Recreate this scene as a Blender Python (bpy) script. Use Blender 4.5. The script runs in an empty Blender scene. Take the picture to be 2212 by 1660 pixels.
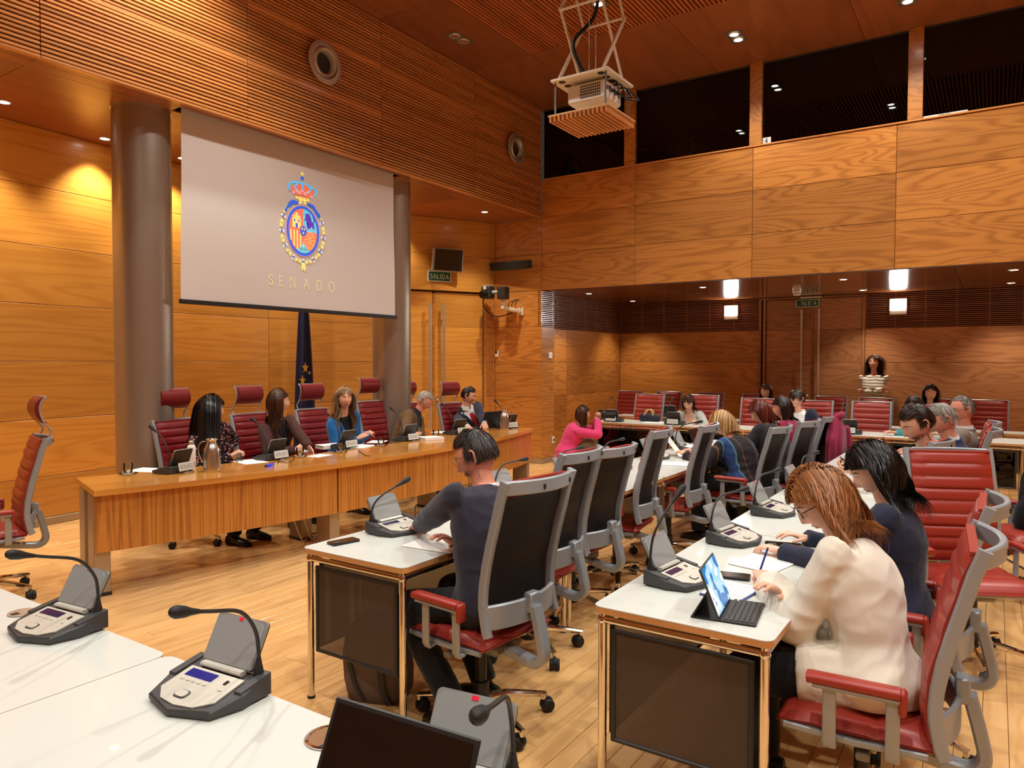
import bpy, bmesh, math, random
import numpy as np
from mathutils import Vector, Matrix, Euler, noise as mnoise
from math import pi, sin, cos, radians as RAD, sqrt
random.seed(7)
S = bpy.context.scene
COL = S.collection
# ------------------------------------------------------------ camera
H = 1.64
FPX, YAW, PIT, ROLL = 1569.5, RAD(33.6), RAD(-1.80), RAD(0.105)
_F = Vector((cos(YAW)*cos(PIT), sin(YAW)*cos(PIT), sin(PIT)))
_r = Vector((sin(YAW), -cos(YAW), 0)); _u = _r.cross(_F)
_r, _u = _r*cos(ROLL)+_u*sin(ROLL), -_r*sin(ROLL)+_u*cos(ROLL)
camd = bpy.data.cameras.new('camera'); cam = bpy.data.objects.new('camera', camd); COL.objects.link(cam)
camd.sensor_fit = 'HORIZONTAL'; camd.sensor_width = 36.0; camd.lens = FPX/2212*36.0; camd.clip_start = .02
cam.matrix_world = Matrix(((_r.x, _u.x, -_F.x, 0), (_r.y, _u.y, -_F.y, 0), (_r.z, _u.z, -_F.z, H), (0, 0, 0, 1)))
S.camera = cam
CAM = Vector((0, 0, H))
def ray(x, y): return _F + _r*((x-1106)/FPX) - _u*((y-830)/FPX)
def atz(x, y, z):
    d = ray(x, y); return CAM + d*((z-H)/d.z)
def atX(x, y, X):
    d = ray(x, y); return CAM + d*(X/d.x)
def atY(x, y, Y):
    d = ray(x, y); return CAM + d*(Y/d.y)
# ------------------------------------------------------------ light and exposure
S.view_settings.view_transform = 'Standard'
S.view_settings.look = 'None'
S.view_settings.gamma = 1.0
S.view_settings.use_curve_mapping = False
S.view_settings.exposure = 0.12
W = bpy.data.worlds.new('world'); S.world = W; W.use_nodes = True
W.node_tree.nodes['Background'].inputs[0].default_value = (1.0, .86, .70, 1)
W.node_tree.nodes['Background'].inputs[1].default_value = 0.03
WARM = (1.0, .88, .70); NEUT = (1.0, .97, .91)
P_CEIL, P_WASH, P_REC, P_EMER = 235, 130, 80, 12
def spot(loc, power, col=WARM, ang=110, blend=.6, aim=(0, 0, -1), rad=.05):
    l = bpy.data.lights.new('lamp_light', 'SPOT'); l.energy = power; l.color = col
    l.spot_size = RAD(ang); l.spot_blend = blend; l.shadow_soft_size = rad
    o = bpy.data.objects.new('lamp_light', l); COL.objects.link(o); o.location = loc
    o.rotation_euler = Vector(aim).to_track_quat('-Z', 'Y').to_euler()
    return o
# ------------------------------------------------------------ helpers
def tag(o, label=None, cat=None, group=None, kind=None):
    if label: o['label'] = label
    if cat: o['category'] = cat
    if group: o['group'] = group
    if kind: o['kind'] = kind
    return o
def empty(name, loc=(0, 0, 0), rz=0, label=None, cat=None, group=None, kind=None):
    o = bpy.data.objects.new(name, None); COL.objects.link(o)
    o.location = loc; o.rotation_euler = (0, 0, rz); o.empty_display_size = .05
    return tag(o, label, cat, group, kind)
def frame_from(u, w):
    w = Vector(w).normalized(); u = Vector(u); u = (u - w*u.dot(w)).normalized(); v = w.cross(u)
    return Matrix((u, v, w)).transposed()
class MB:
    def __init__(s): s.v = []; s.f = []; s.m = []; s.mats = []; s.cur = 0
    def mat(s, m):
        if m not in s.mats: s.mats.append(m)
        s.cur = s.mats.index(m); return s
    def add(s, vs, fs, M=None):
        b = len(s.v)
        for p in vs:
            p = Vector(p); s.v.append(tuple(M @ p) if M is not None else tuple(p))
        for f in fs: s.f.append([b+i for i in f]); s.m.append(s.cur)
        return s
    def box(s, c, size, M=None, ch=0.0):
        x, y, z = [q/2 for q in size]; c = Vector(c)
        if ch <= 0:
            vs = [(sx*x, sy*y, sz*z) for sx in (-1, 1) for sy in (-1, 1) for sz in (-1, 1)]
            fs = [(0, 1, 3, 2), (4, 6, 7, 5), (0, 4, 5, 1), (2, 3, 7, 6), (0, 2, 6, 4), (1, 5, 7, 3)]
        else:
            ch = min(ch, x*.95, y*.95, z*.95); vs = []; idx = {}
            for sx in (-1, 1):
                for sy in (-1, 1):
                    for sz in (-1, 1):
                        for k in range(3):
                            p = [sx*(x-ch), sy*(y-ch), sz*(z-ch)]; p[k] = (sx*x, sy*y, sz*z)[k]
                            idx[sx, sy, sz, k] = len(vs); vs.append(tuple(p))
            fs = []
            for k in range(3):
                a, b = [q for q in range(3) if q != k]
                for sg in (-1, 1):
                    q = []
                    for (sa, sb) in ((-1, -1), (1, -1), (1, 1), (-1, 1)):
                        t = [0, 0, 0]; t[k] = sg; t[a] = sa; t[b] = sb; q.append(idx[(*t, k)])
                    if (sg > 0) ^ (k == 1): fs.append(q)
                    else: fs.append(q[::-1])
            for k in range(3):           # edge chamfers, parallel to axis k
                a, b = [q for q in range(3) if q != k]
                for sa in (-1, 1):
                    for sb in (-1, 1):
                        q = []
                        for (sk, kk) in ((-1, a), (1, a), (1, b), (-1, b)):
                            t = [0, 0, 0]; t[k] = sk; t[a] = sa; t[b] = sb; q.append(idx[(*t, kk)])
                        fs.append(q)
            for sx in (-1, 1):
                for sy in (-1, 1):
                    for sz in (-1, 1): fs.append([idx[sx, sy, sz, k] for k in range(3)])
        T = Matrix.Translation(c)
        return s.add(vs, fs, (M @ T) if M is not None else T)
    def rings(s, rs, close=True, cap0=True, cap1=True):
        n = len(rs[0]); vs = [p for r in rs for p in r]; fs = []
        for i in range(len(rs)-1):
            for j in range(n if close else n-1):
                k = (j+1) % n; fs.append((i*n+j, i*n+k, (i+1)*n+k, (i+1)*n+j))
        if cap0: fs.append(list(range(n))[::-1])
        if cap1: fs.append([(len(rs)-1)*n+j for j in range(n)])
        return s.add(vs, fs)
    def tube(s, pts, rad, n=8, cap=True, up=(0, 0, 1), flat=None):
        pts = [Vector(p) for p in pts]; rs = []; prev = None
        for i, p in enumerate(pts):
            t = (pts[min(i+1, len(pts)-1)] - pts[max(i-1, 0)]).normalized()
            if prev is None:
                a = Vector(up)
                if abs(a.dot(t)) > .95: a = Vector((1, 0, 0))
                e1 = (a - t*a.dot(t)).normalized()
            else: e1 = (prev - t*prev.dot(t)).normalized()
            prev = e1; e2 = t.cross(e1)
            r = rad[i] if hasattr(rad, '__len__') else rad
            ra, rb = (r, r) if not hasattr(r, '__len__') else r
            rs.append([tuple(p + e1*(cos(2*pi*j/n)*ra) + e2*(sin(2*pi*j/n)*rb)) for j in range(n)])
        return s.rings(rs, True, cap, cap)
    def strip(s, pts, w, h, up=(0, 0, 1), ch=.0):
        """rectangular bar swept along pts: w across, h along 'up'"""
        pts = [Vector(p) for p in pts]; rs = []
        for i, p in enumerate(pts):
            t = (pts[min(i+1, len(pts)-1)] - pts[max(i-1, 0)]).normalized()
            a = Vector(up); e1 = (a - t*a.dot(t)).normalized(); e2 = t.cross(e1)
            ww = w[i] if hasattr(w, '__len__') else w; hh = h[i] if hasattr(h, '__len__') else h
            x, y = ww/2, hh/2; c = min(ch, x*.8, y*.8)
            pr = [(x, y), (-x, y), (-x, -y), (x, -y)] if c <= 0 else [(x-c, y), (-x+c, y), (-x, y-c), (-x, -y+c), (-x+c, -y), (x-c, -y), (x, -y+c), (x, y-c)]
            rs.append([tuple(p + e2*q[0] + e1*q[1]) for q in pr])
        return s.rings(rs)
    def lathe(s, prof, n=20, M=None, cap=True):
        vs = []; fs = []; m = len(prof)
        for j in range(n):
            a = 2*pi*j/n
            for r, z in prof: vs.append((r*cos(a), r*sin(a), z))
        for j in range(n):
            k = (j+1) % n
            for i in range(m-1): fs.append((j*m+i, k*m+i, k*m+i+1, j*m+i+1))
        if cap:
            if prof[0][0] > 1e-5: fs.append([j*m for j in range(n)][::-1])
            if prof[-1][0] > 1e-5: fs.append([j*m+m-1 for j in range(n)])
        return s.add(vs, fs, M)
    def cyl(s, c, r, h, n=16, M=None, ch=0.0):
        p = [(r, -h/2), (r, h/2)] if ch <= 0 else [(r-ch, -h/2), (r, -h/2+ch), (r, h/2-ch), (r-ch, h/2)]
        T = Matrix.Translation(Vector(c))
        return s.lathe(p, n, (M @ T) if M is not None else T)
    def sphere(s, c, r, n=14, m=9, M=None):
        if not hasattr(r, '__len__'): r = (r, r, r)
        vs = []; fs = []
        for i in range(m+1):
            t = pi*i/m
            for j in range(n):
                a = 2*pi*j/n; vs.append((c[0]+r[0]*sin(t)*cos(a), c[1]+r[1]*sin(t)*sin(a), c[2]+r[2]*cos(t)))
        for i in range(m):
            for j in range(n):
                k = (j+1) % n; fs.append((i*n+j, (i+1)*n+j, (i+1)*n+k, i*n+k))
        return s.add(vs, fs, M)
    def prism(s, poly, a, b, M=None):
        """polygon (x,y) extruded from z=a to z=b"""
        n = len(poly); vs = [(x, y, a) for x, y in poly] + [(x, y, b) for x, y in poly]
        fs = [list(range(n))[::-1], [n+i for i in range(n)]] + [(i, (i+1) % n, n+(i+1) % n, n+i) for i in range(n)]
        return s.add(vs, fs, M)
    def mesh(s, name, mat=None, smooth=None):
        me = bpy.data.meshes.new(name); me.from_pydata(s.v, [], s.f); me.update()
        if s.mats:
            for m in s.mats: me.materials.append(m)
            me.polygons.foreach_set('material_index', s.m)
        elif mat: me.materials.append(mat)
        bm = bmesh.new(); bm.from_mesh(me); bmesh.ops.remove_doubles(bm, verts=bm.verts, dist=1e-6)
        bmesh.ops.recalc_face_normals(bm, faces=bm.faces); bm.to_mesh(me); bm.free()
        if smooth is not None:
            me.polygons.foreach_set('use_smooth', [True]*len(me.polygons))
            if smooth < 179: me.set_sharp_from_angle(angle=RAD(smooth))
        me.update(); return me
    def build(s, name, mat=None, parent=None, smooth=None, **kw):
        return link(name, s.mesh(name, mat, smooth), parent, **kw)
def link(name, me, parent=None, loc=None, rot=None, M=None, **kw):
    o = bpy.data.objects.new(name, me); COL.objects.link(o)
    if parent is not None: o.parent = parent
    if loc is not None: o.location = loc
    if rot is not None: o.rotation_euler = rot
    if M is not None: o.matrix_local = M
    return tag(o, **kw)
_kids = {}
def kids(o): return [c for c in bpy.data.objects if c.parent is o]
def copy_tree(o, parent=None):
    ch = list(o.children)
    c = o.copy(); COL.objects.link(c)
    c.parent = parent
    for k in ch: copy_tree(k, c)
    return c
def rrect(w, h, r, n=4):
    pts = []
    for cx, cy, a0 in ((w/2-r, h/2-r, 0), (-w/2+r, h/2-r, pi/2), (-w/2+r, -h/2+r, pi), (w/2-r, -h/2+r, 3*pi/2)):
        for i in range(n+1):
            a = a0 + pi/2*i/n; pts.append((cx+r*cos(a), cy+r*sin(a)))
    return pts
def bez(p0, p1, p2, p3, n=10):
    p0, p1, p2, p3 = [Vector(p) for p in (p0, p1, p2, p3)]
    return [p0*(1-t)**3 + p1*3*t*(1-t)**2 + p2*3*t*t*(1-t) + p3*t**3 for t in [i/n for i in range(n+1)]]
def catmull(P, n=6):
    P = [Vector(p) for p in P]; out = []
    for i in range(len(P)-1):
        a = P[max(i-1, 0)]; b = P[i]; c = P[i+1]; d = P[min(i+2, len(P)-1)]
        for k in range(n):
            t = k/n; out.append(.5*((2*b)+(c-a)*t+(2*a-5*b+4*c-d)*t*t+(3*b-a-3*c+d)*t**3))
    out.append(P[-1]); return out
# ------------------------------------------------------------ materials
MAT = {}
def srgb(r, g, b):
    f = lambda c: (c/255/12.92) if c/255 <= .04045 else ((c/255+.055)/1.055)**2.4
    return (f(r), f(g), f(b), 1)
def newmat(name):
    m = bpy.data.materials.new(name); m.use_nodes = True; MAT[name] = m
    return m, m.node_tree.nodes, m.node_tree.links, m.node_tree.nodes['Principled BSDF']
def pbr(name, col, rough=.5, metal=0, spec=.5, emit=None, es=0, bump=None, coat=0, var=0, trans=0, ior=1.45, alpha=1, sheen=0):
    m, N, L, B = newmat(name)
    c = col if len(col) == 4 else (*col, 1)
    B.inputs['Base Color'].default_value = c; B.inputs['Roughness'].default_value = rough
    B.inputs['Metallic'].default_value = metal; B.inputs['Specular IOR Level'].default_value = spec
    B.inputs['Coat Weight'].default_value = coat; B.inputs['IOR'].default_value = ior
    B.inputs['Transmission Weight'].default_value = trans; B.inputs['Alpha'].default_value = alpha
    if sheen: B.inputs['Sheen Weight'].default_value = sheen
    if emit: B.inputs['Emission Color'].default_value = emit if len(emit) == 4 else (*emit, 1); B.inputs['Emission Strength'].default_value = es
    tc = N.new('ShaderNodeTexCoord')
    if var or bump:
        nz = N.new('ShaderNodeTexNoise'); L.new(tc.outputs['Object'], nz.inputs['Vector'])
        nz.inputs['Scale'].default_value = bump[0] if bump else 12; nz.inputs['Detail'].default_value = 4
        if bump:
            bp = N.new('ShaderNodeBump'); bp.inputs['Strength'].default_value = bump[1]; bp.inputs['Distance'].default_value = bump[2] if len(bump) > 2 else .01
            L.new(nz.outputs['Fac'], bp.inputs['Height']); L.new(bp.outputs[0], B.inputs['Normal'])
        if var:
            n2 = N.new('ShaderNodeTexNoise'); L.new(tc.outputs['Object'], n2.inputs['Vector']); n2.inputs['Scale'].default_value = 5; n2.inputs['Detail'].default_value = 3
            mx = N.new('ShaderNodeMix'); mx.data_type = 'RGBA'
            mx.inputs[6].default_value = tuple(q*(1-var) for q in c[:3])+(1,); mx.inputs[7].default_value = tuple(min(1, q*(1+var)) for q in c[:3])+(1,)
            L.new(n2.outputs['Fac'], mx.inputs[0]); L.new(mx.outputs[2], B.inputs['Base Color'])
    return m
def math_(N, L, op, a, b=None):
    n = N.new('ShaderNodeMath'); n.operation = op
    for i, q in enumerate((a, b)):
        if q is None: continue
        if isinstance(q, (int, float)): n.inputs[i].default_value = q
        else: L.new(q, n.inputs[i])
    return n.outputs[0]
def wood(name, light, dark, ring=60, contrast=.6, stretch=(.45, 1, 3.2), rough=.35, fine=.35, island=False, scale=1.0, coat=.15, var=.18, spec=.5):
    """cathedral-figured veneer: contour lines of a stretched noise, plus fibres; grain along local X"""
    m, N, L, B = newmat(name)
    tc = N.new('ShaderNodeTexCoord'); oi = N.new('ShaderNodeObjectInfo'); ge = N.new('ShaderNodeNewGeometry')
    rnd = ge.outputs['Random Per Island'] if island else oi.outputs['Random']
    mp = N.new('ShaderNodeVectorMath'); mp.operation = 'MULTIPLY'; mp.inputs[1].default_value = [q*scale for q in stretch]
    L.new(tc.outputs['Object'], mp.inputs[0])
    of = N.new('ShaderNodeCombineXYZ'); r100 = math_(N, L, 'MULTIPLY', rnd, 57.0)
    for i in range(3): L.new(r100, of.inputs[i])
    ad = N.new('ShaderNodeVectorMath'); L.new(mp.outputs[0], ad.inputs[0]); L.new(of.outputs[0], ad.inputs[1])
    nz = N.new('ShaderNodeTexNoise'); L.new(ad.outputs[0], nz.inputs['Vector']); nz.inputs['Scale'].default_value = 1.0
    nz.inputs['Detail'].default_value = 3.0; nz.inputs['Roughness'].default_value = .42; nz.inputs['Distortion'].default_value = .35
    sn = math_(N, L, 'SINE', math_(N, L, 'MULTIPLY', nz.outputs['Fac'], ring))
    rg = math_(N, L, 'POWER', math_(N, L, 'ADD', math_(N, L, 'MULTIPLY', sn, .5), .5), 2.2)
    m2 = N.new('ShaderNodeVectorMath'); m2.operation = 'MULTIPLY'; m2.inputs[1].default_value = (3*scale, 120*scale, 160*scale)
    L.new(tc.outputs['Object'], m2.inputs[0])
    a2 = N.new('ShaderNodeVectorMath'); L.new(m2.outputs[0], a2.inputs[0]); L.new(of.outputs[0], a2.inputs[1])
    nf = N.new('ShaderNodeTexNoise'); L.new(a2.outputs[0], nf.inputs['Vector']); nf.inputs['Scale'].default_value = 1; nf.inputs['Detail'].default_value = 2
    f1 = math_(N, L, 'MULTIPLY', rg, contrast); f2 = math_(N, L, 'MULTIPLY', math_(N, L, 'SUBTRACT', nf.outputs['Fac'], .35), fine)
    fac = N.new('ShaderNodeClamp'); L.new(math_(N, L, 'ADD', f1, f2), fac.inputs[0])
    mx = N.new('ShaderNodeMix'); mx.data_type = 'RGBA'; mx.inputs[6].default_value = light; mx.inputs[7].default_value = dark
    L.new(fac.outputs[0], mx.inputs[0])
    hs = N.new('ShaderNodeHueSaturation'); L.new(mx.outputs[2], hs.inputs['Color'])
    L.new(math_(N, L, 'ADD', math_(N, L, 'MULTIPLY', rnd, 2*var), 1-var), hs.inputs['Value'])
    L.new(hs.outputs[0], B.inputs['Base Color'])
    B.inputs['Roughness'].default_value = rough; B.inputs['Coat Weight'].default_value = coat; B.inputs['Coat Roughness'].default_value = .12
    B.inputs['Specular IOR Level'].default_value = spec
    bp = N.new('ShaderNodeBump'); bp.inputs['Strength'].default_value = .06; bp.inputs['Distance'].default_value = .003
    L.new(nf.outputs['Fac'], bp.inputs['Height']); L.new(bp.outputs[0], B.inputs['Normal'])
    return m
wood('wood_wall', srgb(196, 130, 60), srgb(140, 80, 30), ring=120, contrast=.5, stretch=(.34, 1, 2.6))
wood('wood_front', srgb(214, 152, 66), srgb(178, 114, 40), ring=80, contrast=.38, stretch=(.24, 1, 3.4))
wood('wood_dark', srgb(178, 122, 80), srgb(128, 80, 48), ring=110, contrast=.5, stretch=(.34, 1, 2.6))
wood('wood_ceiling', srgb(146, 84, 48), srgb(108, 58, 30), ring=30, contrast=.35)
wood('wood_soffit', srgb(140, 78, 36), srgb(98, 50, 20), ring=30, contrast=.35, rough=.16, coat=.6)
wood('wood_slat', srgb(204, 136, 74), srgb(158, 92, 44), ring=30, contrast=.3, rough=.3)
wood('wood_slat_dark', srgb(150, 96, 66), srgb(112, 66, 40), ring=30, contrast=.3, rough=.26)
wood('wood_slat_ceiling', srgb(176, 98, 54), srgb(132, 68, 34), ring=30, contrast=.3, rough=.35)
wood('wood_desk', srgb(214, 148, 66), srgb(180, 112, 42), ring=40, contrast=.4, rough=.18, coat=.5, var=.05)
wood('wood_desk_front', srgb(204, 136, 58), srgb(148, 86, 28), ring=90, contrast=.6, stretch=(.12, 1, 6.5), var=.03, rough=.3, fine=.9)
wood('wood_floor', srgb(228, 180, 118), srgb(196, 142, 80), ring=38, contrast=.4, stretch=(.8, 5, 1), rough=.27, coat=.25, island=True, var=.11, fine=.3)
wood('wood_edge', srgb(206, 150, 92), srgb(170, 112, 58), ring=20, contrast=.3, rough=.4)
wood('wood_light', srgb(226, 180, 128), srgb(200, 150, 96), ring=24, contrast=.3, rough=.45)
pbr('void', (.006, .004, .003), .9)
pbr('seam', (.05, .02, .008), .8)
pbr('steel', srgb(206, 200, 190), .24, .95, bump=(60, .02))
pbr('column_steel', srgb(170, 160, 146), .38, .8)
pbr('nickel', srgb(206, 198, 184), .36, .75)
pbr('chrome', srgb(226, 222, 216), .06, 1)
pbr('taupe', srgb(176, 156, 130), .42, .55)
pbr('silver_paint', srgb(156, 162, 166), .36, .3)
pbr('silver_dark', srgb(120, 116, 108), .4, .5)
pbr('white_paint', srgb(226, 222, 212), .4)
pbr('white_top', srgb(212, 216, 208), .25, coat=.15)
pbr('white_plastic', srgb(232, 228, 218), .4)
pbr('cream', srgb(222, 208, 184), .45)
pbr('black_plastic', srgb(38, 38, 38), .42)
pbr('black_gloss', srgb(14, 14, 15), .12, coat=.4)
pbr('black_rubber', srgb(24, 24, 24), .6)
pbr('dark_grey', srgb(62, 62, 62), .45)
pbr('grey_plastic', srgb(140, 142, 138), .5)
pbr('silver_plate', srgb(206, 204, 190), .34, .2)
pbr('red_leather', srgb(154, 50, 38), .36, bump=(220, .08, .002), var=.08)
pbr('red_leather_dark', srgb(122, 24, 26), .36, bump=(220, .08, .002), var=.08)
pbr('paper', srgb(244, 242, 236), .7)
pbr('paper_lines', srgb(150, 150, 160), .8)
pbr('lcd', srgb(40, 30, 70), .12)
pbr('lcd_blue', srgb(16, 22, 92), .12, emit=(.01, .02, .2), es=.6)
pbr('led_red', srgb(170, 20, 30), .3, emit=(.8, .02, .05), es=.6)
pbr('lamp_glow', (1, 1, 1), .4, emit=(1.0, .96, .88), es=18)
pbr('lamp_bright', (1, 1, 1), .4, emit=(1.0, .98, .92), es=28)
pbr('lamp_off', srgb(190, 150, 110), .2, .6)
pbr('emerald', srgb(18, 92, 62), .4)
pbr('sign_white', srgb(214, 216, 208), .5)
pbr('ink', srgb(28, 34, 66), .6)
pbr('ink_grey', srgb(110, 106, 104), .6)
def glassmat(name, tint, gloss=.08):
    m, N, L, B = newmat(name); out = N['Material Output']
    tr = N.new('ShaderNodeBsdfTransparent'); tr.inputs[0].default_value = (*tint, 1)
    gl = N.new('ShaderNodeBsdfGlossy'); gl.inputs['Roughness'].default_value = .01; gl.inputs[0].default_value = (.9, .9, .9, 1)
    fr = N.new('ShaderNodeFresnel'); fr.inputs[0].default_value = 1.5
    mx = N.new('ShaderNodeMixShader'); L.new(fr.outputs[0], mx.inputs[0]); L.new(tr.outputs[0], mx.inputs[1]); L.new(gl.outputs[0], mx.inputs[2])
    L.new(mx.outputs[0], out.inputs['Surface']); N.remove(B); return m
glassmat('booth_glass', (.32, .28, .24))
glassmat('smoked_glass', (.10, .085, .07))
glassmat('clear_glass', (.985, .99, .985))
def meshfabric(name, col, hole=.35, scale=260):
    m, N, L, B = newmat(name); out = N['Material Output']
    tc = N.new('ShaderNodeTexCoord'); vm = N.new('ShaderNodeVectorMath'); vm.operation = 'SCALE'; vm.inputs['Scale'].default_value = scale
    L.new(tc.outputs['Object'], vm.inputs[0]); sp = N.new('ShaderNodeSeparateXYZ'); L.new(vm.outputs[0], sp.inputs[0])
    s1 = math_(N, L, 'SINE', sp.outputs[0]); s2 = math_(N, L, 'SINE', sp.outputs[2]); s3 = math_(N, L, 'SINE', sp.outputs[1])
    pr = math_(N, L, 'MULTIPLY', math_(N, L, 'ADD', s1, s3), s2)
    g = math_(N, L, 'GREATER_THAN', pr, hole)
    B.inputs['Base Color'].default_value = col; B.inputs['Roughness'].default_value = .6
    tr = N.new('ShaderNodeBsdfTransparent'); mx = N.new('ShaderNodeMixShader')
    L.new(g, mx.inputs[0]); L.new(B.outputs[0], mx.inputs[1]); L.new(tr.outputs[0], mx.inputs[2]); L.new(mx.outputs[0], out.inputs['Surface'])
    return m
meshfabric('screen_mesh', srgb(84, 68, 54), .42, 1300)
meshfabric('back_mesh', srgb(14, 13, 13), 1.2, 700)
meshfabric('flap_mesh', srgb(150, 152, 150), 9, 900)
# ============================================================ ROOM
_pm = {}
def panel_mesh(w, h, t, mat, ch=.0025):
    k = (round(w, 3), round(h, 3), round(t, 3), mat)
    if k not in _pm: _pm[k] = MB().box((0, 0, 0), (w, t, h), ch=ch).mesh('panel', MAT[mat])
    return _pm[k]
def panel(parent, a, b, z0, z1, mat, t=.02, gap=.005, name='panel', out=0.0, off=Vector()):
    """upright panel from plan point a to b; its face is on the right-hand side of a->b, flush with the line"""
    a = Vector((a[0], a[1], 0)); b = Vector((b[0], b[1], 0)); d = b-a; w = d.length; u = d.normalized(); n = Vector((u.y, -u.x, 0))
    c = (a+b)/2 - n*(t/2 - out) + Vector((0, 0, (z0+z1)/2)) - off
    M = Matrix((( u.x, -n.x, 0, c.x), (u.y, -n.y, 0, c.y), (0, 0, 1, c.z), (0, 0, 0, 1)))
    return link(name, panel_mesh(w-gap, z1-z0-gap, t, mat), parent, M=M)
def wallbox(name, a, b, z0, z1, t=.1, off=.02, mat='seam'):
    a = Vector((a[0], a[1], 0)); b = Vector((b[0], b[1], 0)); u = (b-a).normalized(); n = Vector((u.y, -u.x, 0))
    pts = [a-n*off, b-n*off, b-n*(off+t), a-n*(off+t)]
    return MB().prism([(p.x, p.y) for p in pts], z0, z1).build(name, MAT[mat], kind='structure')
ROWS = [.08, .49, 1.06, 1.63, 2.19, 2.76, 3.335, 3.91]
ZC, ZS, ZR, XR = 5.585, 3.91, 2.76, 9.87
# ---- floor: oak planks along X
floor = MB().box((5.1, 2.2, -.06), (16.6, 12.6, .08)).build('floor', MAT['seam'], kind='structure')
PW = .098; planks = []
rng = random.Random(3); y = -4.0; k = 0
while y < 8.4:
    x = -3.2 - rng.random()*1.4
    while x < 13.3:
        Lp = rng.choice((1.1, 1.4, 1.7, 2.0)); planks.append((x, y, Lp)); x += Lp
    y += PW; k += 1
def inview(p):
    v = Vector(p)-CAM; w = v.dot(_F)
    if w < .5: return None
    px = 1106+FPX*v.dot(_r)/w; py = 830-FPX*v.dot(_u)/w
    return w if -150 < px < 2360 and py < 1750 else None
vis = []
for i, (x, y, Lp) in enumerate(planks):
    w = inview((x+Lp/2, y+PW/2, 0))
    if w and (y > 2.6 or x > 2.0): vis.append((w, i))
near = set(i for w, i in sorted(vis)[:300]); rest = MB(); pmesh = {}
for i, (x, y, Lp) in enumerate(planks):
    if i in near:
        if Lp not in pmesh: pmesh[Lp] = MB().box((0, 0, 0), (Lp-.0025, PW-.002, .02), ch=.0012).mesh('plank', MAT['wood_floor'])
        link('plank', pmesh[Lp], floor, loc=(x+Lp/2, y+PW/2, -.01))
    else: rest.box((x+Lp/2, y+PW/2, -.01), (Lp-.0025, PW-.002, .02))
rest.build('plank_field', MAT['wood_floor'], floor, kind='stuff')
# island random differs only inside one mesh: planks that are single objects vary by object
m, N, L, B = MAT['wood_floor'], MAT['wood_floor'].node_tree.nodes, MAT['wood_floor'].node_tree.links, None
oi = [n for n in N if n.type == 'OBJECT_INFO'][0]; ge = [n for n in N if n.type == 'NEW_GEOMETRY'][0]
mixr = math_(N, L, 'FRACT', math_(N, L, 'ADD', oi.outputs['Random'], ge.outputs['Random Per Island']))
for lk in list(L):
    if lk.from_socket == ge.outputs['Random Per Island'] and lk.to_node.type == 'MATH' and lk.to_node.operation == 'MULTIPLY':
        to = lk.to_socket; L.remove(lk); L.new(mixr, to)
# ---- front upper wall: horizontal slats
MODX = [-1.0, .82, 2.64, 4.46, 6.28, 8.10, 9.865]
wfu = MB().box((4.4, 6.075, 4.755), (11.0, .06, 1.67)).build('wall_front_upper', MAT['void'], kind='structure')
nsl = 48; dz = (ZC-ZS-.02)/nsl; sm = {}
for i in range(1, len(MODX)-1):
    x0, x1 = MODX[i], MODX[i+1]
    for j in range(nsl):
        z = ZS+.02+dz*(j+.5); h = .0205 if j not in (16, 32) else .034
        kk = (round(x1-x0, 3), h)
        if kk not in sm: sm[kk] = MB().box((0, 0, 0), (x1-x0-.006, .03, h), ch=.002).mesh('slat', MAT['wood_slat'])
        link('slat', sm[kk], wfu, loc=((x0+x1)/2, 6.015, z))
    MB().box(((x0+x1)/2, 6.02, ZS+.006), (x1-x0-.002, .05, .022), ch=.003).build('bottom_rail', MAT['wood_slat'], wfu)
    for fx in (.25, .5, .75):
        MB().box((x0+(x1-x0)*fx, 6.04, 4.75), (.03, .016, 1.66)).build('batten', MAT['seam'], wfu)
# ---- soffit behind the slat wall (with the slot the screen drops from)
sof = empty('ceiling_front_soffit', (4.5, 7.0, ZS), kind='structure')
SY = 6.2
def cpan(parent, x0, x1, y0, y1, z, mat, name='panel', t=.02):
    k = ('c', round(x1-x0, 3), round(y1-y0, 3), mat)
    if k not in _pm: _pm[k] = MB().box((0, 0, 0), (x1-x0-.005, t, y1-y0-.005), ch=.002).mesh('panel', MAT[mat])
    o = link(name, _pm[k]); o.parent = parent
    o.matrix_local = Matrix.Translation(Vector(((x0+x1)/2, (y0+y1)/2, z+t/2))-parent.location) @ Matrix.Rotation(pi/2, 4, 'X')
    return o
for i in range(1, len(MODX)-1):
    cpan(sof, MODX[i], MODX[i+1], 6.27, 8.2, ZS, 'wood_ceiling'); cpan(sof, MODX[i], MODX[i+1], 6.04, 6.13, ZS, 'wood_ceiling')
for x0, x1 in ((.82, 3.84), (6.76, 9.87)): cpan(sof, x0, x1, 6.13, 6.27, ZS, 'wood_ceiling')
MB().box((4.4, 7.1, ZS+.2), (11, 2.1, .06)).build('soffit_backing', MAT['void'], sof, M=Matrix.Translation(-sof.location))
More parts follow.
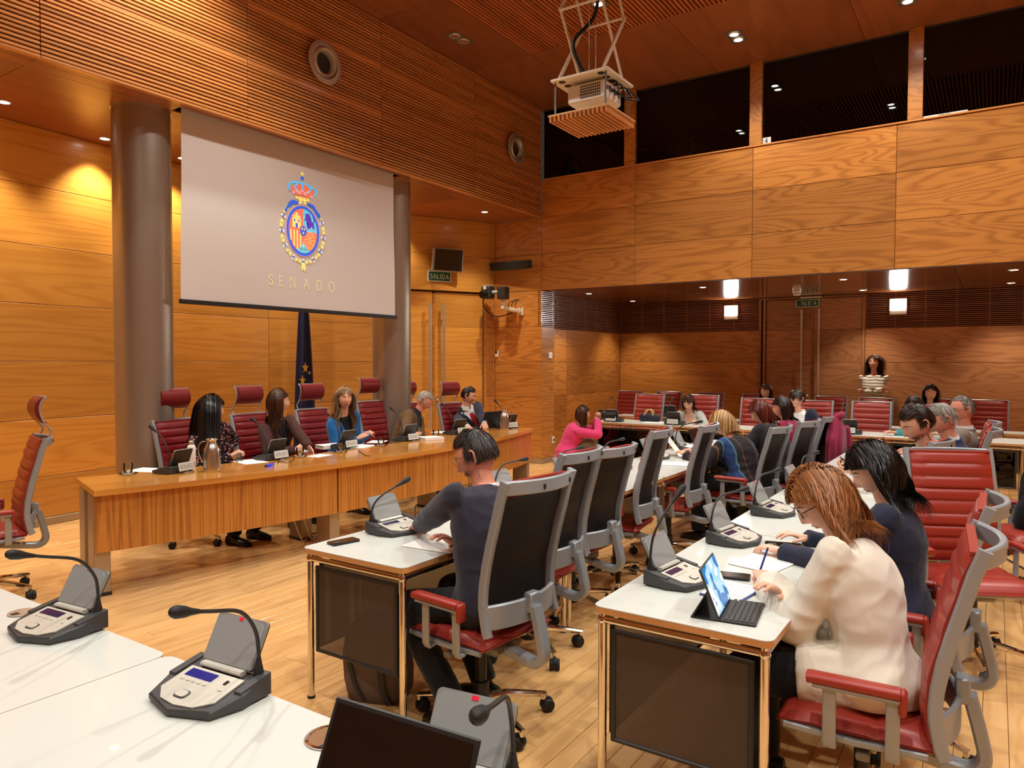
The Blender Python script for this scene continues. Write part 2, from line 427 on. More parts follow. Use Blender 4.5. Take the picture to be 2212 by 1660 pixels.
# ---- front lower wall: gently angled panels, door at the right
FW = [(.73, 6.92), (2.1, 7.68), (4.15, 7.88), (6.17, 7.92), (8.5, 7.645), (9.87, 6.90)]
DA, DB = Vector((8.5, 7.645)), Vector((9.87, 6.90)); DU = (DB-DA).normalized(); DN = Vector((DU.y, -DU.x)); DL = (DB-DA).length
def dpt(s, out=0): p = DA+DU*s+DN*out; return (p.x, p.y)
wf = wallbox('wall_front', (.2, 6.62), (2.1, 7.68), 0, ZS)
for i in range(5):
    bk = wallbox('wall_backing', FW[i], FW[i+1], 0 if i < 4 else 2.75, ZS); bk.parent = wf
    if i < 4:
        for j in range(7): panel(wf, FW[i], FW[i+1], ROWS[j], ROWS[j+1], 'wood_front')
        panel(wf, FW[i], FW[i+1], 0, .08, 'taupe', out=.004, name='skirting')
for z0, z1 in ((2.76, 3.335), (3.335, 3.91)): panel(wf, FW[4], FW[5], z0, z1, 'wood_front')
sJ = DL-.20
for j in range(5): panel(wf, dpt(sJ+.03), dpt(DL), ROWS[j], ROWS[j+1], 'wood_wall')
for s0, w_, o_ in ((sJ, .03, .03), (sJ+.10, .012, .015), (sJ+.15, .02, .02)):
    panel(wf, dpt(s0), dpt(s0+w_), 0, 2.75 if s0 == sJ else 3.9, 'wood_wall', t=.05, out=o_, name='door_jamb')
# door leaves
d1 = empty('door_1', (8.9, 7.42, 0), kind='structure'); iM = Matrix.Translation(-d1.location)
sM = 0.49
def dpanel(parent, s0, s1, z0, z1, mat, **kw):
    return panel(parent, dpt(s0), dpt(s1), z0, z1, mat, off=parent.location, **kw)
for s0, s1 in ((-.05, sM-.02), (sM+.02, sJ)):
    for j in range(5): dpanel(d1, s0, s1, ROWS[j] if j else .01, ROWS[j+1]-(0.02 if j == 4 else 0), 'wood_front', out=-.04, gap=.003, name='door_panel')
dpanel(d1, sM-.02, sM+.02, .01, 2.72, 'wood_wall', out=-.03, name='meeting_stile')
dpanel(d1, -.05, sJ, 0, 2.75, 'seam', out=-.07, name='door_backing')
for s in (.395, .632):
    p = dpt(s, .045); MB().tube([(p[0], p[1], .55), (p[0], p[1], 2.555)], .022, 14).build('pull_handle', MAT['nickel'], d1, 40, M=iM)
    for z in (.8, 2.3):
        q = dpt(s, -.04); MB().tube([(q[0], q[1], z), (p[0], p[1], z)], .01, 8).build('handle_stud', MAT['nickel'], d1, 40, M=iM)
p = dpt(.55, -.02); MB().sphere((p[0], p[1], 1.02), .022).build('lock_knob', MAT['nickel'], d1, 60, M=iM)
# ---- columns
for cx, cy in ((3.69, 6.50), (6.95, 6.48)):
    c = empty('column', (cx, cy, 0), kind='structure')
    MB().cyl((0, 0, ZS/2), .245, ZS, 64).build('steel_cladding', MAT['column_steel'], c, 60)
    a = math.atan2(-cy, -cx)+1.15
    for s in (-1, 1):
        b = a if s > 0 else a+pi; MB().box((.246*cos(b), .246*sin(b), ZS/2), (.004, .004, ZS-.002)).build('cover_seam', MAT['silver_dark'], c)
    MB().lathe([(.246, ZS-.012), (.252, ZS-.012), (.252, ZS-.001), (.246, ZS-.001)], 48, cap=False).build('top_ring', MAT['steel'], c, 40)
# ---- right wall: upper apron panels, return beside the door
wr = MB().box((XR+.075, 1.2, 3.62), (.10, 9.6, 1.72)).build('wall_right', MAT['seam'], kind='structure')
YS = [6.0, 4.41, 2.725, 1.03, -.66, -2.35, -3.6]
for j in range(5, 7):
    for i in range(6): panel(wr, (XR, YS[i]), (XR, YS[i+1]), ROWS[j], ROWS[j+1], 'wood_wall')
for i in range(6): panel(wr, (XR, YS[i]), (XR, YS[i+1]), 3.91, 4.482, 'wood_wall')
MB().box((XR+.05, 1.2, 4.495), (.13, 9.5, .022), ch=.004).build('sill', MAT['wood_slat'], wr)
wrr = MB().box((XR+.06, 6.5, 1.95), (.08, .97, 3.9)).build('wall_right_return', MAT['seam'], kind='structure')
for j in range(7): panel(wrr, (XR, 6.93), (XR, 6.0), ROWS[j], ROWS[j+1], 'wood_wall')
panel(wrr, (XR, 6.93), (XR, 5.998), 0, .08, 'taupe', out=.004, name='skirting')
# ---- interpreters' booths behind glass
PY = [(4.588, 4.42), (2.776, 2.613), (.923, .764), (-.93, -1.09), (-2.75, -2.91)]
edges = [5.99]
for n, (a, b) in enumerate(PY):
    t = MB().box((XR+.04, (a+b)/2, 5.045), (.1, a-b, 1.08), ch=.004).build('trim_%d' % (n+1), MAT['wood_wall'], kind='structure'); edges += [a, b]
edges.append(-3.6)
for n in range(0, len(edges), 2):
    y1, y0 = edges[n], edges[n+1]
    w = MB().box((XR+.06, (y0+y1)/2, 5.045), (.012, y1-y0, 1.08)).build('window_%d' % (n//2+1), MAT['booth_glass'], kind='structure')
    MB().box((0, 0, 0), (.03, y1-y0, .016)).build('glazing_bead', MAT['dark_grey'], w, loc=(XR+.06, (y0+y1)/2, ZC-.012))
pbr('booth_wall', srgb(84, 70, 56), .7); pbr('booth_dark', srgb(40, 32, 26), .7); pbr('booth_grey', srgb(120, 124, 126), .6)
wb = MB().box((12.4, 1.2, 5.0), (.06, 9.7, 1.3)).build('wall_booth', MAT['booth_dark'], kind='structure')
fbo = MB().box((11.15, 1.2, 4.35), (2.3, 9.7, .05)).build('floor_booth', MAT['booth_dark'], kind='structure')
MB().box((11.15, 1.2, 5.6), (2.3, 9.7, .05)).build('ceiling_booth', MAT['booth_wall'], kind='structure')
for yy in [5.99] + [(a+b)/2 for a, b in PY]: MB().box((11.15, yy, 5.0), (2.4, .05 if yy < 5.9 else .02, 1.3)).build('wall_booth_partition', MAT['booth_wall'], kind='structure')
for n, yy in enumerate((5.0, 3.45, 1.6, -.1, -1.9)):
    t = empty('booth_desk', (10.5, yy, 4.375), label='grey interpreter desk behind the booth glass, %s' % ('next to the slatted wall', 'left of the number 4 sign', 'right of the number 4 sign', 'beside the number 3 sign', 'far from the slatted wall')[n], cat='desk')
    MB().box((0, 0, .12), (.5, 1.3, .03)).build('desk_top', MAT['booth_grey'], t)
    MB().prism([(-.2, .0), (.12, .0), (.12, .16)], -.45, .45, Matrix.Translation((-.02, 0, .135)) @ Matrix.Rotation(pi/2, 4, 'X')).build('reflection_wedge', MAT['booth_grey'], t)  # grey wedge modelled for pale shapes that look like reflections in the glass
    for q in (-.5, .5): MB().box((-.2, q, .05), (.03, .04, .12)).build('desk_leg', MAT['booth_dark'], t)
# ---- recess under the booths
XB, YB = 13.2, 6.2
wrl = MB().box((XB+.07, 1.3, 1.4), (.08, 10.2, 2.8)).build('wall_right_lower', MAT['seam'], kind='structure')
BY = [YB, 3.50]; 
GR = [(YB, 3.50), (1.79, -1.2), (-1.2, -3.7)]
for n, (a, b) in enumerate(GR):
    mat = 'wood_wall' if n == 0 else 'wood_dark'
    for j in range(4): panel(wrl, (XB, a), (XB, b), ROWS[j], ROWS[j+1], mat)
    panel(wrl, (XB, a), (XB, b), 0, .08, 'taupe', out=.004, name='skirting')
wsl = MB().box((11.7, YB+.07, 1.4), (3.1, .08, 2.8)).build('wall_recess_side', MAT['seam'], kind='structure')
for a, b in (((10.28, YB), (11.05, YB)), ((11.05, YB), (XB, YB))):
    for j in range(4): panel(wsl, a, b, ROWS[j], ROWS[j+1], 'wood_wall')
    panel(wsl, a, b, 0, .08, 'taupe', out=.004, name='skirting')
wp = MB().box((10.085, 6.06, 1.38), (.36, .07, 2.76)).build('wall_pillar', MAT['seam'], kind='structure')
for j in range(4): panel(wp, (XR, 6.0), (10.28, 6.0), ROWS[j], ROWS[j+1], 'wood_wall'); panel(wp, (10.28, 6.0), (10.28, YB), ROWS[j], ROWS[j+1], 'wood_wall')
panel(wp, (XR-.002, 6.0), (10.28, 6.0), 0, .08, 'taupe', out=.004, name='skirting')
NG = 19; gz = (ZR-2.19)/NG
def grille(name, a, b, nb, parent, mat='wood_slat_dark'):
    a = Vector(a); b = Vector(b); d = (b-a); w = d.length; u = d.normalized(); n = Vector((u.y, -u.x)); c = (a+b)/2
    g = link(name, MB().box((0, .05, 0), (w, .012, ZR-2.19)).mesh(name, MAT['void']), parent)
    g.matrix_local = Matrix(((u.x, -n.x, 0, c.x), (u.y, -n.y, 0, c.y), (0, 0, 1, (ZR+2.19)/2), (0, 0, 0, 1)))
    me = MB().box((0, 0, 0), (w, .022, .0145), ch=.002).mesh('slat', MAT[mat])
    for j in range(NG): link('slat', me, g, loc=(0, .011, -(ZR-2.19)/2+gz*(j+.5)))
    bm_ = MB().box((0, 0, 0), (.022, .012, ZR-2.19)).mesh('batten', MAT[mat])
    for k in range(nb+1): link('batten', bm_, g, loc=(-w/2+.011+(w-.022)*k/nb, .03, 0))
grille('vent_grille', (XR, 6.0), (10.28, 6.0), 1, wp)
grille('vent_grille', (10.28, YB), (XB, YB), 6, wsl)
grille('vent_grille', (XB, YB), (XB, 3.50), 6, wrl)
grille('vent_grille', (XB, 1.79), (XB, -1.2), 7, wrl)
grille('vent_grille', (XB, -1.2), (XB, -3.7), 6, wrl)
d2 = empty('door_2', (XB, 2.62, 0), kind='structure'); iM = Matrix.Translation(-d2.location)
def p2(parent, y0, y1, z0, z1, mat, **kw):
    return panel(parent, (XB, y0), (XB, y1), z0, z1, mat, off=parent.location, **kw)
for a, b in ((3.38, 2.64), (2.60, 1.84)):
    for j in range(5): p2(d2, a, b, ROWS[j] if j else .01, ROWS[j+1]-(.04 if j == 4 else 0), 'wood_dark', out=-.02, gap=.003, name='door_panel')
p2(d2, 2.64, 2.60, .01, 2.72, 'wood_dark', out=-.01, name='meeting_stile')
for a, b in ((3.50, 3.46), (3.43, 3.385), (1.835, 1.79)): p2(d2, a, b, 0, 2.755, 'wood_dark', t=.05, out=.02, name='door_jamb')
p2(d2, 3.5, 1.79, 2.725, 2.757, 'wood_dark', t=.05, out=.015, name='door_head')
for y in (2.771, 2.495):
    MB().tube([(XB-.07, y, .55), (XB-.07, y, 2.53)], .02, 12).build('pull_handle', MAT['nickel'], d2, 40, M=iM)
    for z in (.8, 2.3): MB().tube([(XB-.07, y, z), (XB+.02, y, z)], .009, 8).build('handle_stud', MAT['nickel'], d2, 40, M=iM)
MB().sphere((XB-.01, 2.68, 1.05), .03).build('lock_knob', MAT['nickel'], d2, 60, M=iM)
MB().box((XB-.05, 2.62, 2.735), (.1, .34, .035), ch=.006).build('door_closer', MAT['nickel'], d2, M=iM)
crs = empty('ceiling_recess', (11.5, 1.3, ZR), kind='structure')
ry = [6.2, 4.28, 2.35, .42, -1.5, -3.7]
for i in range(5):
    for x0, x1 in ((XR+.02, 11.55), (11.55, XB)): cpan(crs, x0, x1, ry[i+1], ry[i], ZR, 'wood_soffit')
MB().box((11.55, 1.3, ZR+.06), (3.3, 9.9, .04)).build('backing', MAT['void'], crs, M=Matrix.Translation(-crs.location))
# ---- main ceiling
ce = empty('ceiling', (4, 2, ZC), kind='structure')
CX = [-3.2, -1.0, .82, 2.64, 4.46, 6.24, 8.03]
for i in range(6): cpan(ce, CX[i], CX[i+1], 5.05, 6.05, ZC, 'wood_ceiling')
for a, b in ((6.05, 5.05), (5.05, 3.22), (3.22, 1.4), (1.4, -.42), (-.42, -2.24), (-2.24, -3.7)): cpan(ce, 8.03, XR+.06, b, a, ZC, 'wood_ceiling')
MB().box((3.4, 1.2, ZC+.09), (13.4, 9.9, .04)).build('backing', MAT['void'], ce, M=Matrix.Translation(-ce.location))
cs = {}; stuff = MB(); pc = .0495
PJ = (4.86, 5.74, 2.32, 3.06)     # opening of the projector lift
for j in range(int((5.05+3.7)/pc)):
    y = 5.05-pc*(j+.5)
    segs = [(2.64, 4.46), (4.46, 6.24), (6.24, 8.03)] if y > .4 else []
    for a, b in ((-3.2, 2.64),) if segs else ((-3.2, 8.03),): stuff.box(((a+b)/2, y, ZC+.02), (b-a-.004, .028, .04))
    for a, b in segs:
        if a < 5 < b and PJ[2] < y < PJ[3]:
            stuff.box(((a+PJ[0])/2, y, ZC+.02), (PJ[0]-a, .028, .04)); stuff.box(((b+PJ[1])/2, y, ZC+.02), (b-PJ[1], .028, .04)); continue
        k = round(b-a, 3)
        if k not in cs: cs[k] = MB().box((0, 0, 0), (b-a-.004, .028, .04), ch=.002).mesh('slat', MAT['wood_slat_ceiling'])
        link('slat', cs[k], ce, loc=Vector(((a+b)/2, y, ZC+.02))-ce.location)
stuff.build('slat_field', MAT['wood_slat_ceiling'], ce, M=Matrix.Translation(-ce.location), kind='stuff')
# ---- walls behind the camera
wl = MB().box((-3.25, 2.2, 2.8), (.1, 12.4, 5.7)).build('wall_left', MAT['wood_wall'], kind='structure')
wbk = MB().box((5.0, -3.75, 2.8), (16.6, .1, 5.7)).build('wall_back', MAT['wood_wall'], kind='structure')
MB().box((-1.2, 7.2, 2.8), (4.2, .1, 5.7)).build('wall_front_side', MAT['wood_wall'], kind='structure')
# ---- lamps: double ceiling spots, round soffit downlights, emergency lamps
def ceil_lamp(x, y, on, rot, label):
    t = empty('ceiling_spotlight', (x, y, ZC), rot, label=label, cat='light', group='double ceiling spotlights')
    MB().prism(rrect(.36, .19, .004, 1), -.006, .004).build('trim_frame', MAT['silver_dark'], t)
    for s in (-1, 1):
        l = MB().lathe([(.075, -.007), (.07, -.012), (.05, -.014), (.048, -.008)], 18, Matrix.Translation((s*.085, 0, 0)), cap=False).build('lamp_ring', MAT['nickel'], t, 60)
        MB().lathe([(.05, -.009), (.02, -.0085), (0, -.008)], 18, Matrix.Translation((s*.085, 0, 0)), cap=False).build('lamp_lens', MAT['lamp_bright' if on else 'lamp_off'], l, 60)
    if on: spot((x, y, ZC-.05), P_CEIL*(1 if x < 8 else .6), NEUT, 128, .7, rad=.07)
def where(n, on): return '%s double spotlight in the ceiling, %s' % ('lit' if on else 'unlit', n)
ceil_lamp(7.14, 5.53, False, 0, where('set in the plain band beside the slatted front wall', False))
ceil_lamp(3.5, 5.53, True, 0, where('in the plain band above the screen', True))
ceil_lamp(8.95, 2.69, True, 0, where('before the booth with the single digit card', True))
ceil_lamp(9.02, .87, True, 0, where('before the booth with the language card', True))
ceil_lamp(8.97, -.95, True, 0, where('past the booth with the language card', True))
ceil_lamp(7.21, 3.71, True, 0, where('among the ceiling slats behind the projector lift', True))
for x, y in ((7.2, 1.4), (7.2, -.9), (4.2, 4.3), (4.2, .4), (4.2, -1.9), (1.4, 3.7), (1.4, .6), (1.4, -2.0), (-1.2, 2.6), (-1.2, -1.2)):
    ceil_lamp(x, y, True, 0, where('among the ceiling slats over the desks', True))
def downlight(x, y, z, power, label, group, r=.045, aim=(0, 0, -1), ang=95, on=True):
    t = empty('downlight', (x, y, z), label=label, cat='light', group=group)
    MB().lathe([(r+.014, .001), (r+.012, -.004), (r, -.005), (r-.002, .001)], 20, cap=False).build('rim', MAT['nickel'], t, 60)
    MB().lathe([(r, -.003), (0, -.0035)], 20, cap=False).build('lens', MAT['lamp_glow'], t, 60)
    spot((x, y, z-.02), power, WARM, ang, .8, aim, .03)
for x in (2.0, 2.908, 3.947, 4.80, 5.65, 6.5, 7.35, 8.2): downlight(x, 7.63 if x > 3 else 7.3, ZS, P_WASH, 'small round downlight in the soffit over the front panelled wall', 'front soffit downlights')
downlight(9.036, 6.508, ZS, P_WASH, 'small round downlight in the soffit in front of the door beside the stage', 'front soffit downlights')
for y in (5.62, 3.69, 1.74, -.17, -2.1):
    downlight(10.75, y, ZR, P_REC, 'round downlight in the low glossy soffit, outer row over the far desk', 'low soffit downlights', aim=(0, 0, -1))
    if abs(y-3.69) > .1: downlight(12.50, y, ZR, P_REC, 'round downlight in the low glossy soffit, inner row by the far wall', 'low soffit downlights', aim=(.1, 0, -1))
for n, y in enumerate((3.99, 1.31)):
    t = empty('emergency_lamp', (XB-.03, y, 2.53), label='bright square emergency lamp on the wall grille %s of the far door' % ('left', 'right')[n], cat='lamp', group='emergency lamps')
    MB().box((0, 0, 0), (.06, .25, .26), ch=.01).build('housing', MAT['white_plastic'], t)
    MB().box((-.033, 0, .028), (.006, .23, .17)).build('diffuser', MAT['lamp_bright'], t)
    l = bpy.data.lights.new('lamp_light', 'AREA'); l.energy = P_EMER; l.size = .2; l.color = (1, .95, .85)
    o = bpy.data.objects.new('lamp_light', l); COL.objects.link(o); o.location = (XB-.075, y, 2.55); o.rotation_euler = Vector((-1, 0, 0)).to_track_quat('-Z', 'Y').to_euler()
# ============================================================ CHAIRS
def prof(z):   # y of the back plane at height z (chair frame, sitter looks along +Y)
    pts = [(.46, -.235), (.52, -.215), (.60, -.203), (.70, -.210), (.85, -.245), (1.0, -.285), (1.12, -.325)]
    for (a, ya), (b, yb) in zip(pts, pts[1:]):
        if z <= b: t = (z-a)/(b-a); t = t*t*(3-2*t)*.5+t*.5; return ya+(yb-ya)*t
    return pts[-1][1]
def chair_meshes():
    D = {}
    # seat cushion with cross seams
    nx, ny = 18, 22; w, d = .47, .47; top = []
    for j in range(ny+1):
        v = j/ny; y = -.225+d*v
        for i in range(nx+1):
            u = i/nx*2-1; x = u*w/2*(1-.06*max(0, v-.8)*5*.5)
            edge = (1-abs(u)**6)*(1-abs(2*v-1)**8)
            z = .455+.038*max(edge, 0)**.5 - .03*max(0, v-.75)**2*10
            z -= .006*math.exp(-((v-.36)/.012)**2)+.006*math.exp(-((v-.68)/.012)**2)
            top.append((x, y, z))
    m = MB(); F = [(j*(nx+1)+i, j*(nx+1)+i+1, (j+1)*(nx+1)+i+1, (j+1)*(nx+1)+i) for j in range(ny) for i in range(nx)]
    m.add(top, F); m.box((0, .01, .447), (.455, .455, .018), ch=.006)
    D['seat'] = m.mesh('seat', MAT['red_leather'], 60)
    # leather back with quilted channels, flat between the rails
    nx, nz = 10, 66; z0, z1 = .485, 1.105; fr = []; bk = []
    for k in range(nz+1):
        z = z0+(z1-z0)*k/nz; ch = ((k/nz)*9) % 1.0; b = .016*(1-abs(2*ch-1)**5)
        for i in range(nx+1):
            u = i/nx*2-1; e = 1-abs(u)**10
            fr.append((u*.217, prof(z)+.012+b*e+.004, z)); bk.append((u*.217, prof(z)+.004, z))
    m = MB(); q = nx+1; F = [(k*q+i, k*q+i+1, (k+1)*q+i+1, (k+1)*q+i) for k in range(nz) for i in range(nx)]
    m.add(fr, F); m.add(bk, [f[::-1] for f in F])
    for side in (0, nx):
        m.add([fr[k*q+side] for k in range(nz+1)]+[bk[k*q+side] for k in range(nz+1)], [(k, k+1, nz+2+k, nz+1+k) for k in range(nz)])
    m.strip([(-.217, prof(1.105)+.012, 1.105), (.217, prof(1.105)+.012, 1.105)], .026, .012)
    D['backrest'] = m.mesh('backrest', MAT['red_leather'], 50)
    m = MB(); B2 = []
    for k in range(nz+1):
        z = .56+(1.045-.56)*k/nz
        for i in range(nx+1): u = i/nx*2-1; B2.append((u*.205, prof(z)-.002-.02*(1-u*u), z))
    m.add(B2, F); D['back_lining'] = m.mesh('back_lining', MAT['back_mesh'], 60)
    # silver frame: side rails, bowed top bar with slots, bowed lower plate
    m = MB()
    zs = [.47, .5, .54, .58, .62, .68, .76, .85, .95, 1.04, 1.12]
    m.strip([(0, prof(z)-.012, z) for z in zs], .030, .040, up=(0, 1, 0), ch=.006)
    D['side_rail'] = m.mesh('side_rail', MAT['silver_paint'], 40)
    def bow(z, amt, n=14): return [(u*.229, prof(z)-.014-amt*(1-u*u), z) for u in [-1+2*i/n for i in range(n+1)]]
    m = MB(); m.strip(bow(1.092, .062), .022, .058, ch=.005)
    for u in (-.28, .62): m.mat(MAT['silver_paint'])
    D['top_bar'] = m.mesh('top_bar', None, 40); D['top_bar'].materials.append(MAT['silver_paint'])
    m = MB(); m.box((0, 0, 0), (.011, .012, .022), ch=.002); D['slot'] = m.mesh('slot', MAT['black_plastic'])
    m = MB(); m.strip(bow(.545, .055), .02, .105, ch=.006); D['lower_plate'] = m.mesh('lower_plate', MAT['silver_paint'], 40)
    # support bar: out from under the seat, round the corner and up to the lower plate
    m = MB(); m.strip(catmull([(0, -.06, .375), (0, -.22, .345), (0, -.315, .335), (0, -.355, .375), (0, -.345, .45), (0, -.312, .58)], 5), .058, .042, up=(0, .3, 1), ch=.008)
    m.box((0, -.292, .595), (.066, .045, .085), ch=.006)
    D['back_support'] = m.mesh('back_support', MAT['silver_paint'], 40)
    m = MB(); m.box((0, .02, .425), (.42, .40, .022), ch=.008); m.strip([(-.225, -.2, .43), (-.235, 0, .425), (-.225, .22, .43)], .02, .022, ch=.004); m.strip([(.225, -.2, .43), (.235, 0, .425), (.225, .22, .43)], .02, .022, ch=.004)
    D['seat_shell'] = m.mesh('seat_shell', MAT['silver_paint'], 40)
    m = MB(); m.box((0, -.03, .385), (.17, .26, .06), ch=.015); m.strip([(-.24, -.02, .385), (.24, -.02, .385)], .04, .025, ch=.006)
    D['tilt_mechanism'] = m.mesh('tilt_mechanism', MAT['silver_dark'], 40)
    m = MB(); m.cyl((0, 0, .24), .026, .26, 16); m.cyl((0, 0, .13), .036, .12, 16); m.cyl((0, 0, .085), .045, .05, 16, ch=.006)
    D['gas_column'] = m.mesh('gas_column', MAT['black_plastic'], 40)
    m = MB(); m.strip([(0, .02, .105), (0, .12, .112), (0, .22, .098), (0, .315, .082)], [.052, .044, .036, .03], [.036, .032, .026, .02], ch=.008); m.cyl((0, .305, .075), .013, .03, 10)
    D['base_arm'] = m.mesh('base_arm', MAT['chrome'], 40)
    m = MB()
    for s in (-1, 1): m.lathe([(.004, -.011), (.026, -.011), (.03, -.006), (.03, .006), (.026, .011), (.004, .011)], 16, Matrix.Translation((s*.016, -.018, .03)) @ Matrix.Rotation(pi/2, 4, 'Y'))
    m.lathe([(.03, -.009), (.032, 0), (.03, .009)], 12, Matrix.Translation((0, -.016, .038)) @ Matrix.Rotation(pi/2, 4, 'Y')); m.cyl((0, 0, .058), .01, .03, 8)
    D['caster'] = m.mesh('caster', MAT['black_rubber'], 40)
    for s, n in ((-1, 'L'), (1, 'R')):
        m = MB(); x = s*.272
        for yy in (.075, -.105): m.strip([(s*.232, yy, .412), (s*.262, yy, .407), (x, yy, .424), (x, yy, .605)], .013, .040, up=(0, 1, 0), ch=.003)
        m.strip([(x, -.128, .606), (x, .125, .606)], .042, .016, ch=.004)
        D['arm_frame'+n] = m.mesh('arm_frame', MAT['silver_paint'], 40)
        m = MB(); m.strip([(x, -.125, .626), (x, .13, .626), (x, .142, .624)], .056, .030, up=(0, 0, 1), ch=.009); m.box((x, -.132, .600), (.052, .024, .08), ch=.009)
        D['armrest'+n] = m.mesh('armrest', MAT['red_leather'], 50)
    # headrest
    m = MB(); pr = [(-.345, 1.22), (-.322, 1.245), (-.300, 1.285), (-.296, 1.33), (-.312, 1.375), (-.342, 1.40)]; A = []; n = len(pr)
    crv = catmull([(0, y, z) for y, z in pr], 4)
    rs = [[(sx*.158, c.y+off, c.z) for c, off in [(c, .016) for c in crv]+[(c, -.012) for c in crv[::-1]]] for sx in (-1, -.97, -.5, 0, .5, .97, 1)]
    m.rings(rs); D['headrest'] = m.mesh('headrest', MAT['red_leather_dark'], 50)
    m = MB(); m.add([(s*.135, c.y-.0135, c.z) for c in crv[3:-3] for s in (-1, 1)], [(2*i, 2*i+1, 2*i+3, 2*i+2) for i in range(len(crv)-7)]); D['headrest_lining'] = m.mesh('headrest_lining', MAT['back_mesh'], 60)
    m = MB()
    for s in (-1, 1): m.strip(catmull([(s*.165, -.345, 1.09), (s*.165, -.375, 1.15), (s*.165, -.368, 1.18), (s*.165, -.335, 1.225), (s*.165, -.314, 1.285), (s*.165, -.31, 1.335), (s*.165, -.325, 1.38), (s*.165, -.35, 1.402)], 4), .014, .012, up=(0, 1, 0), ch=.002)
    m.strip([(-.165, -.352, 1.40), (.165, -.352, 1.40)], .012, .012); m.strip([(-.165, -.338, 1.222), (.165, -.338, 1.222)], .01, .012)
    D['headrest_strut'] = m.mesh('headrest_strut', MAT['silver_paint'], 40)
    return D
CM = chair_meshes()
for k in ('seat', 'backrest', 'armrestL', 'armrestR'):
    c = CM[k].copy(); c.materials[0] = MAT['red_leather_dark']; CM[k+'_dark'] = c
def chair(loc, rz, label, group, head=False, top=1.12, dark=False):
    """rz: direction the sitter faces, degrees from +X; top: height of the back"""
    t = empty('conference_chair', (loc[0], loc[1], 0), RAD(rz)-pi/2, label=label, cat='chair', group=group)
    dzv = top-1.12; sx = '_dark' if dark else ''
    for k in ('seat', 'backrest', 'back_lining', 'side_rail', 'top_bar', 'slot', 'lower_plate', 'back_support', 'seat_shell', 'tilt_mechanism', 'gas_column'):
        z = dzv if k != 'gas_column' else dzv*.3
        kk = k+sx if k+sx in CM else k
        if k in ('seat', 'seat_shell', 'tilt_mechanism', 'gas_column'): z = 0
        if k == 'side_rail':
            for s in (-1, 1): link('side_rail', CM[k], t, loc=(s*.229, 0, z))
        elif k == 'slot':
            for u in (-.25, .66): link('slot', CM[k], t, loc=(u*.229, prof(1.09)-.026-.062*(1-u*u), 1.088+z))
        elif k == 'back_support': link(k, CM[k], t, loc=(0, 0, z*.5))
        else: link(k, CM[kk], t, loc=(0, 0, z))
    for n in 'LR':
        f = link('arm_frame', CM['arm_frame'+n], t); link('armrest', CM['armrest'+n+sx], f)
    a0 = random.random()*1.2
    for i in range(5):
        b = link('base_arm', CM['base_arm'], t, rot=(0, 0, a0+2*pi*i/5)); link('caster', CM['caster'], b, loc=(0, .305, 0), rot=(0, 0, random.random()*6))
    if head:
        for k in ('headrest', 'headrest_lining', 'headrest_strut'): link(k, CM[k], t, loc=(0, 0, dzv))
    return t
def chair_at_back(px, Y, rz, label, group, top, **kw):
    """place so that the middle of the back's top bar is at plan (px, Y)"""
    a = RAD(rz); return chair((px+cos(a)*.36, Y+sin(a)*.36), rz, label, group, top=top, **kw)
# --- first row, facing the dais
g1 = 'conference chairs at the first desk row'
chair_at_back(2.60, 1.56, 84, 'red and silver chair of the man writing in a dark suit', g1, 1.16)
chair_at_back(3.48, 1.83, 92, 'empty chair next to the suited man, at the first desk row', g1, 1.16)
chair_at_back(4.15, 1.93, 88, 'empty chair second from the suited man along the first row', g1, 1.11)
chair_at_back(4.91, 1.95, 97, 'empty chair third from the suited man, standing apart from the others', g1, 1.16)
chair_at_back(5.78, 1.89, 95, 'empty chair right beside the blonde woman', g1, 1.135)
chair_at_back(6.50, 1.50, 84, 'chair of the blonde woman, its red armrest sticking out', g1, 1.085)
chair_at_back(7.27, 1.42, 80, 'chair of the woman with red-brown hair and dark cape', g1, 1.085)
chair_at_back(8.02, 1.36, 84, 'chair with a magenta coat over its back', g1, 1.085)
g2 = 'conference chairs at the second desk row'
chair_at_back(2.76, .0, 93, 'chair of the woman in the white blazer, red armrest in front', g2, 1.085)
chair_at_back(3.52, -.02, 90, 'chair of the black haired woman in navy', g2, 1.085)
chair((4.68, .08), 206, 'empty chair turned round beside the woman in navy, red seat and back showing', g2, top=1.13)
chair_at_back(5.62, .26, 80, 'chair of the young bearded man with a phone', g2, 1.12)
chair_at_back(6.75, -.02, 88, 'chair of the grey haired man in a navy suit', g2, 1.12)
chair_at_back(7.9, -.02, 95, 'chair of the man with glasses and grey jacket', g2, 1.10)
chair_at_back(6.25, -.62, 110, 'empty chair with a bag on it behind the grey haired man', g2, 1.10)
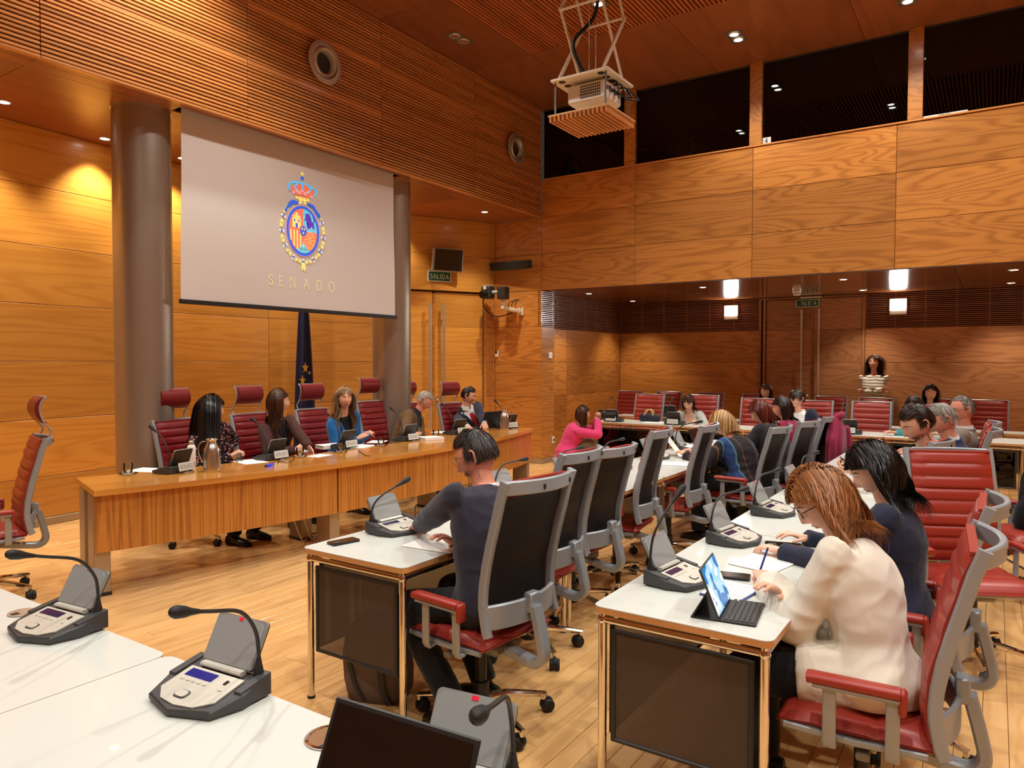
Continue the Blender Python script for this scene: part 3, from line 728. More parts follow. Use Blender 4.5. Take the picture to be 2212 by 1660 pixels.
# --- far desk facing the camera side, and the row along the far wall
g3 = 'conference chairs at the far desk'
for Y, X, lb, tp in ((4.55, 10.85, 'chair with a navy bag on the desk before it', 1.12), (3.70, 10.90, 'chair of the woman in the pale grey blazer', 1.13), (2.90, 10.95, 'empty chair behind the blonde woman at the far desk', 1.10), (2.08, 10.8, 'chair of the short haired woman looking aside', 1.10), (1.36, 10.75, 'empty chair before the striped woman, in front of a desk unit', 1.11)):
    chair_at_back(X, Y, 182, lb, g3, tp)
chair_at_back(10.9, .62, 176, 'chair of the woman in the teal blouse', g3, 1.08)
g4 = 'conference chairs along the far wall'
for Y, X, lb in ((5.55, 12.3, 'empty chair in the corner of the far wall'), (4.86, 12.45, 'empty chair second from the corner along the far wall'), (4.10, 12.45, 'empty chair behind the woman in the pale grey blazer'), (3.3, 12.4, 'chair against the far wall by the left door jamb'), (2.12, 12.25, 'empty chair by the far door handles'), (1.48, 12.15, 'empty chair right in front of the striped woman'), (.75, 12.35, 'chair of the dark haired woman seated by the far wall'), (.06, 12.4, 'empty chair beyond the man with glasses')):
    chair_at_back(X, Y, 180, lb, g4, 1.10)
# --- dais chairs with headrests
g5 = 'high backed chairs behind the dais'
def dais_chair(px, Y, rz, lb, top=1.08):
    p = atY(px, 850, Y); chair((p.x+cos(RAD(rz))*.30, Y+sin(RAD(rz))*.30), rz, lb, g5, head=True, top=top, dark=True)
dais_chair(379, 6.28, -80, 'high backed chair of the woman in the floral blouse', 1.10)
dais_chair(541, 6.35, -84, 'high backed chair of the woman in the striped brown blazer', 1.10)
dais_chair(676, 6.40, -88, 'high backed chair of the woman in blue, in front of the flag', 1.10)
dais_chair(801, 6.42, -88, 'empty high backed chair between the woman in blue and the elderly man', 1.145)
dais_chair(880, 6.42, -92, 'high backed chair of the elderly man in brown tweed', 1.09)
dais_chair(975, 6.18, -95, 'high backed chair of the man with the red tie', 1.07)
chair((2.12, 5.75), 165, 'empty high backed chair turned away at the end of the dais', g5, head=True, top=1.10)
# ============================================================ DAIS
DC = Vector((5.36, 14.32)); DR = 9.66
def dpol(r, a): return (DC.x+r*sin(a), DC.y-r*cos(a))
AA = RAD(17.1); MODA = [-AA, -RAD(5.66), RAD(5.66), AA]
dais = empty('dais_desk', (5.36, 4.9, 0), label='long curved wooden dais desk with vertical grained front panels', cat='desk'); iM = Matrix.Translation(-dais.location)
def arcslab(r0, r1, a0, a1, z0, z1, n=16, gap=0.0):
    a0 += gap; a1 -= gap; m = MB(); rs = []
    for i in range(n+1):
        a = a0+(a1-a0)*i/n; p, q = dpol(r0, a), dpol(r1, a)
        rs.append([(p[0], p[1], z0), (q[0], q[1], z0), (q[0], q[1], z1), (p[0], p[1], z1)])
    return m.rings(rs)
for i in range(3):
    arcslab(DR, DR-.72, MODA[i], MODA[i+1], .712, .752, gap=.00015).build('desk_top', MAT['wood_desk'], dais, 30, M=iM)
    am = (MODA[i]+MODA[i+1])/2; c = dpol(DR-.06, am)
    m = MB(); n = 14; a0, a1 = MODA[i]+.0012, MODA[i+1]-.0012; rs = []
    for k in range(n+1):
        a = a0+(a1-a0)*k/n; ro, ri = DR-.045, DR-.065
        rs.append([(.312, (a-am)*ro, -(ro*cos(a-am)-(DR-.06))), (.312, (a-am)*ri, -(ri*cos(a-am)-(DR-.06))), (.712, (a-am)*ri, -(ri*cos(a-am)-(DR-.06))), (.712, (a-am)*ro, -(ro*cos(a-am)-(DR-.06)))])
    m.rings([[(p[0]-.5, p[2], p[1]) for p in r] for r in rs])
    # local X = up (grain direction), local Z = along the desk, local -Y... towards the room
    M = Matrix(((0, sin(am), cos(am), c[0]), (0, -cos(am), sin(am), c[1]), (1, 0, 0, .5), (0, 0, 0, 1)))
    o = m.build('front_panel', MAT['wood_desk_front'], dais, 30); o.matrix_local = iM @ Matrix(((0, -sin(am), cos(am), c[0]), (0, cos(am), sin(am), c[1]), (1, 0, 0, .5), (0, 0, 0, 1)))
for a, rr in ((-AA+.006, (DR-.17, DR-.50)), (-RAD(5.66), (DR-.19, DR-.60)), (RAD(5.66), (DR-.19, DR-.60)), (AA-.006, (DR-.17, DR-.50))):
    for r in rr:
        x, y = dpol(r, a); M = iM @ Matrix.Translation((x, y, 0)) @ Matrix.Rotation(a, 4, 'Z')
        l = MB().box((0, 0, .355), (.105, .20, .70), ch=.006).build('leg', MAT['taupe'], dais, M=M)
        MB().box((0, 0, .012), (.112, .21, .024)).build('foot_plate', MAT['black_plastic'], l)
        MB().box((0, 0, .708), (.09, .18, .012)).build('spacer', MAT['black_plastic'], l)
arcslab(DR-.30, DR-.34, -AA+.02, AA-.02, .60, .66).build('cable_tray', MAT['taupe'], dais, 30, M=iM)
# ============================================================ DESKS with chrome tube frames
def tube_desk(x0, x1, y0, y1, label, group, end0=True, end1=False, front='y1', glass=False, z=.74):
    t = empty('tube_frame_desk', ((x0+x1)/2, (y0+y1)/2, 0), label=label, cat='desk', group=group); w, d = x1-x0-.006, y1-y0-.004
    MB().prism(rrect(w, d, .035, 4), z-.0035, z).build('white_top', MAT['white_top'], t, 30)
    MB().prism(rrect(w-.001, d-.001, .035, 4), z-.026, z-.0035).build('wood_edge_band', MAT['wood_edge'], t, 30)
    lx, ly = w/2-.03, d/2-.03
    for sx in (-1, 1):
        for sy in (-1, 1):
            l = MB().cyl((sx*lx, sy*ly, (z-.05)/2), .0165, z-.05, 14).build('leg', MAT['chrome'], t, 40)
            MB().sphere((sx*lx, sy*ly, z-.055), .0205, 12, 8).cyl((sx*lx, sy*ly, z-.037), .014, .024, 10).build('ball_joint', MAT['chrome'], l, 60)
            MB().cyl((sx*lx, sy*ly, .006), .019, .012, 12).build('foot', MAT['black_rubber'], l, 40)
    for sy in (-1, 1): MB().tube([(-lx, sy*ly, z-.055), (lx, sy*ly, z-.055)], .0125, 12).build('rail', MAT['chrome'], t, 40)
    for sx in (-1, 1): MB().tube([(sx*lx, -ly, z-.055), (sx*lx, ly, z-.055)], .0125, 12).build('rail', MAT['chrome'], t, 40)
    def fabric(M, ww, name):
        zz0, zz1 = .235, z-.085; h = zz1-zz0
        f = MB().prism(rrect(ww-.02, h-.02, .004, 1), -.0008, .0008).build(name, MAT['smoked_glass' if glass else 'screen_mesh'], t, M=M @ Matrix.Rotation(pi/2, 4, 'X'))
        for s in (-1, 1):
            MB().box((s*(ww/2-.008), 0, 0), (.018, h, .016), ch=.004).build('screen_bar', MAT['black_plastic'], f)
            MB().box((0, s*(h/2-.008), 0), (ww, .016, .014), ch=.004).build('screen_bar', MAT['black_plastic'], f)
    zc = (.235+z-.085)/2
    for on, sx in ((end0, -1), (end1, 1)):
        if on: fabric(Matrix.Translation((sx*(lx-.004 if sx < 0 else lx), 0, zc)) @ Matrix.Rotation(pi/2, 4, 'Z'), d-.13, 'end_screen')
    if front in ('y1', 'y0'):
        s = 1 if front == 'y1' else -1; fabric(Matrix.Translation((0, s*(ly-.01), zc)), w-.16, 'modesty_screen')
    if front == 'x0': fabric(Matrix.Translation((-lx+.01, 0, zc)) @ Matrix.Rotation(pi/2, 4, 'Z'), d-.16, 'modesty_screen')
    if front == 'x1': fabric(Matrix.Translation((lx-.01, 0, zc)) @ Matrix.Rotation(pi/2, 4, 'Z'), d-.16, 'modesty_screen')
    return t
R1 = [2.335, 3.83, 5.33, 6.83, 8.25]; n1 = ('where the suited man writes', 'behind the row of empty chairs', 'with a highlighted document standing on it', 'where the blonde woman sits')
for i in range(4): tube_desk(R1[i], R1[i+1], 2.115, 2.775, 'white topped chrome desk of the first row, %s' % n1[i], 'white desks', end0=(i == 0), end1=(i == 3))
R2 = [2.375, 3.84, 5.34, 6.84, 8.3]; n2 = ('where the woman in white works', 'beside the woman in navy', 'where the bearded man leans', 'beside the man with glasses')
for i in range(4): tube_desk(R2[i], R2[i+1], .575, 1.225, 'white topped chrome desk of the second row, %s' % n2[i], 'white desks', end0=(i == 0), end1=(i == 3))
F1 = [3.72, 2.092, .46]; n3 = ('carrying the desk unit nearest the curved dais', 'with a round cable port and an open laptop')
tube_desk(.60, 1.252, 2.092, 3.75, 'white topped desk across the room end, %s' % n3[0], 'white desks', end0=False, front='x1')
tube_desk(.60, 1.252, .45, 2.092, 'white topped desk across the room end, %s' % n3[1], 'white desks', end0=False, front='x1')
tube_desk(.60, 1.252, 3.75, 4.6, 'white topped desk at the room end, partly out of sight', 'white desks', end0=False, front='x1')
n4 = ('with a navy bag on it', 'beside the woman in the pale grey blazer', 'with a lone desk unit before an empty chair', 'where the woman in teal sits')
F2 = [5.0, 3.75, 2.5, 1.1, -.3]
for i in range(4): tube_desk(9.68, 10.34, F2[i+1], F2[i], 'white far desk with dark glass front, %s' % n4[i], 'far desks', end0=False, front='x0', glass=True)
for i, (a, b) in enumerate(((5.3, 3.9), (3.9, 2.5), (2.2, .8), (.8, -.6))): tube_desk(11.05, 11.45, b, a, 'narrow white desk of the wall row, %s' % ('in the far corner', 'behind the grey blazer woman', 'before the striped woman', 'before the seated dark haired woman')[i], 'wall row desks', end0=False, front='x0')
# ============================================================ DESK MICROPHONE UNITS
def unit_meshes():
    D = {}
    m = MB(); w, d = .235, .19     # sloped body, user at -Y
    pts = [(-w/2+.02, d/2), (w/2-.02, d/2), (w/2, d/2-.02), (w/2+.012, -.0), (w/2-.012, -d/2+.02), (0, -d/2-.012), (-w/2+.012, -d/2+.02), (-w/2-.012, -.0), (-w/2, d/2-.02)]
    zt = lambda y: .016+(.050-.016)*min(1, max(0, (y+d/2)/(d*.85)))
    n = len(pts); vs = [(x*.97, y*.97, 0) for x, y in pts]+[(x, y, .006) for x, y in pts]+[(x, y, zt(y)-.004) for x, y in pts]+[(x*.965, y*.965, zt(y*.965)) for x, y in pts]
    fs = [list(range(n))[::-1], [3*n+i for i in range(n)]]
    for r in range(3): fs += [(r*n+i, r*n+(i+1) % n, (r+1)*n+(i+1) % n, (r+1)*n+i) for i in range(n)]
    m.add(vs, fs)
    for s in (-1, 1): m.prism([(-.015, .0), (.085, .0), (.085, .052), (-.005, .036)], -.011, .011, Matrix.Translation((s*.114, 0, .004)) @ Matrix.Rotation(pi/2, 4, 'Z') @ Matrix.Rotation(pi/2, 4, 'X'))
    D['body'] = m.mesh('body', MAT['dark_grey'], 30)
    sl = math.atan2(.034, d*.85); T = Matrix.Translation((0, -.022, zt(-.022)+.0015)) @ Matrix.Rotation(sl, 4, 'X')
    m = MB(); m.prism([(-.092, .058), (.092, .058), (.092, -.03), (.055, -.06), (0, -.068), (-.055, -.06), (-.092, -.03)], -.001, .0025, T); D['face_plate'] = m.mesh('face_plate', MAT['silver_plate'], 30)
    m = MB(); m.box((-.03, .036, .003), (.092, .026, .002), T); D['display'] = m.mesh('display', MAT['lcd_blue']); D['display_dark'] = m.mesh('display', MAT['lcd'])
    m = MB(); m.prism(rrect(.04, .028, .01), .0025, .0035, T @ Matrix.Translation((-.012, -.034, 0))); D['button_ring'] = m.mesh('button_ring', MAT['dark_grey'])
    m = MB(); m.prism(rrect(.032, .021, .008), .0035, .006, T @ Matrix.Translation((-.012, -.034, 0))); D['talk_button'] = m.mesh('talk_button', MAT['silver_plate'])
    m = MB(); m.prism(rrect(.012, .006, .0028, 3), .0025, .0045, T); D['button'] = m.mesh('button', MAT['silver_plate'], 40)
    D['T'] = T
    m = MB(); m.box((0, 0, .003), (.008, .014, .003)); D['switch'] = m.mesh('switch', MAT['black_gloss'])
    # flap loudspeaker, hinged at the back, tilted
    m = MB(); m.prism(rrect(.172, .118, .012), -.006, .002); D['flap'] = m.mesh('flap', MAT['grey_plastic'], 30)
    m = MB(); pol = [(-.082, -.056), (.082, -.056), (.082, .04), (.07, .052), (.03, .057), (0, .058), (-.03, .057), (-.07, .052), (-.082, .04)]; m.prism(pol, .002, .0045); D['speaker_grille'] = m.mesh('speaker_grille', MAT['flap_mesh'], 30)
    m = MB(); m.prism(rrect(.172, .118, .012), -.009, -.006); D['flap_back'] = m.mesh('flap_back', MAT['black_plastic'], 30)
    m = MB(); m.box((.0, .052, .004), (.014, .008, .004)); D['flap_led'] = m.mesh('flap_led', MAT['led_red'])
    m = MB(); m.strip([(-.07, 0, 0), (.07, 0, 0)], .022, .012, ch=.004); D['hinge_cover'] = m.mesh('hinge_cover', MAT['silver_plate'], 30)
    m = MB(); m.lathe([(.013, 0), (.013, .01), (.008, .035), (.0055, .05)], 12); D['mic_socket'] = m.mesh('mic_socket', MAT['black_plastic'], 40)
    return D
UM = unit_meshes(); HINGE = (0, .058, .05)
def neckpts(kind):
    if kind == 'low': P = [(0, 0, .04), (0, .004, .10), (.004, -.01, .17), (.004, -.06, .225), (.003, -.14, .250), (.0, -.235, .27)]
    elif kind == 'long': P = [(0, 0, .04), (0, .0, .10), (-.0, -.01, .16), (.02, -.07, .225), (.05, -.18, .265), (.09, -.33, .315)]
    elif kind == 'arc': P = [(0, 0, .04), (0, 0, .09), (.02, 0, .135), (.06, -.01, .17), (.12, -.02, .195), (.20, -.03, .225)]
    elif kind == 'side': P = [(0, 0, .04), (0, .0, .10), (.03, .0, .16), (.09, -.0, .195), (.18, -.02, .205), (.27, -.04, .21)]
    elif kind == 'up': P = [(0, 0, .04), (0, 0, .10), (.01, -.005, .17), (.04, -.02, .23), (.075, -.035, .275), (.12, -.05, .32)]
    elif kind == 'dais': P = [(0, 0, .04), (0, 0, .10), (0, -.012, .17), (-.005, -.05, .23), (-.01, -.10, .275), (-.015, -.17, .32)]
    else: P = [(0, 0, .04), (0, .004, .12), (-.02, 0, .2), (-.07, -.03, .24), (-.15, -.06, .25), (-.22, -.09, .25)]
    return P
_nm = {}
def neck_mesh(kind):
    if kind not in _nm:
        c = catmull(neckpts(kind), 5); n = len(c); m = MB(); m.tube(c[:-4], .0047, 8)
        a, b = c[-5], c[-1]; d = (b-a).normalized()
        h = MB(); h.tube([a, a+d*.03, a+d*.05, a+d*.062, a+d*.066, a+d*.075, a+d*.085, a+d*.092], [.005, .0085, .0125, .013, .0135, .0135, .010, .003], 12)
        r = MB(); r.tube([a+d*.050, a+d*.054], [.0133, .0135], 12)
        _nm[kind] = (m.mesh('gooseneck', MAT['black_plastic'], 60), h.mesh('microphone_head', MAT['black_rubber'], 60), r.mesh('light_ring', MAT['led_red'], 60))
    return _nm[kind]
def mic_unit(loc, rz, label, group, neck='low', side=-1, z=.742, tilt=28, lcd=None, on=False):
    """rz: direction in which the user looks, degrees from +X"""
    t = empty('microphone_unit', (loc[0], loc[1], z), RAD(rz)-pi/2, label=label, cat='microphone unit', group=group); T = UM['T']
    t.scale = (1.12, 1.12, 1.12)
    link('body', UM['body'], t); f = link('face_plate', UM['face_plate'], t)
    link('display', UM['display'] if lcd else UM['display_dark'], f); link('button_ring', UM['button_ring'], f); link('talk_button', UM['talk_button'], f)
    for i in range(5): link('button', UM['button'], f, M=Matrix.Translation(T.to_3x3() @ Vector((-.066+.019*i, .010, 0))))
    link('button', UM['button'], f, M=Matrix.Translation(T.to_3x3() @ Vector((.066, .008, 0))))
    link('switch', UM['switch'], f, M=T @ Matrix.Translation((.058, .034, 0)))
    FM = Matrix.Translation(HINGE) @ Matrix.Rotation(RAD(90-tilt), 4, 'X') @ Matrix.Translation((0, .064, 0))
    fl = link('flap', UM['flap'], t, M=FM)
    for k in ('speaker_grille', 'flap_back', 'flap_led'): link(k, UM[k], fl)
    link('hinge_cover', UM['hinge_cover'], t, loc=(0, .050, .052))
    s = link('mic_socket', UM['mic_socket'], t, loc=(side*.098, .072, .04))
    a, b, c = neck_mesh(neck)
    nk = link('gooseneck', a, t, loc=(side*.098, .072, 0), rot=(0, 0, 0)); link('microphone_head', b, nk)
    if on: link('light_ring', c, nk)
    return t
gm = 'desk microphone units'
mic_unit((1.14, 1.735), 5, 'grey microphone unit with lit blue display beside the round cable port', gm, 'long', 1, lcd=True)
mic_unit((1.15, 2.59), 6, 'grey microphone unit by the desk seam, its flap before the dais leg', gm, 'long', 1)
mic_unit((1.13, 3.42), 4, 'grey microphone unit at the end of the room end desk, mostly out of view', gm, 'long', 1)
mic_unit((1.12, .90), 8, 'grey microphone unit behind the black laptop', gm, 'long', 1)
mic_unit((2.84, 2.61), 86, 'microphone unit next to the phone of the suited man', gm, 'arc', -1)
mic_unit((3.95, 2.60), 90, 'microphone unit seen over the chair beside the suited man', gm, 'side', -1)
mic_unit((4.75, 2.60), 90, 'microphone unit behind the empty chairs of the first row', gm, 'side', -1)
mic_unit((5.50, 2.60), 90, 'microphone unit seen between two empty chairs', gm, 'side', -1)
mic_unit((6.35, 2.60), 90, 'microphone unit behind the highlighted document', gm, 'side', -1)
mic_unit((7.15, 2.60), 90, 'microphone unit in front of the blonde woman', gm, 'low', -1)
mic_unit((2.83, 1.05), 84, 'microphone unit at the corner of the desk of the woman in white', gm, 'up', -1)
mic_unit((3.62, 1.06), 82, 'microphone unit between the tablet and the black phone', gm, 'side', -1)
mic_unit((4.42, 1.07), 86, 'microphone unit before the black haired woman in navy', gm, 'side', -1)
mic_unit((5.25, 1.05), 88, 'microphone unit half hidden by the hair of the woman in white', gm, 'side', 1)
gb = 'microphone units on the far desk'
for Y, lb in ((4.74, 'black backed microphone unit beside the photographer on the far desk'), (3.78, 'black backed microphone unit before the woman in the pale grey blazer'), (1.50, 'black backed microphone unit before the lone empty red chair')):
    mic_unit((9.92, Y), 182, lb, gb, 'dais', 1, tilt=22)
mic_unit((11.25, 4.35), 180, 'microphone unit on the wall row desk behind the navy bag', gb, 'dais', 1, tilt=22)
gd = 'microphone units on the dais'
DU_ = [(378, 1020, -75, 'before the woman in the floral blouse'), (588, 992, -85, 'with blue glow before the woman in the striped blazer'), (742, 968, -88, 'with red ring before the woman in blue'), (877, 952, -92, 'before the elderly man'), (985, 938, -97, 'between the elderly man and the man with the red tie'), (1096, 925, -104, 'beside the steel jug at the dais end')]
DUP = []
for n, (px, py, rz, lb) in enumerate(DU_):
    p = atz(px, py, .752); q = Vector((p.x, p.y, 0))+Vector((-cos(RAD(rz)), -sin(RAD(rz)), 0))*.03; DUP.append((p, rz))
    mic_unit((q.x, q.y), rz, 'black backed microphone unit %s' % lb, gd, 'dais', 1 if n not in (2, 3, 4) else 1, z=.754, tilt=22, on=(n == 2))
# ============================================================ PEOPLE
def remesh(mb, voxel, smooth=3, fold=0.0, fscale=9.0, seed=0, name='body'):
    me = bpy.data.meshes.new(name); me.from_pydata(mb.v, [], mb.f); me.update()
    bm = bmesh.new(); bm.from_mesh(me); bmesh.ops.recalc_face_normals(bm, faces=bm.faces); bm.to_mesh(me); bm.free()
    o = bpy.data.objects.new('tmp_shape', me); COL.objects.link(o)
    r = o.modifiers.new('r', 'REMESH'); r.mode = 'VOXEL'; r.voxel_size = voxel
    if smooth: q = o.modifiers.new('s', 'SMOOTH'); q.iterations = smooth; q.factor = .5
    dg = bpy.context.evaluated_depsgraph_get(); out = bpy.data.meshes.new_from_object(o.evaluated_get(dg))
    bpy.data.objects.remove(o); bpy.data.meshes.remove(me); out.name = name
    if fold:
        n = len(out.vertices); co = np.empty(n*3); out.vertices.foreach_get('co', co); co = co.reshape(-1, 3)
        nr = np.empty(n*3); out.vertices.foreach_get('normal', nr); nr = nr.reshape(-1, 3)
        d = np.empty(n)
        for i in range(n):
            p = Vector(co[i])*fscale; p.z *= 1.7
            a = mnoise.noise(p+Vector((seed, 0, 0))); b = mnoise.noise(p*.45+Vector((0, seed, 3)))
            d[i] = (1-abs(a)*2.6)*.6+b*1.2
        co = co+nr*(d*fold)[:, None]; out.vertices.foreach_set('co', co.ravel())
    out.polygons.foreach_set('use_smooth', [True]*len(out.polygons)); out.update()
    return out
def join_into(me, mb):
    """append raw geometry of a builder to a mesh, return a new mesh"""
    v = [tuple(p.co) for p in me.vertices]; f = [tuple(p.vertices) for p in me.polygons]; b = len(v)
    v += mb.v; f += [[b+i for i in q] for q in mb.f]
    out = bpy.data.meshes.new(me.name); out.from_pydata(v, [], f); out.polygons.foreach_set('use_smooth', [True]*len(f)); out.update()
    bpy.data.meshes.remove(me); return out
# ---- head, frame: +Y face, +Z up, origin in the middle of the head
def g_(a, s): return np.exp(-(a/s)**2)
def face_add(x, z, fem):
    n = np.clip((.018-z)/.050, 0, 1)*np.clip((z+.047)/.012, 0, 1); ax = np.abs(x)
    y = (.021 if fem else .025)*n*np.exp(-(x/(.0075+.0055*n))**2)
    y -= .0105*g_(ax-.031, .015)*g_(z-.010, .011)
    y += (.002 if fem else .0045)*g_(z-.028, .009)*np.exp(-(x/.05)**4)
    y += .004*g_(ax-.04, .018)*g_(z+.03, .02)
    y += (.0062 if fem else .0042)*g_(x, .022)*(g_(z+.0605, .005)+1.1*g_(z+.0725, .0055)) - .002*g_(x, .02)*g_(z+.0665, .0018)
    y += -.004*g_(x, .03)*g_(z+.085, .006)+.007*g_(x, .024)*g_(z+.101, .012)
    return y
def head_shape(P, fem):
    """P: (n,3) unit directions -> head points"""
    d = P; x = d[:, 0]*.0745; y = d[:, 1]*.097; z = d[:, 2]*.118
    t = np.clip(-z/.118, 0, 1); x = x*(1-(.34 if fem else .24)*t**1.5)
    y = np.where(y < 0, y*(1-.50*t**1.2), y*(1-.06*t))
    w = np.clip((d[:, 1]-.1)/.35, 0, 1); w = w*w*(3-2*w)
    y = y+face_add(x, z, fem)*w
    return np.stack([x, y, z], 1)
def head_front(x, z, fem):
    """y on the face surface at x, z"""
    x = np.asarray(x, float); z = np.asarray(z, float)
    t = np.clip(-z/.118, 0, 1); dx = x/(.0745*(1-(.34 if fem else .24)*t**1.5)); dz_ = z/.118
    dy = np.sqrt(np.clip(1-dx**2-dz_**2, .0, 1)); return .097*dy*(1-.06*t)+face_add(x, z, fem)*np.clip((dy-.1)/.35, 0, 1)
def head_mesh(fem, M, mb, nth=52, nph=76, ears=True):
    u = np.linspace(-1, 1, nph, endpoint=False); ph = np.sign(u)*pi*(.42*np.abs(u)+.58*np.abs(u)**2)
    zz = np.cos(np.linspace(0, pi, nth)); pts = []
    for c in zz:
        s = sqrt(max(0, 1-c*c)); pts += [(s*sin(p), s*cos(p), c) for p in ph]
    H_ = head_shape(np.array(pts), fem)
    F = [(i*nph+j, i*nph+(j+1) % nph, (i+1)*nph+(j+1) % nph, (i+1)*nph+j) for i in range(nth-1) for j in range(nph)]
    mb.add([tuple(p) for p in H_], F, M)
    for s in ((-1, 1) if ears else ()):   # ears
        T = M @ Matrix.Translation((s*.0735, -.010, -.006)) @ Matrix.Rotation(s*.35, 4, 'Z') @ Matrix.Rotation(-.15, 4, 'X')
        c = [(s*.004, .010, .014), (s*.008, .004, .027), (s*.011, -.010, .031), (s*.012, -.020, .022), (s*.011, -.020, .004), (s*.008, -.010, -.014), (s*.004, .002, -.028), (s*.002, .009, -.024)]
        mb.tube([T @ p for p in catmull(c, 3)], [.0035]*2+[.0045]*14+[.0055]*6, 7)
        mb.sphere((s*.005, -.004, .002), (.0035, .0145, .024), 10, 7, T)
# ---- hair: cards combed over the scalp, then falling
HAIRM = {}
def hairmat(name, c1, c2, rough=.38):
    m, N, L, B = newmat(name); ge = N.new('ShaderNodeNewGeometry'); mx = N.new('ShaderNodeMix'); mx.data_type = 'RGBA'
    mx.inputs[6].default_value = c1; mx.inputs[7].default_value = c2
    L.new(math_(N, L, 'POWER', ge.outputs['Random Per Island'], 1.4), mx.inputs[0]); L.new(mx.outputs[2], B.inputs['Base Color'])
    B.inputs['Roughness'].default_value = rough; B.inputs['Specular IOR Level'].default_value = .45; B.inputs['Anisotropic'].default_value = .6
    return m
hairmat('hair_black', srgb(14, 12, 12), srgb(38, 33, 32), .32); hairmat('hair_dark', srgb(32, 20, 15), srgb(66, 44, 32))
hairmat('hair_brown', srgb(54, 30, 20), srgb(100, 62, 40)); hairmat('hair_copper', srgb(134, 80, 42), srgb(196, 134, 80), .42)
hairmat('hair_blonde', srgb(168, 120, 66), srgb(236, 200, 140)); hairmat('hair_red', srgb(70, 24, 16), srgb(142, 64, 42))
hairmat('hair_grey', srgb(96, 88, 80), srgb(206, 198, 186)); hairmat('hair_pepper', srgb(46, 40, 36), srgb(150, 140, 128)); hairmat('hair_light', srgb(110, 76, 48), srgb(206, 170, 126))
hairmat('hair_silver', srgb(140, 128, 112), srgb(224, 212, 194)); hairmat('hair_saltdark', srgb(30, 26, 24), srgb(92, 84, 78))
def hair_mesh(mb, M, style, seed=0, n=700, length=.3, width=.005, part=.15, wave=.0, curl=.0, volume=.08, fringe=False, back=None, rec=None, spread=.0):
    """style: long / short ; M: head matrix ; back: spheres (centre, r) in world that hair lies on"""
    rs = np.random.RandomState(seed); R3 = np.array(M.to_3x3()); Tn = np.array(M.translation); R = R3/np.linalg.norm(R3[:, 0])
    sc = np.linalg.norm(R3[:, 0]); g = R.T @ np.array((0, 0, -1.0)); E = np.array((.0775, .1005, .1215))
    D = rs.normal(size=(n*9, 3)); D /= np.linalg.norm(D, axis=1)[:, None]
    hl = np.where(D[:, 1] > .30, .50 if not fringe else .42, np.where(D[:, 1] > -.05, -.02 if style == 'long' else .08, -.45 if style == 'long' else -.30))
    ok = D[:, 2] > hl+ (.22 if rec and rec > 0 else 0)*(D[:, 1] > .2)
    if style == 'short': ok &= ~((D[:, 1] > -.12) & (np.abs(D[:, 0]) > .8) & (D[:, 2] < .12))
    D = D[ok][:n]; n = len(D); layer = 1.0+volume*rs.rand(n)**1.3
    p = D*E; K = 18 if style == 'long' else 7
    L_ = length*(.72+.36*rs.rand(n)) if style == 'long' else length*(.6+.8*rs.rand(n))*(.30+.70*np.clip((D[:, 2]+.15)/.6, 0, 1)); step = L_/K
    sx = np.where(p[:, 0] > part*.08, 1.0, -1.0)
    path = [p*layer[:, None]]; phase = rs.rand(n)*6.28; v = None
    clump = (np.floor(rs.rand(n)*max(8, n//22))*2.39) % 6.28
    for k in range(1, K+1):
        q = path[-1]; nrm = q/(E**2); nrm /= np.linalg.norm(nrm, axis=1)[:, None]
        if style == 'long':
            top = np.clip(q[:, 2]/.12, 0, 1)[:, None]
            want = g[None, :]*(1.0-.35*top)+np.stack([sx*.9, np.full(n, -.25 if not fringe else .1), np.zeros(n)], 1)*top
        else:
            cr = np.array((0, -.045, .115)); dv = q-cr; dv /= np.linalg.norm(dv, axis=1)[:, None]+1e-6
            fr_ = np.clip((q[:, 1]+.03)/.07, 0, 1)*np.clip(q[:, 2]/.06, 0, 1); want = dv*(1-.8*fr_*(not fringe))[:, None]+np.stack([sx*.35*fr_, fr_*(-1.3 if not fringe else .35), fr_*(.25 if not fringe else .05)], 1)+rs.normal(size=(n, 3))*.16
        kf = np.sqrt(np.sum((q/E)**2, 1)); near = (kf < 1.22)[:, None]
        tan = want-nrm*np.sum(want*nrm, 1)[:, None]*np.where(near, 1.0, 0.0); tan /= np.linalg.norm(tan, axis=1)[:, None]+1e-6
        if v is not None: tan = tan*.65+v*.35; tan /= np.linalg.norm(tan, axis=1)[:, None]+1e-6
        v = tan; q = q+tan*step[:, None]
        kf = np.sqrt(np.sum((q/E)**2, 1)); push = kf < layer; q = np.where(push[:, None], q*(layer/np.maximum(kf, 1e-6))[:, None], q)
        if style == 'long':
            if spread: q = q+np.stack([sx*spread*step*(k/K), -spread*.3*step, np.zeros(n)], 1)
            fx = (q[:, 1] > .02) & (q[:, 2] < .045) & (np.abs(q[:, 0]) < .072); q[:, 0] = np.where(fx, np.where(q[:, 0] >= 0, 1, -1)*(.072+.01*rs.rand(n)), q[:, 0])
            lo = (q[:, 2] < .05) & (q[:, 1] > .030); q[:, 1] = np.where(lo, .030+(q[:, 1]-.030)*.12+.012*layer*0, q[:, 1])
            w = (R @ (q*sc).T).T+Tn
            nk = Tn+R @ (np.array((0, -.02, -.15))*sc); dd = w-nk; dd[:, 2] *= .5; ln = np.linalg.norm(dd, axis=1); pu = ln < .068
            w = np.where(pu[:, None], w+dd*((.068/np.maximum(ln, 1e-4))-1)[:, None]*np.array((1, 1, .2)), w)
            for c, r in (back or []):
                dd = w-np.array(c); ln = np.linalg.norm(dd, axis=1); pu = ln < r; w = np.where(pu[:, None], np.array(c)+dd*(r/np.maximum(ln, 1e-4))[:, None], w)
            q = (R.T @ (w-Tn).T).T/sc
        path.append(q)
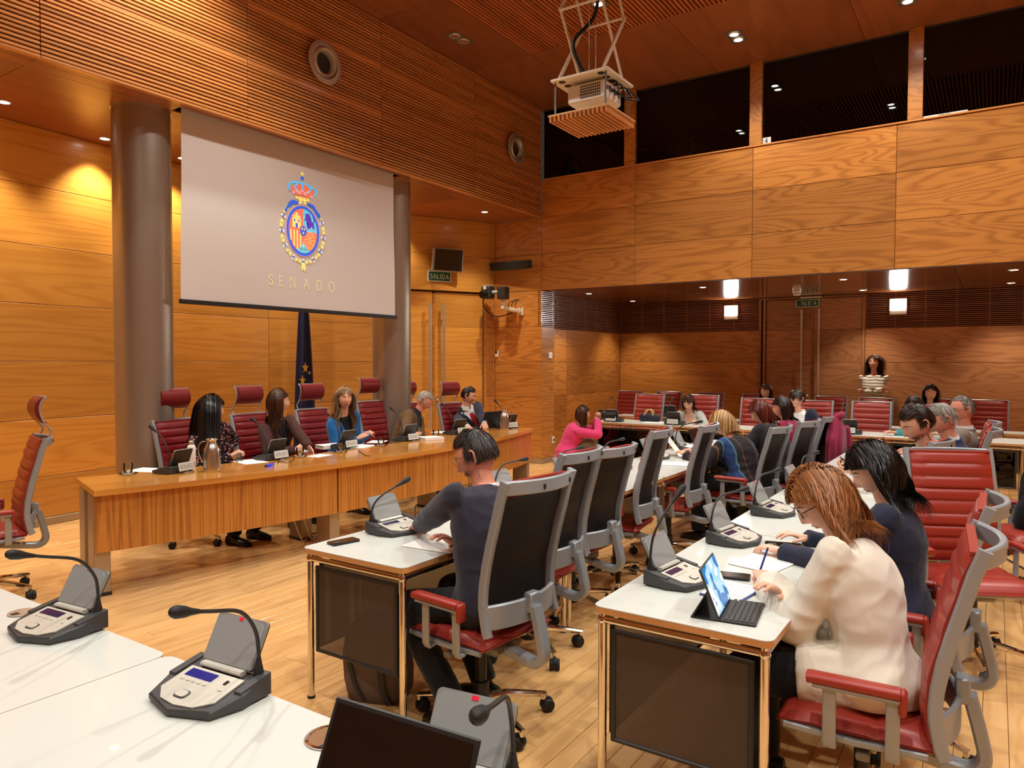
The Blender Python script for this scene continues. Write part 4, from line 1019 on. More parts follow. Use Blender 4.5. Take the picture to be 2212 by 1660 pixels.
    path = np.array(path)                         # K+1, n, 3
    if wave or curl:
        t = np.linspace(0, 1, K+1)[:, None]; amp = (wave*t**1.2); a = np.sin(t*9+clump[None, :]); b = np.cos(t*9+clump[None, :])
        path[:, :, 0] += amp*a; path[:, :, 1] += amp*b*.8
        if curl:
            path[:, :, 0] += curl*np.sin(t*26+phase)*np.minimum(1, t*4); path[:, :, 1] += curl*np.cos(t*26+phase)*np.minimum(1, t*4); path[:, :, 2] += .4*curl*np.sin(t*31+phase)
    W_ = np.einsum('ij,knj->kni', R, path*sc)+Tn
    cen = Tn+R @ np.array((0, -.01, 0)); vs = []; fs = []; wd = width*(.6+.8*rs.rand(n))
    tg = np.gradient(W_, axis=0); out = W_-np.array(cen)[None, None]; out[:, :, 2] *= .3; side = np.cross(tg, out); side /= np.linalg.norm(side, axis=2)[:, :, None]+1e-9
    tw = rs.normal(size=(n,))*.22; on = out/(np.linalg.norm(out, axis=2)[:, :, None]+1e-9); side = side*np.cos(tw)[None, :, None]+on*np.sin(tw)[None, :, None]
    tp = np.minimum(1, (1.0-np.linspace(0, 1, K+1)**3)+.12)[:, None, None]
    A = W_-side*wd[None, :, None]*.5*tp; Bq = W_+side*wd[None, :, None]*.5*tp
    inter = np.stack([A, Bq], 2).transpose(1, 0, 2, 3).reshape(-1, 3); b0 = len(mb.v); mb.v += [tuple(x) for x in inter]
    for i in range(n):
        o = b0+i*(K+1)*2
        for k in range(K): mb.f.append((o+2*k, o+2*k+1, o+2*k+3, o+2*k+2)); mb.m.append(mb.cur)
    # scalp cap under the strands
    nth, nph = 18, 28; pts = []; keep = []
    for i in range(nth+1):
        t = pi*i/nth
        for j in range(nph):
            a = 2*pi*j/nph; d = (sin(t)*sin(a), sin(t)*cos(a), cos(t)); lim = (.52 if not fringe else .46) if d[1] > .30 else (.0 if d[1] > -.05 else -.42)
            if rec and d[1] > .2: lim += .22
            keep.append(d[2] > lim); pts.append(tuple(M @ Vector((d[0]*E[0]*1.005, d[1]*E[1]*1.005, d[2]*E[2]*1.003))))
    b0 = len(mb.v); mb.v += pts
    for i in range(nth):
        for j in range(nph):
            q = (i*nph+j, i*nph+(j+1) % nph, (i+1)*nph+(j+1) % nph, (i+1)*nph+j)
            if sum(keep[x] for x in q) >= 3: mb.f.append([b0+x for x in q]); mb.m.append(mb.cur)
    return mb
# ---- hands
CURL = {'relax': [(18, 26, 16)]*4+[(8, 14, 10)], 'flat': [(4, 6, 4)]*4+[(0, 6, 6)], 'fist': [(62, 78, 45)]*4+[(18, 34, 30)], 'pen': [(40, 44, 22), (50, 52, 26), (62, 66, 36), (68, 70, 38), (22, 26, 16)], 'grip': [(46, 56, 32)]*4+[(16, 26, 22)], 'open': [(2, 4, 2), (4, 6, 4), (8, 8, 6), (12, 10, 8), (-10, 2, 4)]}
_hm = {}
def hand_geo(pose, left):
    k = (pose, left)
    if k in _hm: return _hm[k]
    m = MB(); sx = 1 if left else -1          # thumb side: right hand palm down has its thumb at -X
    m.rings([[(x*(w/2), y, z*t) for x, z in ((1, 0), (.7, .8), (0, 1), (-.7, .8), (-1, 0), (-.7, -.8), (0, -1), (.7, -.8))] for y, w, t in ((-.022, .05, .019), (0, .056, .02), (.03, .074, .0165), (.06, .082, .0145), (.088, .08, .0125), (.098, .07, .008))])
    base = [(sx*.029, .088), (sx*.0095, .094), (-sx*.0105, .090), (-sx*.029, .080)]; ln = [(.040, .024, .019), (.045, .028, .02), (.041, .026, .019), (.032, .019, .017)]
    for i in range(4):
        p = Vector((base[i][0], base[i][1]-.012, 0)); ang = 0; pts = [p-Vector((0, .02, 0)), p.copy()]; fan = (1.5-i)*sx*.055
        for L_, c in zip(ln[i], CURL[pose][i]):
            ang += RAD(c); p = p+Vector((sin(fan)*cos(ang), cos(fan)*cos(ang), -sin(ang)))*L_; pts.append(p.copy())
        m.tube(catmull(pts, 3), [.0095]*4+[.0088]*3+[.0082]*3+[.0076, .0074, .0066, .0035][:max(0, 3*(len(pts)-1)+1-10)], 8)
    c = CURL[pose][4]; p = Vector((sx*.026, .012, -.004)); pts = [Vector((sx*.012, .0, -.003)), p.copy()]; ang = 0
    for L_, cc in zip((.036, .030, .024), c):
        ang += RAD(cc); d = Vector((sx*cos(.95+ang*.5), sin(.95+ang*.5), -.25-sin(ang)*.35)).normalized(); p = p+d*L_; pts.append(p.copy())
    cr = catmull(pts, 3); m.tube(cr, [.013, .013, .0125, .012, .0115, .011, .0105, .0102, .0098, .0095, .009, .0085, .005][:len(cr)], 8)
    me = remesh(m, .0042, 2, name='hand'); _hm[k] = ([v.co.copy() for v in me.vertices], [tuple(f.vertices) for f in me.polygons]); bpy.data.meshes.remove(me)
    return _hm[k]
# ---- cloth and skin
def clothmat(name, col, rough=.8, bump=400, b=.15): return pbr(name, col, rough, spec=.25, bump=(bump, b, .002), sheen=.15)
for nm, c in {'skin': (222, 164, 134), 'skin_pale': (232, 182, 154), 'skin_red': (216, 146, 120)}.items():
    m = pbr(nm, srgb(*c), .5, spec=.35, var=.06); m.node_tree.nodes['Principled BSDF'].inputs['Subsurface Weight'].default_value = .08
    m.node_tree.nodes['Principled BSDF'].inputs['Subsurface Radius'].default_value = (.012, .005, .003)
pbr('lip', srgb(176, 88, 82), .45); pbr('lip_red', srgb(170, 52, 62), .4); pbr('eye_white', srgb(226, 222, 214), .25); pbr('iris', srgb(46, 30, 22), .15); pbr('nail_red', srgb(170, 20, 36), .25)
for nm, c in {'navy': (34, 38, 58), 'navy_blue': (40, 48, 78), 'suit_plum': (46, 44, 56), 'black_cloth': (24, 22, 24), 'charcoal': (42, 40, 42), 'white_shirt': (236, 236, 236), 'ivory': (228, 220, 202), 'blue_jacket': (24, 96, 156), 'pink': (222, 66, 120), 'magenta': (136, 26, 62), 'grey_blazer': (176, 178, 172), 'teal': (60, 140, 150), 'olive_grey': (120, 116, 100), 'taupe_jacket': (120, 108, 96), 'trouser_black': (20, 20, 22), 'trouser_grey': (90, 88, 84)}.items(): clothmat(nm, srgb(*c))
def patterned(name, fn):
    m, N, L, B = newmat(name); B.inputs['Roughness'].default_value = .85; B.inputs['Specular IOR Level'].default_value = .2
    tc = N.new('ShaderNodeTexCoord'); fn(N, L, B, tc); return m
def ramp(N, L, fac, stops, const=True):
    r = N.new('ShaderNodeValToRGB'); r.color_ramp.interpolation = 'CONSTANT' if const else 'LINEAR'
    while len(r.color_ramp.elements) < len(stops): r.color_ramp.elements.new(.5)
    for e, (p, c) in zip(r.color_ramp.elements, stops): e.position = p; e.color = c
    L.new(fac, r.inputs[0]); return r.outputs[0]
def _pin(N, L, B, tc):
    sp = N.new('ShaderNodeSeparateXYZ'); L.new(tc.outputs['Object'], sp.inputs[0]); s = math_(N, L, 'SINE', math_(N, L, 'MULTIPLY', math_(N, L, 'ADD', sp.outputs[0], math_(N, L, 'MULTIPLY', sp.outputs[1], .8)), 700))
    L.new(ramp(N, L, math_(N, L, 'ADD', math_(N, L, 'MULTIPLY', s, .5), .5), [(0, srgb(50, 28, 28)), (.8, srgb(112, 76, 68))]), B.inputs['Base Color'])
patterned('pinstripe', _pin)
def _str(N, L, B, tc):
    nz = N.new('ShaderNodeTexNoise'); L.new(tc.outputs['Object'], nz.inputs['Vector']); nz.inputs['Scale'].default_value = 5
    sp = N.new('ShaderNodeSeparateXYZ'); L.new(tc.outputs['Object'], sp.inputs[0]); f = math_(N, L, 'FRACT', math_(N, L, 'MULTIPLY', math_(N, L, 'ADD', sp.outputs[2], math_(N, L, 'MULTIPLY', nz.outputs['Fac'], .05)), 21))
    L.new(ramp(N, L, f, [(0, srgb(236, 228, 212)), (.78, srgb(32, 30, 34))]), B.inputs['Base Color'])
patterned('breton', _str)
def _flo(N, L, B, tc):
    v = N.new('ShaderNodeTexVoronoi'); L.new(tc.outputs['Object'], v.inputs['Vector']); v.inputs['Scale'].default_value = 40; v.inputs['Randomness'].default_value = 1
    c = ramp(N, L, v.outputs['Distance'], [(0, srgb(214, 120, 110)), (.16, srgb(206, 168, 140)), (.30, srgb(150, 64, 80)), (.38, srgb(30, 24, 30))])
    L.new(c, B.inputs['Base Color'])
patterned('floral', _flo)
def _twd(N, L, B, tc):
    nz = N.new('ShaderNodeTexNoise'); L.new(tc.outputs['Object'], nz.inputs['Vector']); nz.inputs['Scale'].default_value = 160; nz.inputs['Detail'].default_value = 3
    L.new(ramp(N, L, nz.outputs['Fac'], [(.3, srgb(70, 50, 30)), (.7, srgb(126, 98, 66))], False), B.inputs['Base Color'])
patterned('tweed', _twd)
def _kim(N, L, B, tc):
    sp = N.new('ShaderNodeSeparateXYZ'); L.new(tc.outputs['Object'], sp.inputs[0]); f = math_(N, L, 'FRACT', math_(N, L, 'ADD', math_(N, L, 'MULTIPLY', math_(N, L, 'ADD', sp.outputs[0], math_(N, L, 'MULTIPLY', sp.outputs[1], -.45)), 3.1), .15))
    L.new(ramp(N, L, f, [(0, srgb(40, 36, 38)), (.30, srgb(110, 76, 58)), (.34, srgb(40, 36, 38)), (.44, srgb(74, 120, 140)), (.47, srgb(44, 66, 112)), (.62, srgb(74, 120, 140)), (.65, srgb(44, 40, 42)), (.80, srgb(96, 66, 50)), (.83, srgb(40, 36, 38))]), B.inputs['Base Color'])
patterned('striped_kimono', _kim)
pbr('tie_red', srgb(196, 34, 44), .5); pbr('glass_frame', srgb(40, 34, 30), .3); pbr('gold_frame', srgb(190, 150, 90), .25, 1); pbr('shoe_black', srgb(18, 17, 17), .3)
TORSO = {'m': [(-.17, .13, .10, 0), (-.08, .168, .120, 0), (0, .175, .126, 0), (.22, .162, .118, .01), (.45, .168, .122, .012), (.66, .188, .124, .005), (.80, .192, .110, -.005), (.90, .160, .088, -.01), (.97, .092, .072, -.006), (1.05, .060, .062, .0)],
         'f': [(-.17, .13, .10, 0), (-.08, .170, .118, 0), (0, .172, .122, 0), (.22, .138, .102, .01), (.42, .142, .106, .012), (.60, .160, .128, .018), (.78, .164, .104, 0), (.89, .140, .080, -.008), (.96, .078, .064, -.006), (1.05, .050, .054, 0)]}
def ik(S_, W_, a, b, pole):
    d = W_-S_; L_ = min(d.length, (a+b)*.998); u = d.normalized(); x = (a*a-b*b+L_*L_)/(2*L_); h = sqrt(max(0, a*a-x*x))
    pv = Vector(pole); pv = (pv-u*pv.dot(u)).normalized(); return S_+u*x+pv*h, S_+u*L_
def person(label, hip, head, face, hface=None, hpitch=0, hroll=0, sex='m', s=1.0, hands=(None, None), poses=('relax', 'relax'), hz=.575, pose='sit', top='navy', shirt=None, vneck=None, legs='trouser_black', skin='skin', hair=None, tie=None, glasses=None, beard=None, fine=False, group='people in the hall', lips=None, knees=None, feet=None, coat=0.0, poles=(None, None), palm=(None, None), fold=.0035, wide=1.0, long_top=False, turtleneck=False, sleeve=1.0, skirt=.28, collar=False):
    root = empty('person', (hip[0], hip[1], 0), label=label, cat='person', group=group); O = -Vector((hip[0], hip[1], 0)); seed = int(abs(hip[0]*131+hip[1]*517)) % 997
    fa = RAD(face); Fw = Vector((cos(fa), sin(fa), 0)); Rt = Vector((sin(fa), -cos(fa), 0)); Up = Vector((0, 0, 1))
    P = Vector((0, 0, hz)); Hc = Vector(head)+O
    hf = RAD(face if hface is None else hface)
    HR = Matrix.Rotation(hf-pi/2, 4, 'Z') @ Matrix.Rotation(-RAD(hpitch), 4, 'X') @ Matrix.Rotation(RAD(hroll), 4, 'Y'); HM = Matrix.Translation(Hc) @ HR @ Matrix.Scale(s, 4)
    hu = HR.to_3x3() @ Vector((0, 0, 1)); hfw = HR.to_3x3() @ Vector((0, 1, 0))
    d0 = (Hc-P).normalized(); nk = (hu*.45+d0*.4+Up*.25).normalized()
    Nb = Hc-nk*.178*s-hfw*.012
    ctrl = P+Up*((Nb-P).length*.52)+(Nb-P-Up*(Nb-P).z)*.16-Fw*.015
    def spine(t):
        if t <= 1: c = P*(1-t)**2+ctrl*2*t*(1-t)+Nb*t*t if t >= 0 else P+(ctrl-P)*2*t; tn = ((ctrl-P)*(1-max(t, 0))+(Nb-ctrl)*max(t, 0)).normalized()
        else: tn = (Nb-ctrl).normalized(); c = Nb+tn*(t-1)*.5
        return c, tn
    tab = TORSO[sex]
    def ab(t):
        for q, r in zip(tab, tab[1:]):
            if t <= r[0]: k = (t-q[0])/(r[0]-q[0]); k = max(0, min(1, k)); return [q[i]+(r[i]-q[i])*k for i in (1, 2, 3)]
        return list(tab[-1][1:])
    def tpt(ang, t, off=0.0, k=1.0):
        c, tn = spine(t); R_ = (Rt-tn*Rt.dot(tn)).normalized(); F_ = tn.cross(R_); a, b, f = ab(t)
        return c+R_*((a*wide*s+off)*k*cos(ang))+F_*((b*s+off)*k*sin(ang)+f*s)
    def torso(mb, off, t0, t1, n=22, k=24, flare=0.0):
        rs = []
        for i in range(n+1):
            t = t0+(t1-t0)*i/n; o = off+flare*max(0, .15-t)/.3; rs.append([tuple(tpt(2*pi*j/k, t, o)) for j in range(k)])
        mb.rings(rs)
    # arms
    arms = []; sw = (.178 if sex == 'm' else .152)*s*wide; a1, a2 = .285*s, .255*s
    cS, tS = spine(.85); R_ = (Rt-tS*Rt.dot(tS)).normalized(); F_ = tS.cross(R_)
    for i, sg in ((0, -1), (1, 1)):
        tgt = hands[i]
        if tgt is None: W0 = P+Rt*(sg*.20)+Fw*.30+Up*.02
        else: W0 = Vector(tgt)+O
        Sh = cS+R_*(sg*sw)+F_*(.012 if (W0-cS).dot(F_) > .2 else 0)
        pole = poles[i] if poles[i] is not None else tuple(Rt*(sg*.75)-Up*.9-Fw*.25)
        El, Wr = ik(Sh, W0, a1, a2, pole); arms.append((Sh, El, Wr, sg))
    def arm(mb, A, off, r0=.050, r1=.041, r2=.029, w1=1.0, cuff=0.0):
        Sh, El, Wr, sg = A; q = (Wr-El).normalized(); c = catmull([Sh-(El-Sh)*.12+R_*(-sg*.02), Sh, Sh.lerp(El, .5), El-(El-Sh)*.08, El+(Wr-El)*.08, El.lerp(Wr, .45), Wr+q*cuff], 4)
        n = len(c); ks = [(0, r0*.95), (.17, r0*1.08), (.4, r0*.96), (.62, r1*1.05), (.72, r1*1.05), (.85, (r1+r2)*.56), (1, r2)]; rr = []
        for i in range(n):
            t = i/(n-1)
            for (ta, ra), (tb, rb) in zip(ks, ks[1:]):
                if t <= tb+1e-9: rr.append((ra+(rb-ra)*(t-ta)/(tb-ta))*s+off); break
        mb.tube(c, rr, 12)
    # legs
    if pose == 'sit':
        kn = knees or [P+Rt*(sg*.13)+Fw*.42*s+Up*(-.06) for sg in (-1, 1)]; an = feet or [Vector((k.x, k.y, .09))-Fw*.02 for k in kn]
    elif pose == 'stand':
        kn = [P+Rt*(sg*.10)+Fw*.02-Up*.43*s for sg in (-1, 1)]; an = [Vector((k.x, k.y, .09))-Fw*.03 for k in kn]
    else: kn, an = knees, feet
    hipj = [P+Rt*(sg*.088*s)-Up*.02 for sg in (-1, 1)]
    def leg(mb, i, off, r=(.088, .062, .052, .040)):
        mid = hipj[i].lerp(kn[i], .5); c = catmull([hipj[i], mid, kn[i]-(kn[i]-hipj[i])*.06, kn[i]+(an[i]-kn[i])*.08, kn[i].lerp(an[i], .4), an[i]], 4); n = len(c); rr = []
        ks = [(0, r[0]), (.4, r[0]*.86), (.62, r[1]), (.8, r[2]), (1, r[3])]
        for j in range(n):
            t = j/(n-1)
            for (ta, ra), (tb, rb) in zip(ks, ks[1:]):
                if t <= tb+1e-9: rr.append(ra+(rb-ra)*(t-ta)/(tb-ta)+off); break
        mb.tube(c, rr, 12)
    # --- body: one continuous surface, with head and hands
    m = MB(); torso(m, -.006, -.15, 1.0)
    c0, t0 = spine(.93); m.tube([c0, Nb, Nb.lerp(Hc-nk*.06*s, .6), Hc-nk*.045*s-hfw*.004], [.062*s, .057*s if sex == 'm' else .047*s, .054*s if sex == 'm' else .045*s, .052*s if sex == 'm' else .045*s], 14)
    for A in arms: arm(m, A, -.004)
    for i in (0, 1): leg(m, i, -.008)
    me = remesh(m, .010 if fine else .012, 2)
    ex = MB(); head_mesh(sex == 'f', HM, ex, *((64, 96) if fine else (44, 64)), ears=not (hair and hair[1] == 'long'))
    hmats = []
    for i, (Sh, El, Wr, sg) in enumerate(arms):
        fd = (Wr-El).normalized(); pn = palm[i] if palm[i] is not None else (0, 0, -1); up = -Vector(pn); up = (up-fd*up.dot(fd)).normalized(); xr = fd.cross(up)
        Mh = Matrix(((xr.x, fd.x, up.x, Wr.x), (xr.y, fd.y, up.y, Wr.y), (xr.z, fd.z, up.z, Wr.z), (0, 0, 0, 1))) @ Matrix.Scale(s*(.98 if sex == 'm' else .9), 4)
        v, f = hand_geo(poses[i], sg < 0); ex.add(v, f, Mh); hmats.append(Mh)
    me = join_into(me, ex); me.materials.append(MAT[skin]); body = link('body', me, root)
    fem = sex == 'f'
    for sg in (-1, 1):
        y = float(head_front(sg*.031, .010, fem)); e = MB().sphere((0, 0, 0), .0118, 12, 9, HM @ Matrix.Translation((sg*.031, y-.0068, .010)) @ Matrix.Diagonal((1.15, 1, .62, 1))).build('eye', MAT['eye_white'], body, 80)
        MB().sphere((0, 0, 0), .0058, 10, 8, HM @ Matrix.Translation((sg*.031, y-.0005, .009))).build('iris', MAT['iris'], e, 80)
        xs = [sg*(.014+.034*k/5) for k in range(6)]; zs = [.026+.006*sin(pi*min(1, k/4.2)) for k in range(6)]
        MB().tube([HM @ Vector((x, float(head_front(x, z, fem))+.0012, z)) for x, z in zip(xs, zs)], [.0016, .0026, .0028, .0026, .002, .001], 6).build('eyebrow', MAT[hair[0]] if hair else MAT['hair_dark'], body, 80)
    lp = MB(); nx = 12; pts = []
    for k in range(5):
        for i in range(nx+1):
            u = i/nx*2-1; x = u*.024; e = (1-u*u)**.6; z = -.0665+(-.009+.0165*k/4)*e; pts.append(tuple(HM @ Vector((x, float(head_front(x, z, fem))+.0011, z))))
    lp.add(pts, [(k*(nx+1)+i, k*(nx+1)+i+1, (k+1)*(nx+1)+i+1, (k+1)*(nx+1)+i) for k in range(4) for i in range(nx)]); lp.build('lips', MAT[lips or 'lip'], body, 80)
    # --- clothes
    voxel = .009 if fine else .0125
    m = MB(); torso(m, .016+coat*.5, (-.20 if not long_top else -.42), .965, flare=.02+coat)
    for A in arms: arm(m, A, .006+.004*sleeve, r0=.053, r1=.046*sleeve, r2=.036*sleeve, cuff=-.004)
    if sex == 'm' or vneck or collar:
        r2_ = (Rt-nk*Rt.dot(nk)).normalized(); f2_ = nk.cross(r2_); rr_ = (.074 if sex == 'm' else .064)*s; c_ = [Nb-nk*.012-f2_*.004+r2_*(rr_*cos(a))+f2_*(rr_*1.02*sin(a)) for a in [pi/2+.35+(2*pi-.7)*k/16 for k in range(17)]]; m.strip(c_, .014, .058, up=tuple(nk))
    if pose != 'stand' and not long_top:
        for i in (0, 1): m.tube([hipj[i]-Up*.0, hipj[i].lerp(kn[i], skirt*.6), hipj[i].lerp(kn[i], skirt)], [.112*s, (.105+skirt*.03)*s, (.098+skirt*.03)*s], 12)
    jm = remesh(m, voxel, 3, fold, 9, seed, 'jacket')
    if vneck:
        h0, wv = vneck; bm = bmesh.new(); bm.from_mesh(jm); kill = []
        for v in bm.verts:
            best = None
            for t in [h0+(1.05-h0)*q/10 for q in range(11)]:
                c, tn = spine(t); e = abs((v.co-c).dot(tn))
                if best is None or e < best[0]: best = (e, t, c, tn)
            e, t, c, tn = best; r2 = (Rt-tn*Rt.dot(tn)).normalized(); f2 = tn.cross(r2); x = (v.co-c).dot(r2); y = (v.co-c).dot(f2)
            if any((v.co-(a_+(b_-a_)*max(0, min(1, (v.co-a_).dot(b_-a_)/(b_-a_).length_squared)))).length < .068*s for A_ in arms for a_, b_ in ((A_[0]+(A_[1]-A_[0])*.25, A_[1]), (A_[1], A_[2]))): continue
            if .0 < y < ab(t)[1]*s+.075+coat and t > h0 and abs(x) < wv*s*min(1, (t-h0)/(.90-h0)): kill.append(v)
        bmesh.ops.delete(bm, geom=kill, context='VERTS'); bm.to_mesh(jm); bm.free()
    jm.materials.append(MAT[top]); jk = link('jacket', jm, root)
    if vneck:
        for sg in (-1, 1):
            h0, wv = vneck; lap = MB(); rows = []
            for q in range(9):
                t = h0+(.925-h0)*q/8; a, b, f = ab(t); xx = wv*s*min(1, (t-h0)/(.90-h0)); wl = .010+.030*math.sin(pi*min(1, (q+1)/8.5))
                def pp(x, o): return tpt(math.acos(max(-.97, min(.97, sg*x/(a*wide*s+.02)))), t, .016+coat*.5+o)
                rows.append([tuple(pp(xx-.004, .006)), tuple(pp(xx+wl*.5, .014)), tuple(pp(xx+wl, .009)), tuple(pp(xx+wl, .0))])
            lap.rings(rows, close=False, cap0=False, cap1=False); lap.build('lapel', MAT[top], jk, 60)
    if shirt:
        m = MB(); torso(m, .006, .1, .985 if not turtleneck else 1.02); m.tube([spine(.92)[0], Nb+nk*(.012 if not turtleneck else .05)], [.066*s, (.06 if sex == 'm' else .05)*s if not turtleneck else .058*s], 14)
        sm_ = remesh(m, .012, 2, name='shirt'); sm_.materials.append(MAT[shirt]); link('shirt', sm_, root)
        if sex == 'm' and not turtleneck:
            rs = []; n = 20
            for k in range(n+1):
                a = pi/2+.25+(2*pi-.5)*k/n; e1 = Rt; tn = nk; r2 = (Rt-tn*Rt.dot(tn)).normalized(); f2 = tn.cross(r2)
                q = lambda h, r: Nb+tn*h+r2*(r*cos(a))+f2*(r*sin(a))
                rs.append([tuple(q(-.02, .066*s)), tuple(q(.036, .061*s)), tuple(q(.036, .065*s)), tuple(q(-.02, .071*s))])
            MB().rings(rs).build('collar', MAT[shirt], root, 50)
            for i, (Sh, El, Wr, sg) in enumerate(arms): q = (Wr-El).normalized(); MB().tube([Wr-q*.03, Wr+q*.012], [.034*s, .035*s], 14).build('cuff', MAT[shirt], root, 50)
    if tie:
        tb = MB(); rows = []
        for q in range(12):
            t = .93-.62*q/11; w = (.020 if q == 0 else .016+.022*min(1, q/8)); rows.append([tuple(tpt(pi/2+x/.12, t, .013+(.008 if abs(x) < 1e-6 else 0))) for x in (-w, 0, w)])
        tb.rings(rows, close=False, cap0=False, cap1=False); tb.build('tie', MAT[tie], root, 60)
    m = MB(); torso(m, .006, -.17, .12, n=6)
    for i in (0, 1): leg(m, i, .006, (.092, .068, .062, .056))
    tm = remesh(m, .014, 2, .002, 8, seed, 'trousers'); tm.materials.append(MAT[legs]); link('trousers', tm, root)
    for i in (0, 1):
        ft = an[i]; z0 = -ft.z; fdr = Fw if pose != 'kneel' else Fw
        MB().rings([[tuple(Vector((ft.x, ft.y, 0))+fdr*y+Rt*(w*cos(a))+Up*(max(0, hh/2+hh/2*sin(a)))) for a in [2*pi*j/12 for j in range(12)]] for y, w, hh in ((-.085, .02, .04), (-.075, .034, .085), (-.02, .038, .10), (.05, .042, .075), (.12, .046, .058), (.165, .036, .045), (.182, .012, .025))]).build('shoe', MAT['shoe_black'], root, 60)
    # --- hair and the like
    if hair:
        nm, st, kw = hair; hb = MB(); bk = [(tuple(spine(.80)[0]+F_*.0), .125*s*wide+.02)]+[(tuple(A[0]), .078*s) for A in arms]+[(tuple(spine(.62)[0]), .13*s)]+[(tuple(spine(.92)[0]), .095*s)]
        hair_mesh(hb, HM, st, seed=seed, back=bk if st == 'long' else None, **kw); hb.build('hair', MAT[nm], root, 179)
    if beard:
        bb = MB(); rs = np.random.RandomState(seed); n = 900
        for _ in range(n):
            x = (rs.rand()*2-1)*.062; z = -.045-rs.rand()*.07
            if abs(x) < .018 and -.085 < z < -.05: continue
            if z > -.05 and abs(x) < .045: continue
            y = float(head_front(x, z, False)); p = HM @ Vector((x, y, z)); q = HM @ Vector((x*1.06, y+.005, z-.011)); w = HR.to_3x3() @ Vector((.0013, 0, 0)); bb.add([tuple(p-w), tuple(p+w), tuple(q)], [(0, 1, 2)])
        bb.build('beard', MAT[beard], root, 179)
    if glasses:
        gb = MB()
        for sg in (-1, 1):
            c = [(sg*.033+.023*cos(a), float(head_front(sg*.033, .0, fem))+.016-.004*abs(cos(a)), .006+.018*sin(a)) for a in [2*pi*k/20 for k in range(21)]]; gb.tube([HM @ Vector(p) for p in c], .0016, 6)
            gb.tube([HM @ Vector(p) for p in ((sg*.056, c[0][1]-.004, .014), (sg*.074, .05, .014), (sg*.081, -.005, .012), (sg*.078, -.022, -.004))], .0017, 6)
        gb.tube([HM @ Vector((-.011, float(head_front(0, .012, fem))+.012, .012)), HM @ Vector((.011, float(head_front(0, .012, fem))+.012, .012))], .0016, 6)
        gb.build('glasses', MAT[glasses], root, 60)
    return dict(root=root, arms=arms, hm=hmats, HM=HM, O=O, spine=spine, tpt=tpt, Fw=Fw, Rt=Rt)
def T_(px, py, z): return tuple(atz(px, py, z))
# ---------------------------------------------------------------- who is where
PP = {}
LONG = lambda nm, **k: (nm, 'long', k)
SHORT = lambda nm, **k: (nm, 'short', k)
gD = 'people seated at the dais'
PP['d1'] = person('woman with long black hair and dark floral blouse at the dais, turned away', (4.02, 6.02), (3.94, 5.86, 1.20), -78, -12, 4, sex='f', hands=(T_(487, 978, .79), T_(500, 985, .79)), poses=('fist', 'grip'), top='floral', skin='skin_pale', hair=LONG('hair_black', n=1900, length=.50, width=.005, volume=.22, spread=.35), group=gD, fold=.005)
PP['d2'] = person('woman in striped brown blazer at the dais, turned to her neighbour, hands open', (4.80, 6.08), (4.72, 5.92, 1.235), -84, -28, 2, sex='f', hands=(T_(668, 968, .80), T_(640, 972, .78)), poses=('flat', 'flat'), palm=((-.9, 0, -.3), (.9, .2, -.2)), top='pinstripe', shirt='black_cloth', vneck=(.45, .075), skin='skin_pale', lips='lip_red', hair=LONG('hair_brown', n=1400, length=.27, width=.0045, volume=.16), group=gD)
PP['d3'] = person('woman in a bright blue jacket with long light brown hair at the dais', (5.72, 6.10), (5.62, 5.94, 1.225), -92, -119, -2, sex='f', hands=(T_(795, 938, .79), T_(772, 948, .79)), poses=('relax', 'flat'), palm=((-.8, 0, -.5), (.8, 0, -.5)), top='blue_jacket', shirt='black_cloth', vneck=(.35, .085), skin='skin', lips='lip_red', hair=LONG('hair_light', n=1300, length=.40, width=.005, volume=.12, wave=.014, part=0), group=gD)
PP['d4'] = person('elderly grey haired man in brown tweed jacket reading at the dais', (6.66, 6.06), (6.84, 5.84, 1.155), -78, -62, 38, hroll=-6, hands=(T_(905, 938, .77), T_(880, 945, .77)), poses=('relax', 'relax'), top='tweed', shirt='black_cloth', turtleneck=True, vneck=(.42, .085), skin='skin_red', hair=SHORT('hair_silver', n=900, length=.055, width=.0045, volume=.06), group=gD, fold=.006)
PP['d5'] = person('man in dark suit with a red tie at the far end of the dais', (8.0, 6.0), (7.82, 5.90, 1.175), -98, -66, 16, hands=(T_(1050, 925, .78), T_(1020, 930, .78)), top='navy', shirt='white_shirt', vneck=(.30, .075), tie='tie_red', hair=SHORT('hair_dark', n=900, length=.045, width=.004, volume=.10), group=gD)
PP['man'] = person('man in a dark plum suit with glasses and grey beard, writing at the first desk', (2.66, 1.86), (2.80, 2.065, 1.185), 92, 108, 26, hroll=4, wide=1.14, hands=(T_(900, 1140, .775), T_(985, 1178, .77)), poses=('pen', 'relax'), top='suit_plum', shirt='white_shirt', legs='trouser_black', skin='skin_red', hair=SHORT('hair_saltdark', n=4200, length=.060, width=.0024, volume=.12), beard='hair_grey', glasses='gold_frame', fine=True, fold=.005, s=1.03, knees=[Vector((-.17, .38, .50)), Vector((.16, .38, .50))], feet=[Vector((-.15, .10, .09)), Vector((.15, .16, .09))], poles=((-1, .1, -.9), (.8, -.2, -.6)), group='people at the desks')
PP['photo'] = person('photographer in a pink coat crouching with a camera by the pillar', (8.92, 4.98), (9.02, 4.80, .90), -48, -40, 2, sex='f', hz=.40, pose='kneel', hands=((9.16, 4.64, .855), (9.08, 4.60, .82)), poses=('grip', 'grip'), palm=((-.5, -.4, .2), (0, 0, 1)), top='pink', shirt='black_cloth', vneck=(.0, .09), legs='olive_grey', coat=.02, hair=LONG('hair_brown', n=800, length=.26, width=.006, volume=.1),
    knees=[Vector((.10, -.30, .50)), Vector((.36, -.30, .14))], feet=[Vector((-.02, -.34, .09)), Vector((.12, -.12, .09))], group='people standing about', fold=.005, long_top=True)
